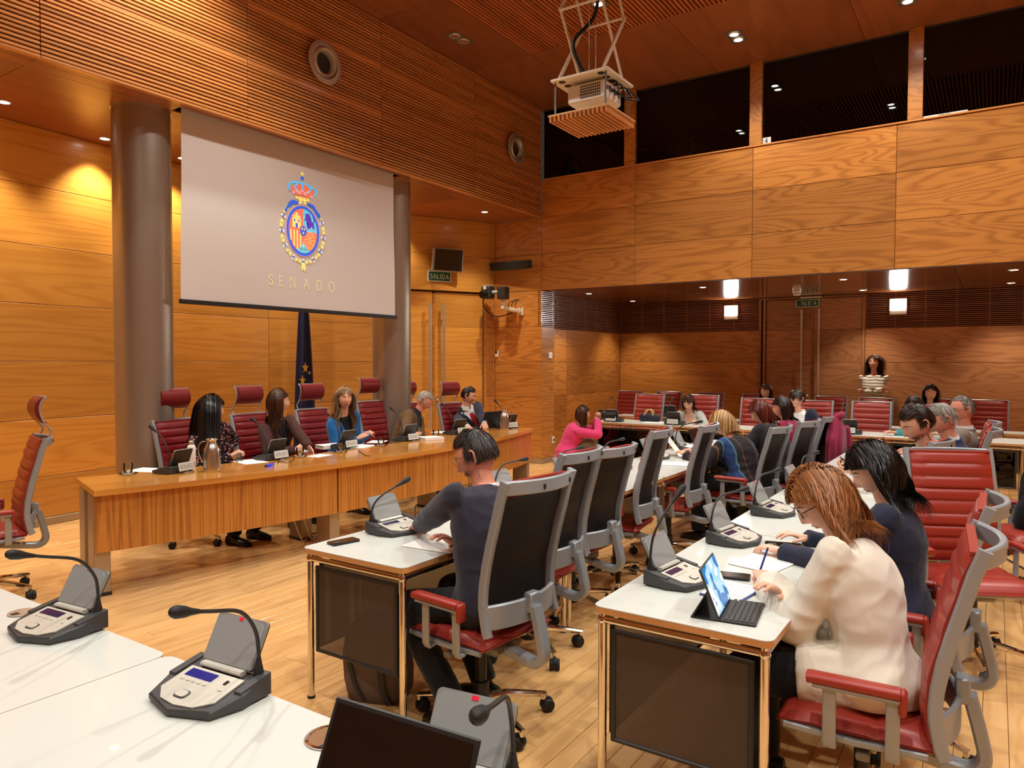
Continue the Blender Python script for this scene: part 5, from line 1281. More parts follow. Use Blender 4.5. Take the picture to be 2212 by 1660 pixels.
gF = 'people in the far rows'
PP['greyw'] = person('woman with brown bob in a pale grey blazer looking down at the far desk', (10.62, 3.78), (10.42, 3.78, 1.035), 182, 186, 34, sex='f', hands=(T_(1507, 912, .775), T_(1500, 906, .775)), poses=('fist', 'relax'), top='grey_blazer', skin='skin_pale', shirt='skin_pale', vneck=(.42, .07), hair=LONG('hair_brown', n=900, length=.25, width=.006, volume=.08), group=gF)
PP['blonde'] = person('blonde woman with glasses in a dark striped jacket bent over her desk', (6.52, 1.82), (6.62, 2.07, 1.075), 80, 96, 36, sex='f', hands=((6.45, 2.36, .775), (6.72, 2.35, .775)), top='striped_kimono', hair=LONG('hair_blonde', n=1100, length=.23, width=.006, volume=.16, fringe=True), glasses='gold_frame', group='people at the desks', coat=.015, wide=1.08, fold=.008)
PP['redw'] = person('woman with red-brown hair in a black cape and pearl collar', (7.30, 1.74), (7.45, 1.95, 1.135), 82, 100, 30, sex='f', hands=((7.2, 2.28, .775), (7.5, 2.3, .775)), top='black_cloth', hair=LONG('hair_red', n=1100, length=.27, width=.006, volume=.14, fringe=True), group='people at the desks', coat=.03, wide=1.05)
PP['magw'] = person('dark haired woman in a magenta top beside the woman in the cape', (8.04, 1.72), (8.12, 1.90, 1.15), 84, 110, 14, sex='f', hands=((7.95, 2.25, .775), (8.2, 2.25, .775)), top='magenta', hair=LONG('hair_dark', n=900, length=.36, width=.006, volume=.06), group='people at the desks')
PP['partw'] = person('brown haired woman mostly hidden, seated by the far door', (12.0, 3.1), (11.9, 3.04, 1.165), 182, 170, 8, sex='f', top='charcoal', hair=LONG('hair_brown', n=600, length=.30, width=.007, volume=.08), group=gF)
PP['short'] = person('short haired woman in a dark blazer and white top, looking aside', (10.52, 2.14), (10.38, 2.235, 1.135), 180, 148, 2, sex='f', hands=((10.15, 2.0, .775), (10.2, 2.3, .775)), top='navy', shirt='white_shirt', vneck=(.3, .085), skin='skin_pale', hair=SHORT('hair_dark', n=1000, length=.075, width=.0055, volume=.16, fringe=True), group=gF)
PP['stand'] = person('woman standing by the far wall in a striped white sweater, arms folded, curly hair', (12.86, 1.60), (12.84, 1.605, 1.625), 176, 172, -4, sex='f', hz=.93, pose='stand', hands=((12.63, 1.46, 1.20), (12.62, 1.72, 1.17)), poses=('relax', 'fist'), palm=((1, 0, 0), (1, 0, 0)), poles=((.1, .7, -1), (.1, -.7, -1)), top='breton', hair=LONG('hair_brown', n=900, length=.34, width=.006, volume=.14, curl=.012, spread=.25), group='people standing about', coat=.012, fold=.004)
PP['teal'] = person('dark haired woman in a teal blouse behind the bearded man', (10.5, .68), (10.15, .82, 1.10), 178, 172, 22, sex='f', hands=((9.98, 1.0, .775), (10.0, .62, .775)), top='teal', hair=LONG('hair_dark', n=800, length=.30, width=.006, volume=.12, wave=.01), group=gF)
PP['behind'] = person('woman with long dark hair seated against the far wall', (11.95, .82), (11.85, .755, 1.20), 184, 196, 4, sex='f', top='charcoal', hair=LONG('hair_black', n=700, length=.36, width=.006, volume=.05), group=gF)
PP['glasses'] = person('balding man with black framed glasses in a grey-brown jacket', (7.92, .30), (7.92, .24, 1.20), 92, 118, 12, hands=((7.7, .62, .77), (8.1, .65, .77)), top='taupe_jacket', shirt='white_shirt', skin='skin_red', glasses='glass_frame', hair=SHORT('hair_pepper', n=800, length=.04, width=.0045, volume=.04, rec=.25), group='people at the desks', s=1.05)
PP['grey'] = person('grey haired man in a navy suit bending forward', (6.78, .30), (6.70, .34, 1.185), 92, 116, 34, hands=((6.5, .66, .775), (6.85, .72, .775)), top='navy_blue', shirt='white_shirt', skin='skin_red', hair=SHORT('hair_grey', n=2200, length=.05, width=.003, volume=.09), group='people at the desks', s=1.06)
PP['young'] = person('young bearded man in a navy suit looking at his phone', (5.92, .18), (5.72, .44, 1.215), 98, 124, 30, hands=((5.52, .80, .87), (5.9, .72, .775)), poses=('grip', 'relax'), palm=((.3, .6, .6), None), top='navy_blue', shirt='white_shirt', hair=SHORT('hair_dark', n=2600, length=.06, width=.003, volume=.14), beard='hair_dark', group='people at the desks', s=1.08)
PP['navyw'] = person('woman with long black hair in a navy jacket at the second desk row', (3.58, .34), (3.62, .44, 1.155), 90, 108, 30, sex='f', collar=True, hands=((3.42, .80, .775), (3.74, .76, .775)), top='navy', skin='skin_pale', hair=LONG('hair_black', n=6000, length=.30, width=.0028, volume=.22, wave=.012, part=-.2, spread=.15), fine=True, fold=.005, wide=1.26, group='people at the desks')
PP['white'] = person('woman with copper hair in an ivory blazer writing at the second desk row', (2.80, .33), (2.88, .525, 1.125), 92, 112, 36, sex='f', hands=(T_(1660, 1262, .775), T_(1685, 1285, .775)), poses=('pen', 'relax'), top='ivory', skin='skin_pale', shirt='white_shirt', hair=LONG('hair_copper', n=7500, length=.29, width=.0026, volume=.24, wave=.020, part=-.3, spread=.30), fine=True, fold=.007, wide=1.22, sleeve=1.3, skirt=.55, collar=True, glasses='glass_frame', poles=((-.7, -.3, -.8), (.7, -.3, -.6)), group='people at the desks', coat=.012)
# ============================================================ LETTERING (stroke glyphs with serifs)
def arcp(cx, cy, rx, ry, a0, a1, n=10): return [(cx+rx*cos(RAD(a0+(a1-a0)*i/n)), cy+ry*sin(RAD(a0+(a1-a0)*i/n))) for i in range(n+1)]
GL = {
 'S': (.52, [(arcp(.26, .75, .20, .23, 20, 250, 12)+arcp(.26, .26, .22, .25, 70, -160, 12), 1)], [(.45, .82, 'v'), (.04, .17, 'v')]),
 'E': (.55, [([(.1, 0), (.1, 1)], 1), ([(.1, 0), (.5, 0)], .7), ([(.1, 1), (.47, 1)], .7), ([(.1, .52), (.4, .52)], .7)], [(.1, 0, 'h'), (.1, 1, 'h'), (.5, .05, 'v'), (.47, .95, 'v')]),
 'N': (.78, [([(.12, 0), (.12, 1)], .7), ([(.12, 1), (.66, 0)], 1), ([(.66, 0), (.66, 1)], .7)], [(.12, 0, 'h'), (.12, 1, 'h'), (.66, 1, 'h')]),
 'A': (.76, [([(.06, 0), (.38, 1)], .7), ([(.38, 1), (.70, 0)], 1), ([(.18, .36), (.58, .36)], .6)], [(.06, 0, 'h'), (.70, 0, 'h')]),
 'D': (.74, [([(.12, 0), (.12, 1)], 1), ([(.12, 0), (.3, 0)]+arcp(.3, .5, .36, .5, -90, 90, 14)+[(.12, 1)], .9)], [(.12, 0, 'h'), (.12, 1, 'h')]),
 'O': (.84, [(arcp(.42, .5, .36, .5, 0, 360, 26), .9)], []),
 'L': (.55, [([(.12, 1), (.12, 0)], 1), ([(.12, 0), (.5, 0)], .8)], [(.12, 1, 'h'), (.5, .06, 'v')]),
 'I': (.30, [([(.15, 0), (.15, 1)], 1)], [(.15, 0, 'h'), (.15, 1, 'h')]),
 'P': (.60, [([(.12, 0), (.12, 1)], 1), ([(.12, 1), (.28, 1)]+arcp(.28, .74, .24, .26, 90, -90, 10)+[(.12, .48)], .9)], [(.12, 0, 'h'), (.12, 1, 'h')]),
 'B': (.60, [([(.12, 0), (.12, 1)], 1), ([(.12, 1), (.28, 1)]+arcp(.28, .76, .2, .24, 90, -90, 8)+[(.12, .52), (.28, .52)]+arcp(.28, .26, .25, .26, 90, -90, 8)+[(.12, 0)], .9)], []),
 'C': (.66, [(arcp(.36, .5, .3, .5, 50, 310, 16), 1)], []),
 'H': (.70, [([(.12, 0), (.12, 1)], 1), ([(.58, 0), (.58, 1)], 1), ([(.12, .5), (.58, .5)], .8)], [(.12, 0, 'h'), (.12, 1, 'h'), (.58, 0, 'h'), (.58, 1, 'h')]),
 '3': (.56, [(arcp(.26, .76, .19, .23, 150, -90, 12), 1), (arcp(.26, .26, .22, .26, 90, -150, 12), 1.1)], []),
 '4': (.62, [([(.42, 0), (.42, 1), (.05, .30), (.58, .30)], 1)], [(.42, 0, 'h')]),
 ' ': (.4, [], []), '|': (.3, [([(.15, -.3), (.15, 1.4)], .5)], []),
}
GL['Ñ'] = (GL['N'][0], GL['N'][1]+[([(.2, 1.12), (.32, 1.2), (.46, 1.13), (.58, 1.21)], .8)], GL['N'][2])
def lettering(txt, h, wgt, M=None, serif=True, gap=.12, t=.0006):
    m = MB(); x = 0
    def seg(a, b, w):
        d = Vector((b[0]-a[0], b[1]-a[1], 0)); L_ = d.length
        if L_ < 1e-6: return
        u = d/L_; n = Vector((-u.y, u.x, 0))*(w/2); e = u*(w*.28); A = Vector((*a, 0))-e; B = Vector((*b, 0))+e
        m.add([A-n, B-n, B+n, A+n, A-n+Vector((0, 0, t)), B-n+Vector((0, 0, t)), B+n+Vector((0, 0, t)), A+n+Vector((0, 0, t))], [(3, 2, 1, 0), (4, 5, 6, 7), (0, 1, 5, 4), (1, 2, 6, 5), (2, 3, 7, 6), (3, 0, 4, 7)], M)
    for ch in txt:
        w, st, se = GL[ch]
        for pts, k in st:
            for a, b in zip(pts, pts[1:]): seg(((x+a[0])*h, a[1]*h), ((x+b[0])*h, b[1]*h), wgt*h*k)
        if serif:
            for sx, sy, o in se:
                q = .07 if o == 'h' else .0
                seg(((x+sx-q)*h, (sy-(.05 if o == 'v' else 0))*h), ((x+sx+q)*h, (sy+(.05 if o == 'v' else 0))*h), wgt*h*.6)
        x += w+gap
    return m, (x-gap)*h
# ============================================================ SCREEN with the projected emblem
pbr('screen_cloth', srgb(214, 204, 196), .85, bump=(9, .02, .01)); pbr('projected_cream', srgb(240, 226, 176), .8, emit=srgb(240, 226, 160), es=.25)
scr = empty('projection_screen', (5.3, SY, 2.2), label='pale projection screen with coloured crest hanging in front of the stage', cat='screen'); iM = Matrix.Translation(-scr.location)
m = MB(); n, k = 10, 8; vs = []
for j in range(k+1):
    z = 2.195+(3.97-2.195)*j/k; e = .028*(1-j/k)
    for i in range(n+1): u = i/n; vs.append((3.895-e+(2.79+2*e)*u, SY+.004*sin(u*9+j), z))
m.add(vs, [(j*(n+1)+i, j*(n+1)+i+1, (j+1)*(n+1)+i+1, (j+1)*(n+1)+i) for j in range(k) for i in range(n)]); m.build('cloth', MAT['screen_cloth'], scr, 60, M=iM)
MB().box((5.297, SY, 2.182), (2.885, .03, .042), ch=.005).build('weight_bar', MAT['black_plastic'], scr, M=iM)
MB().box((5.297, SY, 4.02), (2.80, .09, .10), ch=.02).build('roller_case', MAT['black_plastic'], scr, M=iM)
EY = SY-.012
def Q(zx, zy): p = atY(540+zx/5.354, 350+zy/5.354, EY); return p.x, p.z
def em(name, col, es=.30): return pbr('crest_'+name, srgb(*col), .8, emit=srgb(*col), es=es)
for nm, c in dict(blue=(52, 104, 232), red=(238, 120, 96), cyan=(112, 204, 236), yellow=(238, 224, 130), purple=(98, 62, 190), white=(236, 234, 240), orange=(240, 132, 92), pink=(230, 170, 190), green=(120, 150, 90), dark=(60, 70, 110)).items(): em(nm, c)
crest = MB().box((5.3, SY+.002, 3.0), (.004, .001, .004)).build('crest', MAT['screen_cloth'], scr, M=iM)
_ly = [0]
def flat(pts, col, name, lay):
    """filled flat shape from world (x,z) points, lay = how far in front of the cloth"""
    y = EY+.006-lay*.0006; m = MB(); n = len(pts); cx = sum(p[0] for p in pts)/n; cz = sum(p[1] for p in pts)/n
    bm = bmesh.new(); f = bm.faces.new([bm.verts.new((p[0], y, p[1])) for p in pts]); bmesh.ops.triangulate(bm, faces=[f]); me = bpy.data.meshes.new(name); bm.to_mesh(me); bm.free(); me.materials.append(MAT['crest_'+col])
    return link(name, me, crest)
def ell(c, rx, rz, n=40, a0=0, a1=360): return [(c[0]+rx*cos(RAD(a0+(a1-a0)*i/n)), c[1]+rz*sin(RAD(a0+(a1-a0)*i/n))) for i in range(n)]
xl, xr = Q(425, 740)[0], Q(805, 850)[0]; zt, zb = Q(592, 503)[1], Q(628, 1090)[1]; OC = ((xl+xr)/2, (zt+zb)/2); RX, RZ = (xr-xl)/2, (zt-zb)/2
flat(ell(OC, RX*1.02, RZ*1.02), 'pink', 'oval_border', 0); flat(ell(OC, RX, RZ), 'blue', 'oval_ring', 1)
r1x, r1z = RX*.86, RZ*.885
flat([OC]+ell(OC, r1x, r1z, 12, 90, 180)+[(OC[0]-r1x, OC[1])], 'red', 'castle_field', 2)
flat([OC]+ell(OC, r1x, r1z, 12, 0, 90)+[(OC[0], OC[1]+r1z)], 'cyan', 'lion_field', 2)
flat([OC]+ell(OC, r1x, r1z, 12, 180, 270)+[(OC[0], OC[1]-r1z)], 'red', 'bars_field', 2)
flat([OC]+ell(OC, r1x, r1z, 12, 270, 360)+[(OC[0]+r1x, OC[1])], 'orange', 'chain_field', 2)
for i in range(4):
    x = OC[0]-r1x*(.86-.22*i); h = r1z*sqrt(max(0, 1-((OC[0]-x)/r1x)**2))*.97; w = r1x*.055; flat([(x-w, OC[1]), (x+w, OC[1]), (x+w, OC[1]-h), (x-w, OC[1]-h*.96)], 'yellow', 'bar', 3)
flat([(OC[0], OC[1]-r1z*.42), (OC[0]-r1x*.08, OC[1]-r1z*.62), (OC[0]-r1x*.44, OC[1]-r1z*.88)]+ell(OC, r1x, r1z, 8, 244, 296)+[(OC[0]+r1x*.44, OC[1]-r1z*.88), (OC[0]+r1x*.08, OC[1]-r1z*.62)], 'cyan', 'base_point', 4)
flat(ell((OC[0], OC[1]-r1z*.66), r1x*.06, r1z*.07, 10), 'yellow', 'fruit', 5)
for s in (-1, 1): flat(ell((OC[0]+s*r1x*.14, OC[1]-r1z*.82), r1x*.12, r1z*.03, 10), 'green', 'leaf', 5)
cc = (OC[0]-r1x*.46, OC[1]+r1z*.38)     # castle
def rc(x0, z0, x1, z1, col, name, lay): flat([(cc[0]+r1x*x0, cc[1]+r1z*z0), (cc[0]+r1x*x1, cc[1]+r1z*z0), (cc[0]+r1x*x1, cc[1]+r1z*z1), (cc[0]+r1x*x0, cc[1]+r1z*z1)], col, name, lay)
rc(-.30, -.28, .30, .12, 'yellow', 'castle_wall', 3); rc(-.26, .12, -.10, .28, 'yellow', 'castle_tower', 3); rc(-.09, .12, .09, .40, 'yellow', 'castle_tower', 3); rc(.10, .12, .26, .28, 'yellow', 'castle_tower', 3)
rc(-.07, -.28, .07, -.08, 'blue', 'castle_gate', 4); rc(-.20, .0, -.10, .08, 'blue', 'castle_window', 4); rc(.10, .0, .20, .08, 'blue', 'castle_window', 4)
lion = [(640, 605), (680, 595), (700, 625), (695, 665), (715, 690), (740, 720), (750, 770), (735, 785), (715, 745), (700, 735), (690, 780), (670, 775), (680, 725), (660, 690), (650, 665), (630, 690), (630, 670), (650, 640)]
flat([Q(*p) for p in lion], 'purple', 'lion', 3)
flat([Q(*p) for p in ((722, 712), (742, 690), (734, 655), (718, 640), (730, 640), (748, 655), (752, 695), (730, 722))], 'purple', 'lion_tail', 3)
nc = (OC[0]+r1x*.46, OC[1]-r1z*.36)
for a in range(8):
    c, s_ = cos(a*pi/4), sin(a*pi/4); q = lambda r, o: (nc[0]+r1x*.40*(r*c-o*s_), nc[1]+r1z*.44*(r*s_+o*c)); flat([q(.12, -.03), q(.85, -.03), q(.85, .03), q(.12, .03)], 'yellow', 'chain', 3)
for a in range(16): flat(ell((nc[0]+r1x*.34*cos(a*pi/8), nc[1]+r1z*.38*sin(a*pi/8)), r1x*.035, r1z*.028, 8), 'yellow', 'chain_link', 4)
flat(ell(nc, r1x*.05, r1z*.04, 8), 'green', 'emerald', 5)
flat(ell(OC, RX*.235, RZ*.235, 24), 'red', 'inner_rim', 4); flat(ell(OC, RX*.195, RZ*.205, 24), 'blue', 'inner_oval', 5)
for dx, dz_ in ((-.07, .08), (.07, .08), (0, -.08)): flat(ell((OC[0]+RX*dx, OC[1]+RZ*dz_), RX*.045, RZ*.05, 8), 'yellow', 'fleur', 6)
# collar
COLR = (RX*1.27, RZ*1.20); cz = (OC[0], OC[1]-RZ*.03)
for i, a in enumerate(np.linspace(142, 398, 19)):
    p = (cz[0]+COLR[0]*cos(RAD(a)), cz[1]+COLR[1]*sin(RAD(a))); t = RAD(a)+pi/2; tx, tz = -sin(RAD(a)), cos(RAD(a)); nx_, nz_ = cos(RAD(a)), sin(RAD(a))
    def qq(u, v): return (p[0]+(tx*u+nx_*v)*RX, p[1]+(tz*u+nz_*v)*RX)
    if i % 2 == 0:
        flat([qq(-.17, -.06), qq(-.2, .10), qq(-.06, .07), qq(.06, .07), qq(.2, .10), qq(.17, -.06), qq(.06, -.07), qq(-.06, -.07)], 'yellow', 'collar_link', 1); flat(ell(qq(0, 0), RX*.03, RX*.03, 8), 'dark', 'collar_mark', 2)
    else:
        for v in (-.09, .09): flat(ell(qq(0, v), RX*.055, RX*.055, 10), 'white', 'collar_flame', 1)
        flat(ell(qq(0, 0), RX*.055, RX*.055, 10), 'blue', 'collar_gem', 2)
fl = Q(624, 1215); flat([(fl[0]-RX*.06, fl[1]-RX*.22), (fl[0]-RX*.15, fl[1]-RX*.05), (fl[0]-RX*.09, fl[1]+RX*.16), (fl[0], fl[1]+RX*.28), (fl[0]+RX*.09, fl[1]+RX*.16), (fl[0]+RX*.15, fl[1]-RX*.05), (fl[0]+RX*.06, fl[1]-RX*.24), (fl[0], fl[1]-RX*.08)], 'yellow', 'fleece', 1)
# ribbons, mantle, crown
flat([Q(*p) for p in ((400, 560), (425, 520), (460, 455), (500, 435), (570, 460), (555, 490), (510, 482), (475, 510), (440, 540), (425, 580))], 'blue', 'ribbon', 2)
flat([Q(*p) for p in ((655, 490), (690, 478), (745, 505), (780, 570), (815, 610), (820, 665), (790, 645), (765, 600), (735, 545), (690, 515))], 'blue', 'ribbon', 2)
for s in (((575, 425), (605, 430), (605, 480), (570, 495)), ((618, 432), (648, 440), (655, 505), (625, 485))): flat([Q(*p) for p in s], 'yellow', 'mantle', 3)
flat([Q(*p) for p in ((525, 385), (690, 425), (690, 465), (610, 450), (540, 425))], 'yellow', 'crown_band', 3)
flat([Q(*p) for p in ((470, 300), (500, 270), (560, 255), (610, 250), (670, 275), (720, 305), (745, 345), (735, 395), (690, 425), (600, 385), (520, 375), (480, 340))], 'red', 'crown_cap', 2)
for arc in (((460, 320), (450, 275), (475, 240), (520, 232), (560, 235), (605, 245)), ((605, 245), (660, 260), (710, 290), (755, 320), (770, 350), (755, 395)), ((530, 315), (525, 275), (550, 250)), ((610, 300), (608, 270), (606, 250)), ((690, 345), (700, 305), (680, 280))):
    c = catmull([(a, b, 0) for a, b in arc], 3)
    for p in c: flat(ell(Q(p.x, p.y), RX*.055, RX*.055, 10), 'cyan', 'pearl', 4)
for p in ((505, 355), (545, 330), (608, 335), (672, 355), (715, 405), (575, 355), (640, 365)): flat(ell(Q(*p), RX*.065, RX*.065, 10), 'white', 'jewel', 4); flat(ell(Q(*p), RX*.03, RX*.03, 8), 'purple', 'jewel_heart', 5)
for p in ((565, 400), (612, 408), (655, 422)): flat(ell(Q(*p), RX*.05, RX*.05, 8), 'orange', 'band_jewel', 4)
flat(ell(Q(608, 188), RX*.10, RX*.10, 14), 'blue', 'orb', 4); q = Q(607, 145); flat([(q[0]-.008, q[1]-.02), (q[0]+.008, q[1]-.02), (q[0]+.008, q[1]+.03), (q[0]-.008, q[1]+.03)], 'yellow', 'cross', 4); flat([(q[0]-.024, q[1]), (q[0]+.024, q[1]), (q[0]+.024, q[1]+.013), (q[0]-.024, q[1]+.013)], 'yellow', 'cross', 4)
for ch, xa, ya, yb in (('S', 222, 1416, 1302), ('E', 340, 1432, 1318), ('N', 462, 1448, 1332), ('A', 622, 1468, 1352), ('D', 770, 1484, 1370), ('O', 912, 1500, 1388)):
    p = Q(xa, ya); hh = Q(xa, yb)[1]-p[1]; lm, w = lettering(ch, hh, .062, Matrix.Translation((p[0], EY+.004, p[1])) @ Matrix.Rotation(pi/2, 4, 'X')); lm.build('letter', MAT['projected_cream'], crest)
for o in crest.children: o.matrix_local = o.matrix_local
# ============================================================ WALL FITTINGS
def plane_M(o, u, w):
    R = frame_from(u, w).to_4x4(); R.translation = Vector(o); return R
DN3 = Vector((DN.x, DN.y, 0)); DU3 = Vector((DU.x, DU.y, 0))
def dp3(s, out, z): p = dpt(s, out); return Vector((p[0], p[1], z))
def exit_sign(o, u, w, width, h, label):
    t = empty('exit_sign', o, label=label, cat='sign', group='exit signs'); R = frame_from(u, w).to_4x4()
    MB().box((0, 0, 0), (width, h, .014), ch=.002).build('plate', MAT['sign_white'], t, M=R)
    f = MB().box((0, 0, .0075), (width*.93, h*.84, .002)).build('field', MAT['emerald'], t, M=R)
    lm, lw = lettering('SALIDA', h*.5, .17, None, False, .16); k = min(1, width*.8/lw)
    lm.build('lettering', MAT['sign_white'], f, M=Matrix.Translation((-lw*k/2, -h*.25*k, .0087)) @ Matrix.Diagonal((k, k, 1, 1)))
pw = dp3(.565, .02, 2.98); exit_sign(pw, DU3, DN3, .39, .165, 'green exit sign under the wall monitor above the door')
exit_sign((XB-.04, 2.685, 2.638), (0, -1, 0), (-1, 0, 0), .375, .13, 'green exit sign above the far double door')
t = empty('wall_monitor', dp3(.67, .0, 3.25), label='small flat wall monitor with black screen, tilted down above the exit sign', cat='monitor')
R = (frame_from(DU3, DN3).to_4x4() @ Matrix.Rotation(RAD(8), 4, 'X') @ Matrix.Rotation(RAD(-6), 4, 'Y'))
MB().box((0, 0, .14), (.50, .36, .05), ch=.008).build('casing', MAT['silver_paint'], t, M=R); MB().box((.012, .0, .166), (.45, .33, .004)).build('screen_panel', MAT['black_gloss'], t, M=R); MB().box((0, -.02, .06), (.12, .10, .13), ch=.01).build('bracket', MAT['silver_dark'], t, M=R)
t = empty('soundbar', (XR, 6.47, 3.2), label='long black soundbar on brackets on the wall right of the door', cat='speaker')
R = Matrix.Rotation(RAD(-14), 4, 'Y') @ Matrix.Rotation(RAD(-7), 4, 'Z')
MB().box((-.16, 0, .01), (.12, .80, .13), ch=.008).build('cabinet', MAT['black_plastic'], t, M=R); MB().box((-.222, 0, .01), (.004, .76, .11)).build('cloth_front', MAT['black_rubber'], t, M=R)
for y in (-.2, 0, .2): MB().cyl((-.16, y, .08), .012, .02, 10).build('bolt', MAT['nickel'], t, M=R)
MB().box((-.06, .0, -.02), (.14, .06, .05), ch=.006).build('bracket', MAT['black_plastic'], t)
t = empty('remote_camera', (XR, 6.38, 2.44), label='remote controlled camera on a cream bracket arm right of the door', cat='camera')
MB().box((-.012, 0, 0), (.024, .10, .12), ch=.004).build('wall_plate', MAT['cream'], t); MB().strip([(-.02, 0, .0), (-.14, .06, .02), (-.26, .16, .05)], .055, .06, ch=.01).build('arm', MAT['cream'], t, 40); MB().box((-.27, .17, .11), (.06, .06, .16), ch=.008).build('post', MAT['cream'], t)
MB().box((-.27, .17, .285), (.15, .15, .20), ch=.012).build('pan_head', MAT['black_plastic'], t); h = MB().box((-.34, .42, .30), (.17, .17, .20), ch=.02).build('camera_housing', MAT['black_plastic'], t)
MB().tube([(-.30, .25, .30), (-.32, .34, .30)], .03, 10).build('tilt_axle', MAT['silver_paint'], t, 40); MB().tube([(-.42, .42, .27), (-.50, .42, .255)], [.06, .062], 16).build('lens', MAT['black_gloss'], h, 40); MB().box((-.425, .42, .37), (.01, .06, .05)).build('window', MAT['silver_plate'], h); MB().box((-.34, .42, .405), (.15, .15, .015), ch=.004).build('hood', MAT['silver_paint'], h)
MB().tube(catmull([(-.30, .50, .27), (-.33, .52, .12), (-.28, .45, -.02), (-.18, .34, -.08), (-.06, .14, -.02)], 6), .009, 8).build('cable', MAT['black_rubber'], t, 60)
for k in range(3): MB().tube(catmull([(-.10-.05*k, .05+.03*k, .04), (-.12-.05*k, .03+.03*k, .13), (-.06-.03*k, .0, .19)], 5), .006, 6).build('cable', MAT['black_rubber'], t, 60)
def plate(o, u, w, ww, hh, label, cat, dot=None):
    t = empty(cat.replace(' ', '_'), o, label=label, cat=cat); R = frame_from(u, w).to_4x4()
    MB().box((0, 0, .008), (ww, hh, .016), ch=.004).build('cover', MAT['white_plastic'], t, M=R)
    if dot: MB().cyl((0, dot[0], .018), dot[1], .006, 14).build('insert', MAT[dot[2]], t, 40, M=R)
    return t
pt = atX(1073, 765, XR); plate(pt, (0, -1, 0), (-1, 0, 0), .075, .10, 'white wall sensor with black top by the door', 'wall sensor', (.03, .022, 'black_plastic'))
pt = atY(1188, 768, 6.0); plate(pt, (1, 0, 0), (0, -1, 0), .11, .10, 'white light switch on the pillar', 'light switch', (0, .008, 'silver_plate'))
pt = atY(1203, 949, 6.0); plate((10.29-.05, 6.0, pt.z), (1, 0, 0), (0, -1, 0), .07, .11, 'white power socket low on the pillar', 'power socket', (0, .02, 'dark_grey'))
for x, lb in ((5.37, 'round steel air nozzle in the slatted wall above the screen'), (9.056, 'round steel air nozzle in the slatted wall near the booths')):
    t = empty('air_nozzle', (x, 5.945, 4.783), label=lb, cat='air nozzle', group='air nozzles'); R = frame_from((1, 0, 0), (0, -1, 0)).to_4x4()
    MB().lathe([(.165, -.02), (.222, .0), (.222, .012), (.205, .02), (.165, .014), (.162, -.02)], 48, cap=False).build('flange', MAT['nickel'], t, 50, M=R)
    MB().lathe([(.16, -.02), (.158, .012), (.142, .026), (.118, .020), (.105, -.01), (.100, -.05)], 48, cap=False).build('nozzle_ring', MAT['nickel'], t, 50, M=R @ Matrix.Rotation(RAD(7), 4, 'X')); MB().lathe([(.108, -.03), (0, -.04)], 32, cap=False).build('throat', MAT['black_plastic'], t, 50, M=R)
def booth_card(x0, y0, x1, y1, txt, label):
    a = atX(x0, y1, XR+.045); b = atX(x1, y0, XR+.045); w = a.y-b.y; h = b.z-a.z; zb_ = 4.507; t = empty('booth_sign', ((XR+.045), (a.y+b.y)/2, zb_), label=label, cat='sign'); R = frame_from((0, -1, 0), (-1, 0, 0)).to_4x4()
    MB().box((0, h/2, 0), (w, h, .004)).build('card', MAT['sign_white'], t, M=R); lm, lw = lettering(txt, h*.62, .17); k = min(1, w*.90/lw); lm.build('lettering', MAT['ink'], t, M=R @ Matrix.Translation((-lw*k/2, h*.2, .0025)) @ Matrix.Diagonal((k, 1, 1, 1)))
booth_card(1646, 290, 1665.5, 308, '4', 'white card with number 4 in the booth window')
booth_card(1993, 222, 2091, 244, '3|ESPAÑOL', 'white card with number 3 and a language name in the booth window')
t = empty('smoke_detector', (12.05, 2.62, ZR), label='white smoke detector on the glossy low soffit before the far door', cat='detector'); MB().cyl((0, 0, -.02), .065, .04, 24, ch=.006).build('base', MAT['white_plastic'], t, 40); MB().cyl((0, 0, -.06), .055, .035, 24, ch=.012).build('sensor_head', MAT['cream'], t, 40)
# ============================================================ PROJECTOR LIFT
PX, PY_, PZ = 5.32, 2.71, 3.945
t = empty('projector_lift', (PX, PY_, PZ), label='white projector on a scissor lift lowered from the slatted ceiling', cat='projector'); hw, hd = .44, .33
a_ = atz(1187, 174, PZ); b_ = atz(1315, 143, PZ+.012); c_ = atz(1368, 187, PZ)
y1, y0 = a_.y-PY_, b_.y-PY_; x0 = (a_.x+b_.x)/2-PX; x1 = c_.x-PX
MB().box(((x0+x1)/2, (y0+y1)/2, 0), (x1-x0, y1-y0, .022), ch=.003).build('carrier_plate', MAT['cream'], t)
for i in range(5):
    for j in (0, 1):
        MB().cyl((x0+(x1-x0)*(.1+.2*i), (y0+(y1-y0)*(.16 if j else .84)), -.008), .03, .012, 12, M=None).build('hole', MAT['black_plastic'], t)
b = MB().box(((x0+x1)/2, (y0+y1)/2-.02, -.115), ((x1-x0)*.62, (y1-y0)*.66, .15), ch=.012).build('projector_body', MAT['white_paint'], t)
bx0 = (x0+x1)/2-(x1-x0)*.31; by0 = (y0+y1)/2-.02-(y1-y0)*.33
for i in range(10):
    for j in range(5): MB().box((bx0-.001, by0+(y1-y0)*.66*(.14+.055*i), -.155+.022*j), (.004, (y1-y0)*.66*.036, .013)).build('vent_hole', MAT['dark_grey'], b)
for i in range(6): MB().box((bx0+(x1-x0)*.62*(.15+.14*i), by0-.001, -.10), (.03, .006, .03+.02*(i % 2))).build('socket', MAT['dark_grey'], b)
MB().tube([((x0+x1)/2, (y0+y1)/2+(y1-y0)*.30, -.115), ((x0+x1)/2, (y0+y1)/2+(y1-y0)*.36, -.115)], .05, 18).build('lens', MAT['black_gloss'], b, 40)
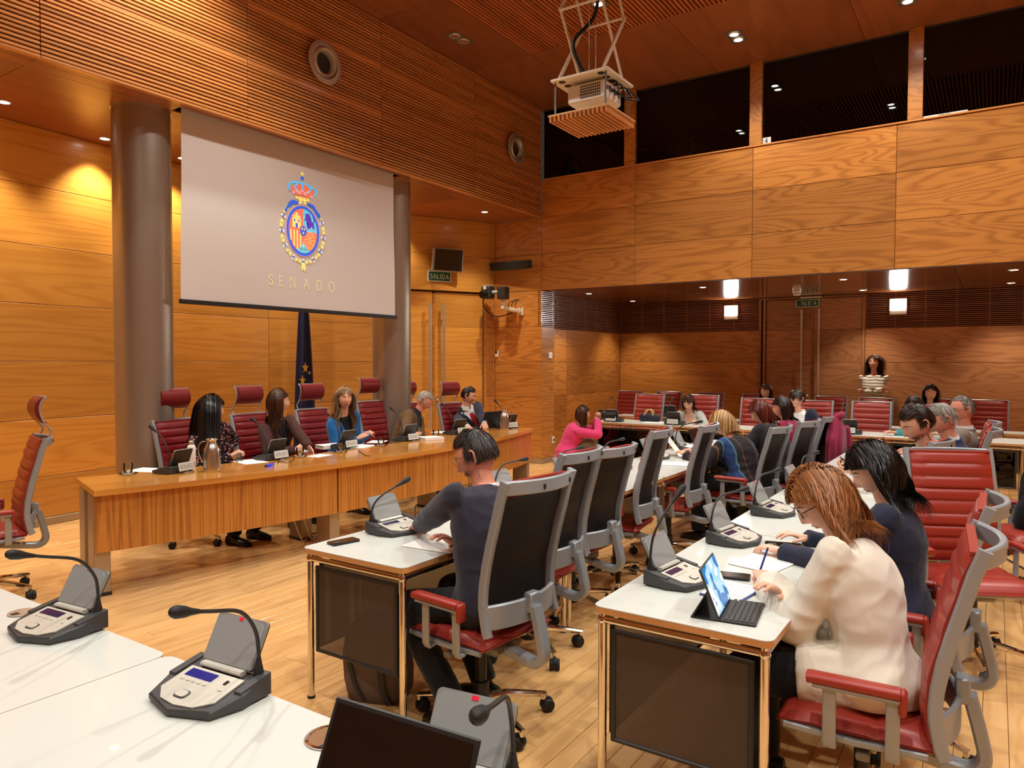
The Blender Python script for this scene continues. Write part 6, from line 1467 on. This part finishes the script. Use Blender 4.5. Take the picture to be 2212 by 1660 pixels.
for k in range(4): MB().tube(catmull([(bx0+.12+.09*k, by0+.01, -.09), (bx0+.13+.09*k, by0-.05-.02*k, -.12), (bx0+.16+.08*k, by0-.03, -.03), (bx0+.18+.08*k, by0+.03, -.01)], 5), .007, 6).build('cable', MAT['black_rubber'], t, 60)
pz = -.335       # slatted lid hanging below the projector
for sx, sy in ((.06, .94), (.06, .06), (.94, .06), (.94, .94)):
    X_, Y_ = x0+(x1-x0)*sx, y0+(y1-y0)*sy; MB().strip([(X_, Y_, -.01), (X_+.004, Y_+.005, -.18), (X_, Y_, pz+.05)], .016, .004, up=(1, 0, 0)).build('hanger_strap', MAT['silver_dark'], t)
lid = MB().box(((x0+x1)/2, (y0+y1)/2, pz+.045), (x1-x0+.03, y1-y0+.03, .014), ch=.002).build('lid_board', MAT['wood_light'], t)
ns = 14
for i in range(ns): MB().box(((x0+x1)/2, y0-.012+(y1-y0+.024)*(i+.5)/ns, pz+.016), (x1-x0+.03, (y1-y0)/ns*.52, .045), ch=.002).build('lid_slat', MAT['wood_slat'], lid)
ztop = ZC-PZ+.05; nst = 3; hz_ = (ztop-.02)/nst; xm = (x0+x1)/2
for s in (-1, 1):
    Y_ = (y0+y1)/2+s*(y1-y0)*.36
    for i in range(nst):
        for d in (-1, 1):
            a = Vector((xm-d*(x1-x0)*.42, Y_+s*.012*(d > 0), .015+hz_*i)); b2 = Vector((xm+d*(x1-x0)*.42, Y_+s*.012*(d > 0), .015+hz_*(i+1))); MB().strip([a, b2], .012, .034, up=(1, 0, 0), ch=.003).build('scissor_arm', MAT['cream'], t)
for i in range(nst+1):
    for d in (-1, 1): MB().tube([(xm+d*(x1-x0)*.42, (y0+y1)/2-(y1-y0)*.38, .015+hz_*i), (xm+d*(x1-x0)*.42, (y0+y1)/2+(y1-y0)*.38, .015+hz_*i)], .011, 8).build('cross_bar', MAT['cream'], t)
for d in (-.06, .06): MB().tube([(xm+d, (y0+y1)/2, .01), (xm+d, (y0+y1)/2, ztop)], .003, 5).build('lift_cable', MAT['nickel'], t)
MB().tube(catmull([(xm-.1, (y0+y1)/2, .02), (xm-.15, (y0+y1)/2+.1, .3), (xm+.05, (y0+y1)/2, .6), (xm-.1, (y0+y1)/2-.1, 1.0), (xm, (y0+y1)/2, ztop)], 6), .016, 8).build('cable_bundle', MAT['black_rubber'], t, 60)
# ============================================================ FLAG
pbr('flag_blue', srgb(22, 32, 78), .7, var=.25); pbr('flag_star', srgb(230, 196, 84), .6)
pf = atY(655, 760, 7.35); t = empty('flag', (pf.x, 7.35, 0), label='furled blue flag with golden stars on a pole behind the dais', cat='flag')
MB().cyl((0, 0, .02), .16, .04, 28, ch=.01).build('stand', MAT['nickel'], t, 40); MB().tube([(0, 0, .03), (0, 0, 2.42)], .016, 12).build('pole', MAT['nickel'], t, 60); MB().sphere((0, 0, 2.45), .03).build('finial', MAT['nickel'], t, 60)
rs = []; n = 40
for j in range(26):
    z = 2.38-1.85*j/25; w = .05+.105*(j/25)**.8; r = []
    for i in range(n):
        a = 2*pi*i/n; f = 1+.16*sin(5*a+j*.05)+.08*sin(9*a+1); r.append((w*f*cos(a)+.02*(j/25), w*.72*f*sin(a)-.02, z+.02*sin(3*a)))
    rs.append(r)
fb = MB().rings(rs).build('cloth', MAT['flag_blue'], t, 70)
for px, py, r_ in ((659, 795, .075), (653, 823, .07), (655, 858, .07), (668, 806, .03)):
    p = atY(px, py, 7.35-.14); c = Vector((p.x-pf.x, -.135, p.z)); pts = [(c.x+(r_ if k % 2 == 0 else r_*.42)*sin(k*pi/5)*.8, c.z+(r_ if k % 2 == 0 else r_*.42)*cos(k*pi/5)) for k in range(10)]
    bm = bmesh.new(); f = bm.faces.new([bm.verts.new((x, c.y-.01, z)) for x, z in pts]); bmesh.ops.triangulate(bm, faces=[f]); me = bpy.data.meshes.new('star'); bm.to_mesh(me); bm.free(); me.materials.append(MAT['flag_star']); link('star', me, fb)
# ============================================================ THINGS ON THE DESKS
ZD = .753
def tumbler(px, py, n):
    p = atz(px, py, ZD); t = empty('saucer', (p.x, p.y, ZD), label='small saucer under the water glass %s' % n, cat='saucer', group='saucers on the dais'); MB().lathe([(.03, 0), (.05, .004), (.068, .010), (.066, .012), (.045, .006), (0, .005)], 28, cap=False).build('dish', MAT['clear_glass'], t, 60)
    MB().lathe([(.0, .0062), (.03, .0062), (.03, .0075), (0, .0075)], 20, cap=False).build('paper_mat', MAT['paper'], t, 40)
    g = empty('water_glass', (p.x, p.y, ZD+.0075), label='tumbler of water %s' % n, cat='glass', group='water glasses on the dais')
    MB().lathe([(0, 0), (.022, 0), (.026, .006), (.034, .03), (.036, .05), (.034, .082), (.0325, .082), (.0342, .05), (.032, .03), (.02, .010), (0, .009)], 28, cap=False).build('tumbler', MAT['clear_glass'], g, 60); MB().lathe([(0, .0095), (.02, .0105), (.0315, .03), (.0338, .046), (0, .046)], 24, cap=False).build('water', MAT['clear_glass'], g, 60)
for px, py, n in ((277, 1026, 'at the near end of the dais'), (648, 988, 'between the microphone units of the two brunettes'), (736, 978, 'before the microphone unit of the woman in blue'), (823, 964, 'left of the unit of the elderly man'), (942, 946, 'by the books of the elderly man')): tumbler(px, py, n)
def jug(px, py, rz, lb, sc=1.0):
    p = atz(px, py, ZD); t = empty('steel_jug', (p.x, p.y, ZD), rz, label=lb, cat='jug', group='steel jugs'); t.scale = (sc, sc, sc)
    prf = [(.0, 0), (.062, 0), (.064, .006), (.063, .02), (.064, .12), (.060, .17), (.045, .205), (.034, .225), (.034, .238), (.044, .252), (.042, .254), (.03, .245), (0, .243)]
    m = MB(); n = 48; vs = []; mm = len(prf)
    for j in range(n):
        a = 2*pi*j/n
        for r, z in prf: q = r*(1+(.025*cos(24*a) if .03 < z < .2 else 0)); vs.append((q*cos(a), q*sin(a), z))
    m.add(vs, [(j*mm+i, ((j+1) % n)*mm+i, ((j+1) % n)*mm+i+1, j*mm+i+1) for j in range(n) for i in range(mm-1)]); m.build('body', MAT['steel'], t, 40)
    MB().cyl((0, 0, .256), .028, .012, 20, ch=.004).build('lid', MAT['chrome'], t, 40); MB().strip(catmull([(-.035, 0, .235), (-.075, 0, .235), (-.098, 0, .20), (-.095, 0, .14), (-.066, 0, .075)], 5), .018, .007, up=(0, 0, 1), ch=.002).build('handle', MAT['chrome'], t, 50); MB().prism([(.03, -.014), (.056, 0), (.03, .014)], .238, .252).build('spout', MAT['chrome'], t, 40)
jug(458, 1018, RAD(-20), 'ribbed steel thermos jug beside the white bottle', 1.02); jug(1089, 928, RAD(150), 'ribbed steel thermos jug at the far end of the dais')
p = atz(414, 1008, ZD); t = empty('water_bottle', (p.x, p.y, ZD), label='white flask with steel cap next to the steel jug', cat='bottle'); MB().lathe([(0, 0), (.032, 0), (.034, .004), (.034, .155), (.028, .175), (.020, .182), (0, .182)], 24, cap=False).build('flask', MAT['white_plastic'], t, 50); MB().cyl((0, 0, .198), .021, .032, 20, ch=.003).build('cap', MAT['nickel'], t, 40)
def plate_stand(pos, rz, n, z=ZD, w=.16):
    t = empty('name_plate', (pos[0], pos[1], z), RAD(rz)+pi/2, label='white lettered plate %s' % n, cat='name plate', group='lettered plates'); R = Matrix.Rotation(RAD(78), 4, 'X')
    MB().prism(ell((0, 0), .04, .022, 20), 0, .004).build('foot', MAT['nickel'], t); MB().tube([(0, 0, .003), (0, .004, .03)], .004, 6).build('stem', MAT['nickel'], t)
    MB().box((0, .052, 0), (w, .066, .003)).build('plate', MAT['sign_white'], t, M=R); lm, lw = lettering('SENADO', .030, .10); k = w*.84/lw; lm.build('lettering', MAT['ink_grey'], t, M=R @ Matrix.Translation((-lw*k/2, .037, .0017)) @ Matrix.Diagonal((k, 1, 1, 1)))
for i, (px, py, rz, lb) in enumerate(DU_):
    p, _ = DUP[i]; d = Vector((cos(RAD(rz)), sin(RAD(rz)), 0)); q = p+d*.125; plate_stand((q.x, q.y), rz, lb.replace('with blue glow ', '').replace('with red ring ', ''))
for Y, n in ((4.74, 'beside the photographer'), (3.78, 'before the grey blazer woman'), (1.50, 'before the lone empty chair')): plate_stand((9.775, Y), 182, n+' on the far desk', .742)
def sheet(c, w, h, rz, lb, n=1, z=.742, lines=0, curl=0, grp='papers'):
    t = empty('paper_sheet', (c[0], c[1], z), RAD(rz), label=lb, cat='paper', group=grp); o = MB().box((0, 0, .0006*n), (w, h, .0012*n)).build('sheet', MAT['paper'], t)
    for k in range(lines): MB().box((-.02*(k % 3), h*.38-h*.76*k/max(1, lines-1), .0012*n+.0002), (w*.74-.04*(k % 3), .0022, .0003)).build('text_line', MAT['paper_lines'], t)
    return t
def book(px, py, w, h, th, rz, lb, cover='paper', z=ZD):
    p = atz(px, py, z); t = empty('book', (p.x, p.y, z), RAD(rz), label=lb, cat='book', group='books on the dais'); MB().box((0, 0, th/2), (w-.006, h-.006, th-.004)).build('pages', MAT['cream'], t)
    for zz in (.001, th-.001): MB().box((0, 0, zz), (w, h, .002)).build('cover', MAT[cover], t)
    MB().box((-w/2+.001, 0, th/2), (.002, h, th)).build('spine', MAT[cover], t)
sheet(T_(322, 1016, ZD), .21, .29, 20, 'loose white sheet by the near unit on the dais', z=ZD); sheet(T_(540, 998, ZD), .21, .29, -10, 'white sheet under the black spectacles', z=ZD); sheet(T_(690, 985, ZD), .21, .15, 10, 'white sheet by the hands of the woman in striped blazer', z=ZD, lines=0)
sheet(T_(780, 965, ZD), .30, .21, 15, 'white documents before the woman in blue', z=ZD, n=3, lines=5); sheet(T_(815, 955, ZD), .25, .18, 30, 'second white document near the woman in blue', z=ZD, n=2); sheet(T_(900, 946, ZD), .30, .21, 8, 'document the elderly man is reading', z=ZD, n=2, lines=6); sheet(T_(960, 935, ZD), .21, .29, 12, 'papers near the elbow of the man with the red tie', z=ZD, n=4)
book(712, 968, .17, .24, .035, 78, 'thick cream book at the hands of the woman in blue'); book(930, 950, .20, .24, .03, 70, 'cream book under the hand of the elderly man')
p = atz(661, 978, ZD); t = empty('computer_mouse', (p.x, p.y, ZD), .3, label='white mouse beside the second water glass', cat='mouse'); MB().lathe([(0, .03), (.02, .028), (.034, .018), (.036, .004), (.033, 0)], 20, Matrix.Diagonal((1.35, .9, 1, 1))).build('shell', MAT['white_plastic'], t, 60); MB().box((.02, 0, .027), (.02, .004, .006)).build('wheel', MAT['grey_plastic'], t)
p = atz(518, 998, ZD); t = empty('spectacles', (p.x, p.y, ZD), .4, label='folded black spectacles lying before the floral blouse woman', cat='spectacles')
for s in (-1, 1):
    MB().tube([(s*.033+.025*cos(a), .01*0+.004, .022+.018*sin(a)) for a in [2*pi*k/20 for k in range(21)]], .003, 6).build('rim', MAT['black_gloss'], t, 60); MB().tube([(s*.06, .004, .03), (s*.06, .03, .022), (-s*.02, .05+.01*s, .006)], .0028, 6).build('temple', MAT['black_gloss'], t, 60)
MB().tube([(-.009, .004, .026), (.009, .004, .026)], .003, 6).build('bridge', MAT['black_gloss'], t, 60)
pbr('blue_glow', srgb(30, 60, 210), .25, emit=(.02, .06, .8), es=.5)  # blue shine of the pen case put in as emission; no lamp
p = atz(583, 1008, ZD); t = empty('marker_case', (p.x, p.y, ZD), .5, label='shiny blue pen case before the striped blazer woman', cat='case'); MB().tube([(-.05, 0, .012), (.05, 0, .012)], [.010, .012], 10).build('barrel', MAT['blue_glow'], t, 50); MB().tube([(-.045, .02, .009), (.05, .024, .009)], .008, 8).build('pen', MAT['black_gloss'], t, 50)
def cable(pts, lb, r=.003, mat='black_rubber'):
    P = [Vector(q) for q in pts]; t = empty('cable', P[0], label=lb, cat='cable'); MB().tube([q-P[0] for q in catmull(P, 6)], r, 7).build('cord', MAT[mat], t, 60)
cable([(*T_(600, 998, ZD)[:2], ZD+.004), (*T_(625, 1000, ZD)[:2], ZD+.004), (*T_(635, 990, ZD)[:2], ZD+.004), (*T_(610, 988, ZD)[:2], ZD+.004), (*T_(600, 1002, ZD)[:2], ZD+.004)], 'black cable loop on the dais beside the pen case'); cable([(*T_(775, 975, ZD)[:2], ZD+.004), (*T_(790, 985, ZD)[:2], ZD+.004), (*T_(800, 986, ZD)[:2], ZD+.004)], 'short black cable behind the unit of the woman in blue')
for k in range(2): cable([(4.25+.15*k, 5.25, .62), (4.22+.12*k, 5.15, .35), (4.30+.1*k, 5.1, .06), (4.45+.1*k, 5.2, .012), (4.7, 5.3, .012)], 'beige cable %s hanging under the dais by the middle leg' % ('loop', 'end')[k], .006, 'cream')
def laptop(loc, rz, lb, z, tilt=105, w=.33, d=.23, screen='black_gloss', shell='black_plastic', keys=True):
    t = empty('laptop', (loc[0], loc[1], z), RAD(rz)-pi/2, label=lb, cat='laptop', group='laptops'); MB().box((0, 0, .008), (w, d, .016), ch=.004).build('base', MAT[shell], t)
    k = MB().box((0, .035, .0165), (w*.86, d*.5, .002)).build('keyboard', MAT['black_rubber'], t)
    km = MB().box((0, 0, 0), (w*.05, d*.075, .002)).mesh('key', MAT['dark_grey'])
    if keys:
        for i in range(14):
            for j in range(5): link('key', km, k, loc=(-w*.40+w*.80*i/13, .035-d*.2+d*.4*j/4, .0182))
    L_ = MB().box((0, d/2, .004), (w, d, .008), ch=.003).build('lid', MAT[shell], t, M=Matrix.Translation((0, d/2-.002, .014)) @ Matrix.Rotation(RAD(180-tilt), 4, 'X')); MB().box((0, d/2+.004, .0082+.0004), (w*.94, d*.88, .001)).build('screen_panel', MAT[screen], L_); return t
laptop((.80, .90), 4, 'open black laptop on the desk across the room end', .742, 116, .34, .235)
p = atz(1045, 925, ZD); laptop((p.x+.03, p.y+.02), -100, 'open laptop of the man with the red tie', ZD, 112, .33, .23)
def phone(loc, rz, lb, z=.742, mat='black_gloss', w=.074, h=.15):
    t = empty('mobile_phone', (loc[0], loc[1], z), RAD(rz), label=lb, cat='phone', group='mobile phones'); MB().prism(rrect(w, h, .01), 0, .009).build('case', MAT['black_plastic'], t, 40); MB().prism(rrect(w*.93, h*.95, .008), .009, .0096).build('glass', MAT[mat], t, 40); MB().prism(rrect(w*.42, w*.42, .008), .0096, .0108, Matrix.Translation((-w*.2, h*.3, 0))).build('camera_block', MAT['dark_grey'], t, 40); return t
p = atz(742, 1172, .742); phone((p.x, p.y), 78, 'black phone lying on the desk of the suited man'); p = atz(1692, 1180, .742); phone((p.x, p.y), 15, 'black phone in a case before the woman in navy', w=.09, h=.17); p = atz(1575, 1246, .742); phone((p.x, p.y), 12, 'dark phone behind the tablet of the woman in white', w=.08, h=.17)
sheet(T_(945, 1178, .742), .21, .29, 5, 'sheet of paper the suited man writes on', n=2); sheet(T_(1655, 1215, .742), .21, .30, 78, 'white sheets beyond the notebook of the woman in white', n=3, lines=4)
# spiral notebook with blue cover
pbr('blue_cover', srgb(36, 66, 150), .5); p = atz(1580, 1280, .742); t = empty('notebook', (p.x, p.y, .742), RAD(82), label='open spiral notebook with blue cover under the hands of the woman in white', cat='notebook'); MB().box((0, 0, .002), (.16, .22, .004)).build('cover', MAT['blue_cover'], t); MB().box((.001, 0, .006), (.152, .212, .005)).build('pages', MAT['paper'], t)
for k in range(14): MB().tube([(.078+.006*cos(a), -.095+.19*k/13, .006+.006*sin(a)) for a in [2*pi*q/8 for q in range(9)]], .001, 5).build('spiral_ring', MAT['nickel'], t)
for k in range(7): MB().box((-.01, -.075+.024*k, .0087), (.11, .0018, .0004)).build('text_line', MAT['paper_lines'], t, rot=(0, 0, 0))
# tablet with keyboard
def scr_mat(N, L, B, tc):
    nz = N.new('ShaderNodeTexNoise'); L.new(tc.outputs['Object'], nz.inputs['Vector']); nz.inputs['Scale'].default_value = 9; c = ramp(N, L, nz.outputs['Fac'], [(0, srgb(40, 110, 180)), (.45, srgb(150, 200, 235)), (.55, srgb(236, 242, 248)), (.66, srgb(60, 130, 200))])
    L.new(c, B.inputs['Base Color']); L.new(c, B.inputs['Emission Color']); B.inputs['Emission Strength'].default_value = .6
patterned('tablet_picture', scr_mat); MAT['tablet_picture'].node_tree.nodes['Principled BSDF'].inputs['Roughness'].default_value = .2
p = atz(1605, 1325, .742); t = empty('tablet_computer', (p.x, p.y, .742), RAD(8), label='tablet in a folding black keyboard case beside the notebook', cat='tablet')
MB().box((0, -.0, .004), (.25, .12, .008), ch=.003).build('keyboard_base', MAT['black_plastic'], t); km = MB().box((0, 0, 0), (.0135, .0125, .003), ch=.001).mesh('key', MAT['dark_grey'])
for i in range(14):
    for j in range(6): link('key', km, t, loc=(-.11+.0168*i, -.045+.0172*j, .0092))
R = Matrix.Translation((0, .062, .010)) @ Matrix.Rotation(RAD(68), 4, 'X'); l = MB().box((0, .088, -.004), (.25, .178, .008), ch=.003).build('tablet_body', MAT['dark_grey'], t, M=R); MB().box((0, .088, .0005), (.238, .166, .001)).build('display', MAT['tablet_picture'], l)
MB().box((0, .05, 0), (.25, .1, .004)).build('case_flap', MAT['black_plastic'], t, M=Matrix.Translation((0, .155, .002)) @ Matrix.Rotation(RAD(118), 4, 'X')); MB().box((0, .11, .002), (.25, .1, .003)).build('case_flap', MAT['black_plastic'], t)
# pens in the writing hands
def pen(tip, tail, lb, mat):
    a, b = Vector(tip), Vector(tail); t = empty('pen', a, label=lb, cat='pen', group='pens'); d = b-a; MB().tube([Vector((0, 0, 0)), d*.08, d*.1, d], [.0008, .003, .0042, .0042], 10).build('barrel', MAT[mat], t, 60); MB().strip([d*.70+Vector((0, 0, .005)), d*.98+Vector((0, 0, .006))], .003, .0015).build('clip', MAT['nickel'], t)
hm = PP['man']['hm'][0]; o = PP['man']['O']; pb = hm @ Vector((.016, .105, -.028))-o; pen((pb.x-.005, pb.y+.02, .745), (pb.x-.02, pb.y+.0, .745+.14), 'dark blue pen in the hand of the suited man', 'black_gloss')
hm = PP['white']['hm'][0]; o = PP['white']['O']; pb = hm @ Vector((.016, .105, -.028))-o; pen((pb.x-.005, pb.y+.02, .752), (pb.x+.01, pb.y-.02, .752+.14), 'blue pen in the hand of the woman in white', 'blue_cover')
# polka bracelet
pbr('bracelet_white', srgb(236, 232, 222), .4); A = PP['white']['arms'][0]; o = PP['white']['O']; w_, e_ = A[2]-o, A[1]-o; d = (w_-e_).normalized()
t = empty('bracelet', w_-d*.02, label='wide black and white bracelet on the wrist of the woman in white', cat='bracelet'); MB().tube([-d*.028, d*.012], [.045, .041], 20, cap=False).build('band', MAT['black_gloss'], t, 60); e1 = d.orthogonal().normalized(); e2 = d.cross(e1)
for k in range(8):
    for j in (0, 1): a = 2*pi*(k+.5*j)/8; q = e1*cos(a)+e2*sin(a); MB().sphere(tuple(q*.0425+d*(-.018+.02*j)), (.008, .008, .008), 8, 6).build('dot', MAT['bracelet_white'], t, 60)
# cable ports in the desks
def port(px, py, lb, open_=False):
    p = atz(px, py, .742); t = empty('cable_port', (p.x, p.y, .742), label=lb, cat='cable port', group='cable ports')
    if open_: MB().lathe([(.058, .0), (.058, .003), (.050, .004), (.048, -.0), (.048, .001), (.047, .0008)], 36, cap=False).build('rim', MAT['chrome'], t, 50); MB().lathe([(.0495, .0012), (.047, .0012), (.0, .0010)], 36, cap=False).build('well', MAT['lamp_off'], t, 50); MB().prism([(.045*cos(a), .045*sin(a)-.0) for a in [pi+.25+(pi-.5)*k/14 for k in range(15)]], .0012, .0016).build('well_shade', MAT['black_plastic'], t)  # black segment laid on the flat well as its painted shade
    else: MB().cyl((0, 0, .001), .045, .002, 32).build('lid', MAT['nickel'], t, 40); MB().prism([(-.036, -.012), (-.012, -.016), (-.012, .012), (-.036, .008)], .002, .003).build('cable_notch', MAT['black_plastic'], t)
port(712, 1594, 'round chrome cable port in the white desk near the laptop', True); port(48, 1324, 'round steel cable lid in the white desk near the dais end'); port(1435, 1218, 'grey cable lid beyond the tablet'); 
# document standing before the empty chair, papers on the first row
pbr('highlight', srgb(232, 230, 120), .7)
p = atz(1478, 985, .742); t = empty('open_document', (p.x, p.y, .742), RAD(12), label='highlighted document propped up on the first desk row', cat='paper'); R = Matrix.Translation((0, .03, .0)) @ Matrix.Rotation(RAD(52), 4, 'X'); MB().box((0, .13, .0), (.21, .27, .003)).build('page', MAT['paper'], t, M=R)
for k in range(11): MB().box((-.01, .035+.018*k, .0018), (.16, .0045, .0006)).build('text_line', MAT['highlight' if k in (2, 3, 4, 5) else 'paper_lines'], t, M=R)
MB().box((0, -.06, .004), (.22, .2, .008)).build('stack', MAT['paper'], t)
sheet(T_(1462, 1003, .742), .22, .30, 20, 'loose sheets in front of the propped document', n=3); sheet((7.62, 2.45), .2, .28, 10, 'white sheets in front of the woman in the cape', n=2); sheet((10.0, 4.15), .21, .30, 5, 'papers between the navy bag and the grey blazer woman', n=3, lines=3); sheet((9.98, 3.3), .21, .30, 88, 'white papers to the side of the grey blazer woman', n=2)
p = (7.35, 2.45); laptop(p, 92, 'dark tablet standing before the woman in the cape', .742, 112, .28, .20, keys=False)
# navy handbag
pbr('bag_navy', srgb(26, 28, 46), .6); pbr('bag_handle', srgb(214, 196, 130), .6); t = empty('handbag', (10.2, 4.30, .742), RAD(90), label='navy bag with pale yellow handles on the far desk', cat='bag'); MB().rings([[(x*w, y*d, z) for x, y in [(cos(a), sin(a)) for a in [2*pi*k/24 for k in range(24)]]] for z, w, d in ((0, .15, .05), (.02, .165, .06), (.07, .16, .055), (.10, .145, .04), (.115, .13, .02))]).build('body', MAT['bag_navy'], t, 60)
for s in (-1, 1): MB().strip(catmull([(-.07, s*.045, .04), (-.065, s*.035, .11), (-.04, s*.03, .165), (.0, s*.03, .18), (.04, s*.03, .165), (.065, s*.035, .11), (.07, s*.045, .04)], 5), .014, .004, up=(0, 1, 0)).build('handle', MAT['bag_handle'], t, 60)
# still camera of the photographer
t = empty('still_camera', (9.19, 4.60, .885), RAD(-40), label='black camera with long lens held by the photographer', cat='camera'); MB().box((0, 0, 0), (.075, .14, .10), ch=.015).build('body', MAT['black_plastic'], t); MB().box((0, 0, .06), (.06, .06, .035), ch=.01).build('viewfinder', MAT['black_plastic'], t); l = MB().tube([(.03, 0, -.005), (.06, 0, -.005), (.065, 0, -.005), (.15, 0, -.005), (.155, 0, -.005), (.20, 0, -.005)], [.036, .036, .041, .041, .046, .048], 20).build('lens', MAT['black_rubber'], t, 40); MB().lathe([(.044, 0), (0, -.004)], 20, Matrix.Translation((.201, 0, -.005)) @ Matrix.Rotation(pi/2, 4, 'Y'), cap=False).build('front_glass', MAT['black_gloss'], l, 60)
MB().strip(catmull([(-.02, -.07, .03), (-.10, -.08, -.10), (-.13, -.03, -.28), (-.10, .04, -.30), (-.05, .07, -.1), (-.02, .07, .03)], 6), .02, .003, up=(1, 0, 0)).build('strap', MAT['black_plastic'], t, 60)
# phone held by the bearded man
hm = PP['young']['hm'][0]; o = PP['young']['O']; q = hm @ Vector((0, .06, -.022))-o; t = phone((q.x, q.y), 0, 'phone held up by the bearded man', q.z); t.rotation_euler = (RAD(60), 0, RAD(20))
# magenta coat over the chair back
t = empty('coat', (8.02, 1.40, -.095), label='magenta coat hung over a chair back beside the dark haired woman', cat='coat'); rs = []
for j in range(22):
    z = 1.17-.75*j/21; w = .10+.17*min(1, j/6)+.03*j/21; r = []
    for i in range(36):
        a = 2*pi*i/36; f = 1+.10*sin(6*a+j*.1)*min(1, j/5)+.05*sin(11*a); r.append((w*f*cos(a), (.05+.03*min(1, j/4))*f*sin(a)-.06, z+.02*cos(2*a)*(j < 3)))
    rs.append(r)
c = MB().rings(rs).build('cloth', MAT['magenta'], t, 70); MB().tube(catmull([(-.10, -.02, 1.15), (-.05, -.10, 1.19), (.06, -.10, 1.20), (.12, -.03, 1.17)], 5), .028, 10).build('collar', MAT['magenta'], c, 70); MB().tube(catmull([(.24, -.1, 1.05), (.29, -.12, .9), (.28, -.13, .7), (.25, -.12, .55)], 5), [.05]*16, 10).build('sleeve', MAT['magenta'], c, 70)
# backpack under the first desk
pbr('pack_grey', srgb(104, 92, 86), .8, bump=(300, .2, .002)); p = atz(745, 1545, 0); t = empty('backpack', (2.60, 2.50, 0), RAD(20), label='grey brown backpack leaning under the desk of the suited man', cat='backpack')
R = Matrix.Rotation(RAD(-12), 4, 'Y'); m = MB(); rs = []
for z, w, d in ((0, .10, .13), (.02, .125, .15), (.12, .13, .16), (.26, .125, .155), (.36, .10, .13), (.42, .06, .08), (.435, .02, .03)): rs.append([tuple(R @ Vector((w*abs(cos(a))**.6*(1 if cos(a) > 0 else -1), d*abs(sin(a))**.6*(1 if sin(a) > 0 else -1), z))) for a in [2*pi*k/28 for k in range(28)]])
m.rings(rs).build('pack', MAT['pack_grey'], t, 60); MB().strip([R @ Vector(q) for q in catmull([(-.085, .10, .395), (-.125, .09, .28), (-.137, .06, .12), (-.12, .02, .03)], 5)], .02, .006, up=(1, 0, 0)).build('zip', MAT['black_plastic'], t, 60); MB().strip([R @ Vector(q) for q in catmull([(-.07, -.06, .41), (-.128, -.07, .25), (-.14, -.08, .1), (-.12, -.1, .02)], 5)], .03, .006, up=(1, 0, 0)).build('strap', MAT['black_plastic'], t, 60); MB().tube([R @ Vector(q) for q in catmull([(-.02, -.03, .42), (-.01, 0, .47), (-.02, .03, .42)], 5)], .008, 8).build('carry_loop', MAT['black_plastic'], t, 60)
# dark bag lying on the chair at the right
t = empty('shoulder_bag', (6.13, -.28, .49), RAD(110), label='dark bag with feathery strap dumped on the empty chair by the wall of people', cat='bag'); MB().rings([[(x*w, y*d, z) for x, y in [(cos(a), sin(a)) for a in [2*pi*k/20 for k in range(20)]]] for z, w, d in ((0, .15, .10), (.05, .17, .12), (.16, .15, .10), (.24, .11, .06), (.27, .05, .03))]).build('body', MAT['black_cloth'], t, 60); MB().strip(catmull([(-.12, 0, .2), (-.08, .02, .42), (.02, .02, .50), (.10, 0, .38), (.12, 0, .2)], 6), .03, .006, up=(0, 1, 0)).build('strap', MAT['charcoal'], t, 60)
cable([(7.6, .05, .012), (6.6, -.35, .012), (5.4, -.55, .012), (4.6, -.85, .012)], 'black cable lying on the floor behind the second row chairs', .006)
# maker's name on the hinge of the nearest units
for u in [o for o in bpy.data.objects if o.name.startswith('microphone_unit') and o.location.length < 5.2]:
    hc = [c for c in u.children if c.name.startswith('hinge_cover')][0]; lm, lw = lettering('BOSCH', .007, .17, None, False, .14, .0003); lm.build('lettering', MAT['black_plastic'], hc, M=Matrix.Translation((-lw/2, -.0112, -.0035)) @ Matrix.Rotation(RAD(72), 4, 'X'))
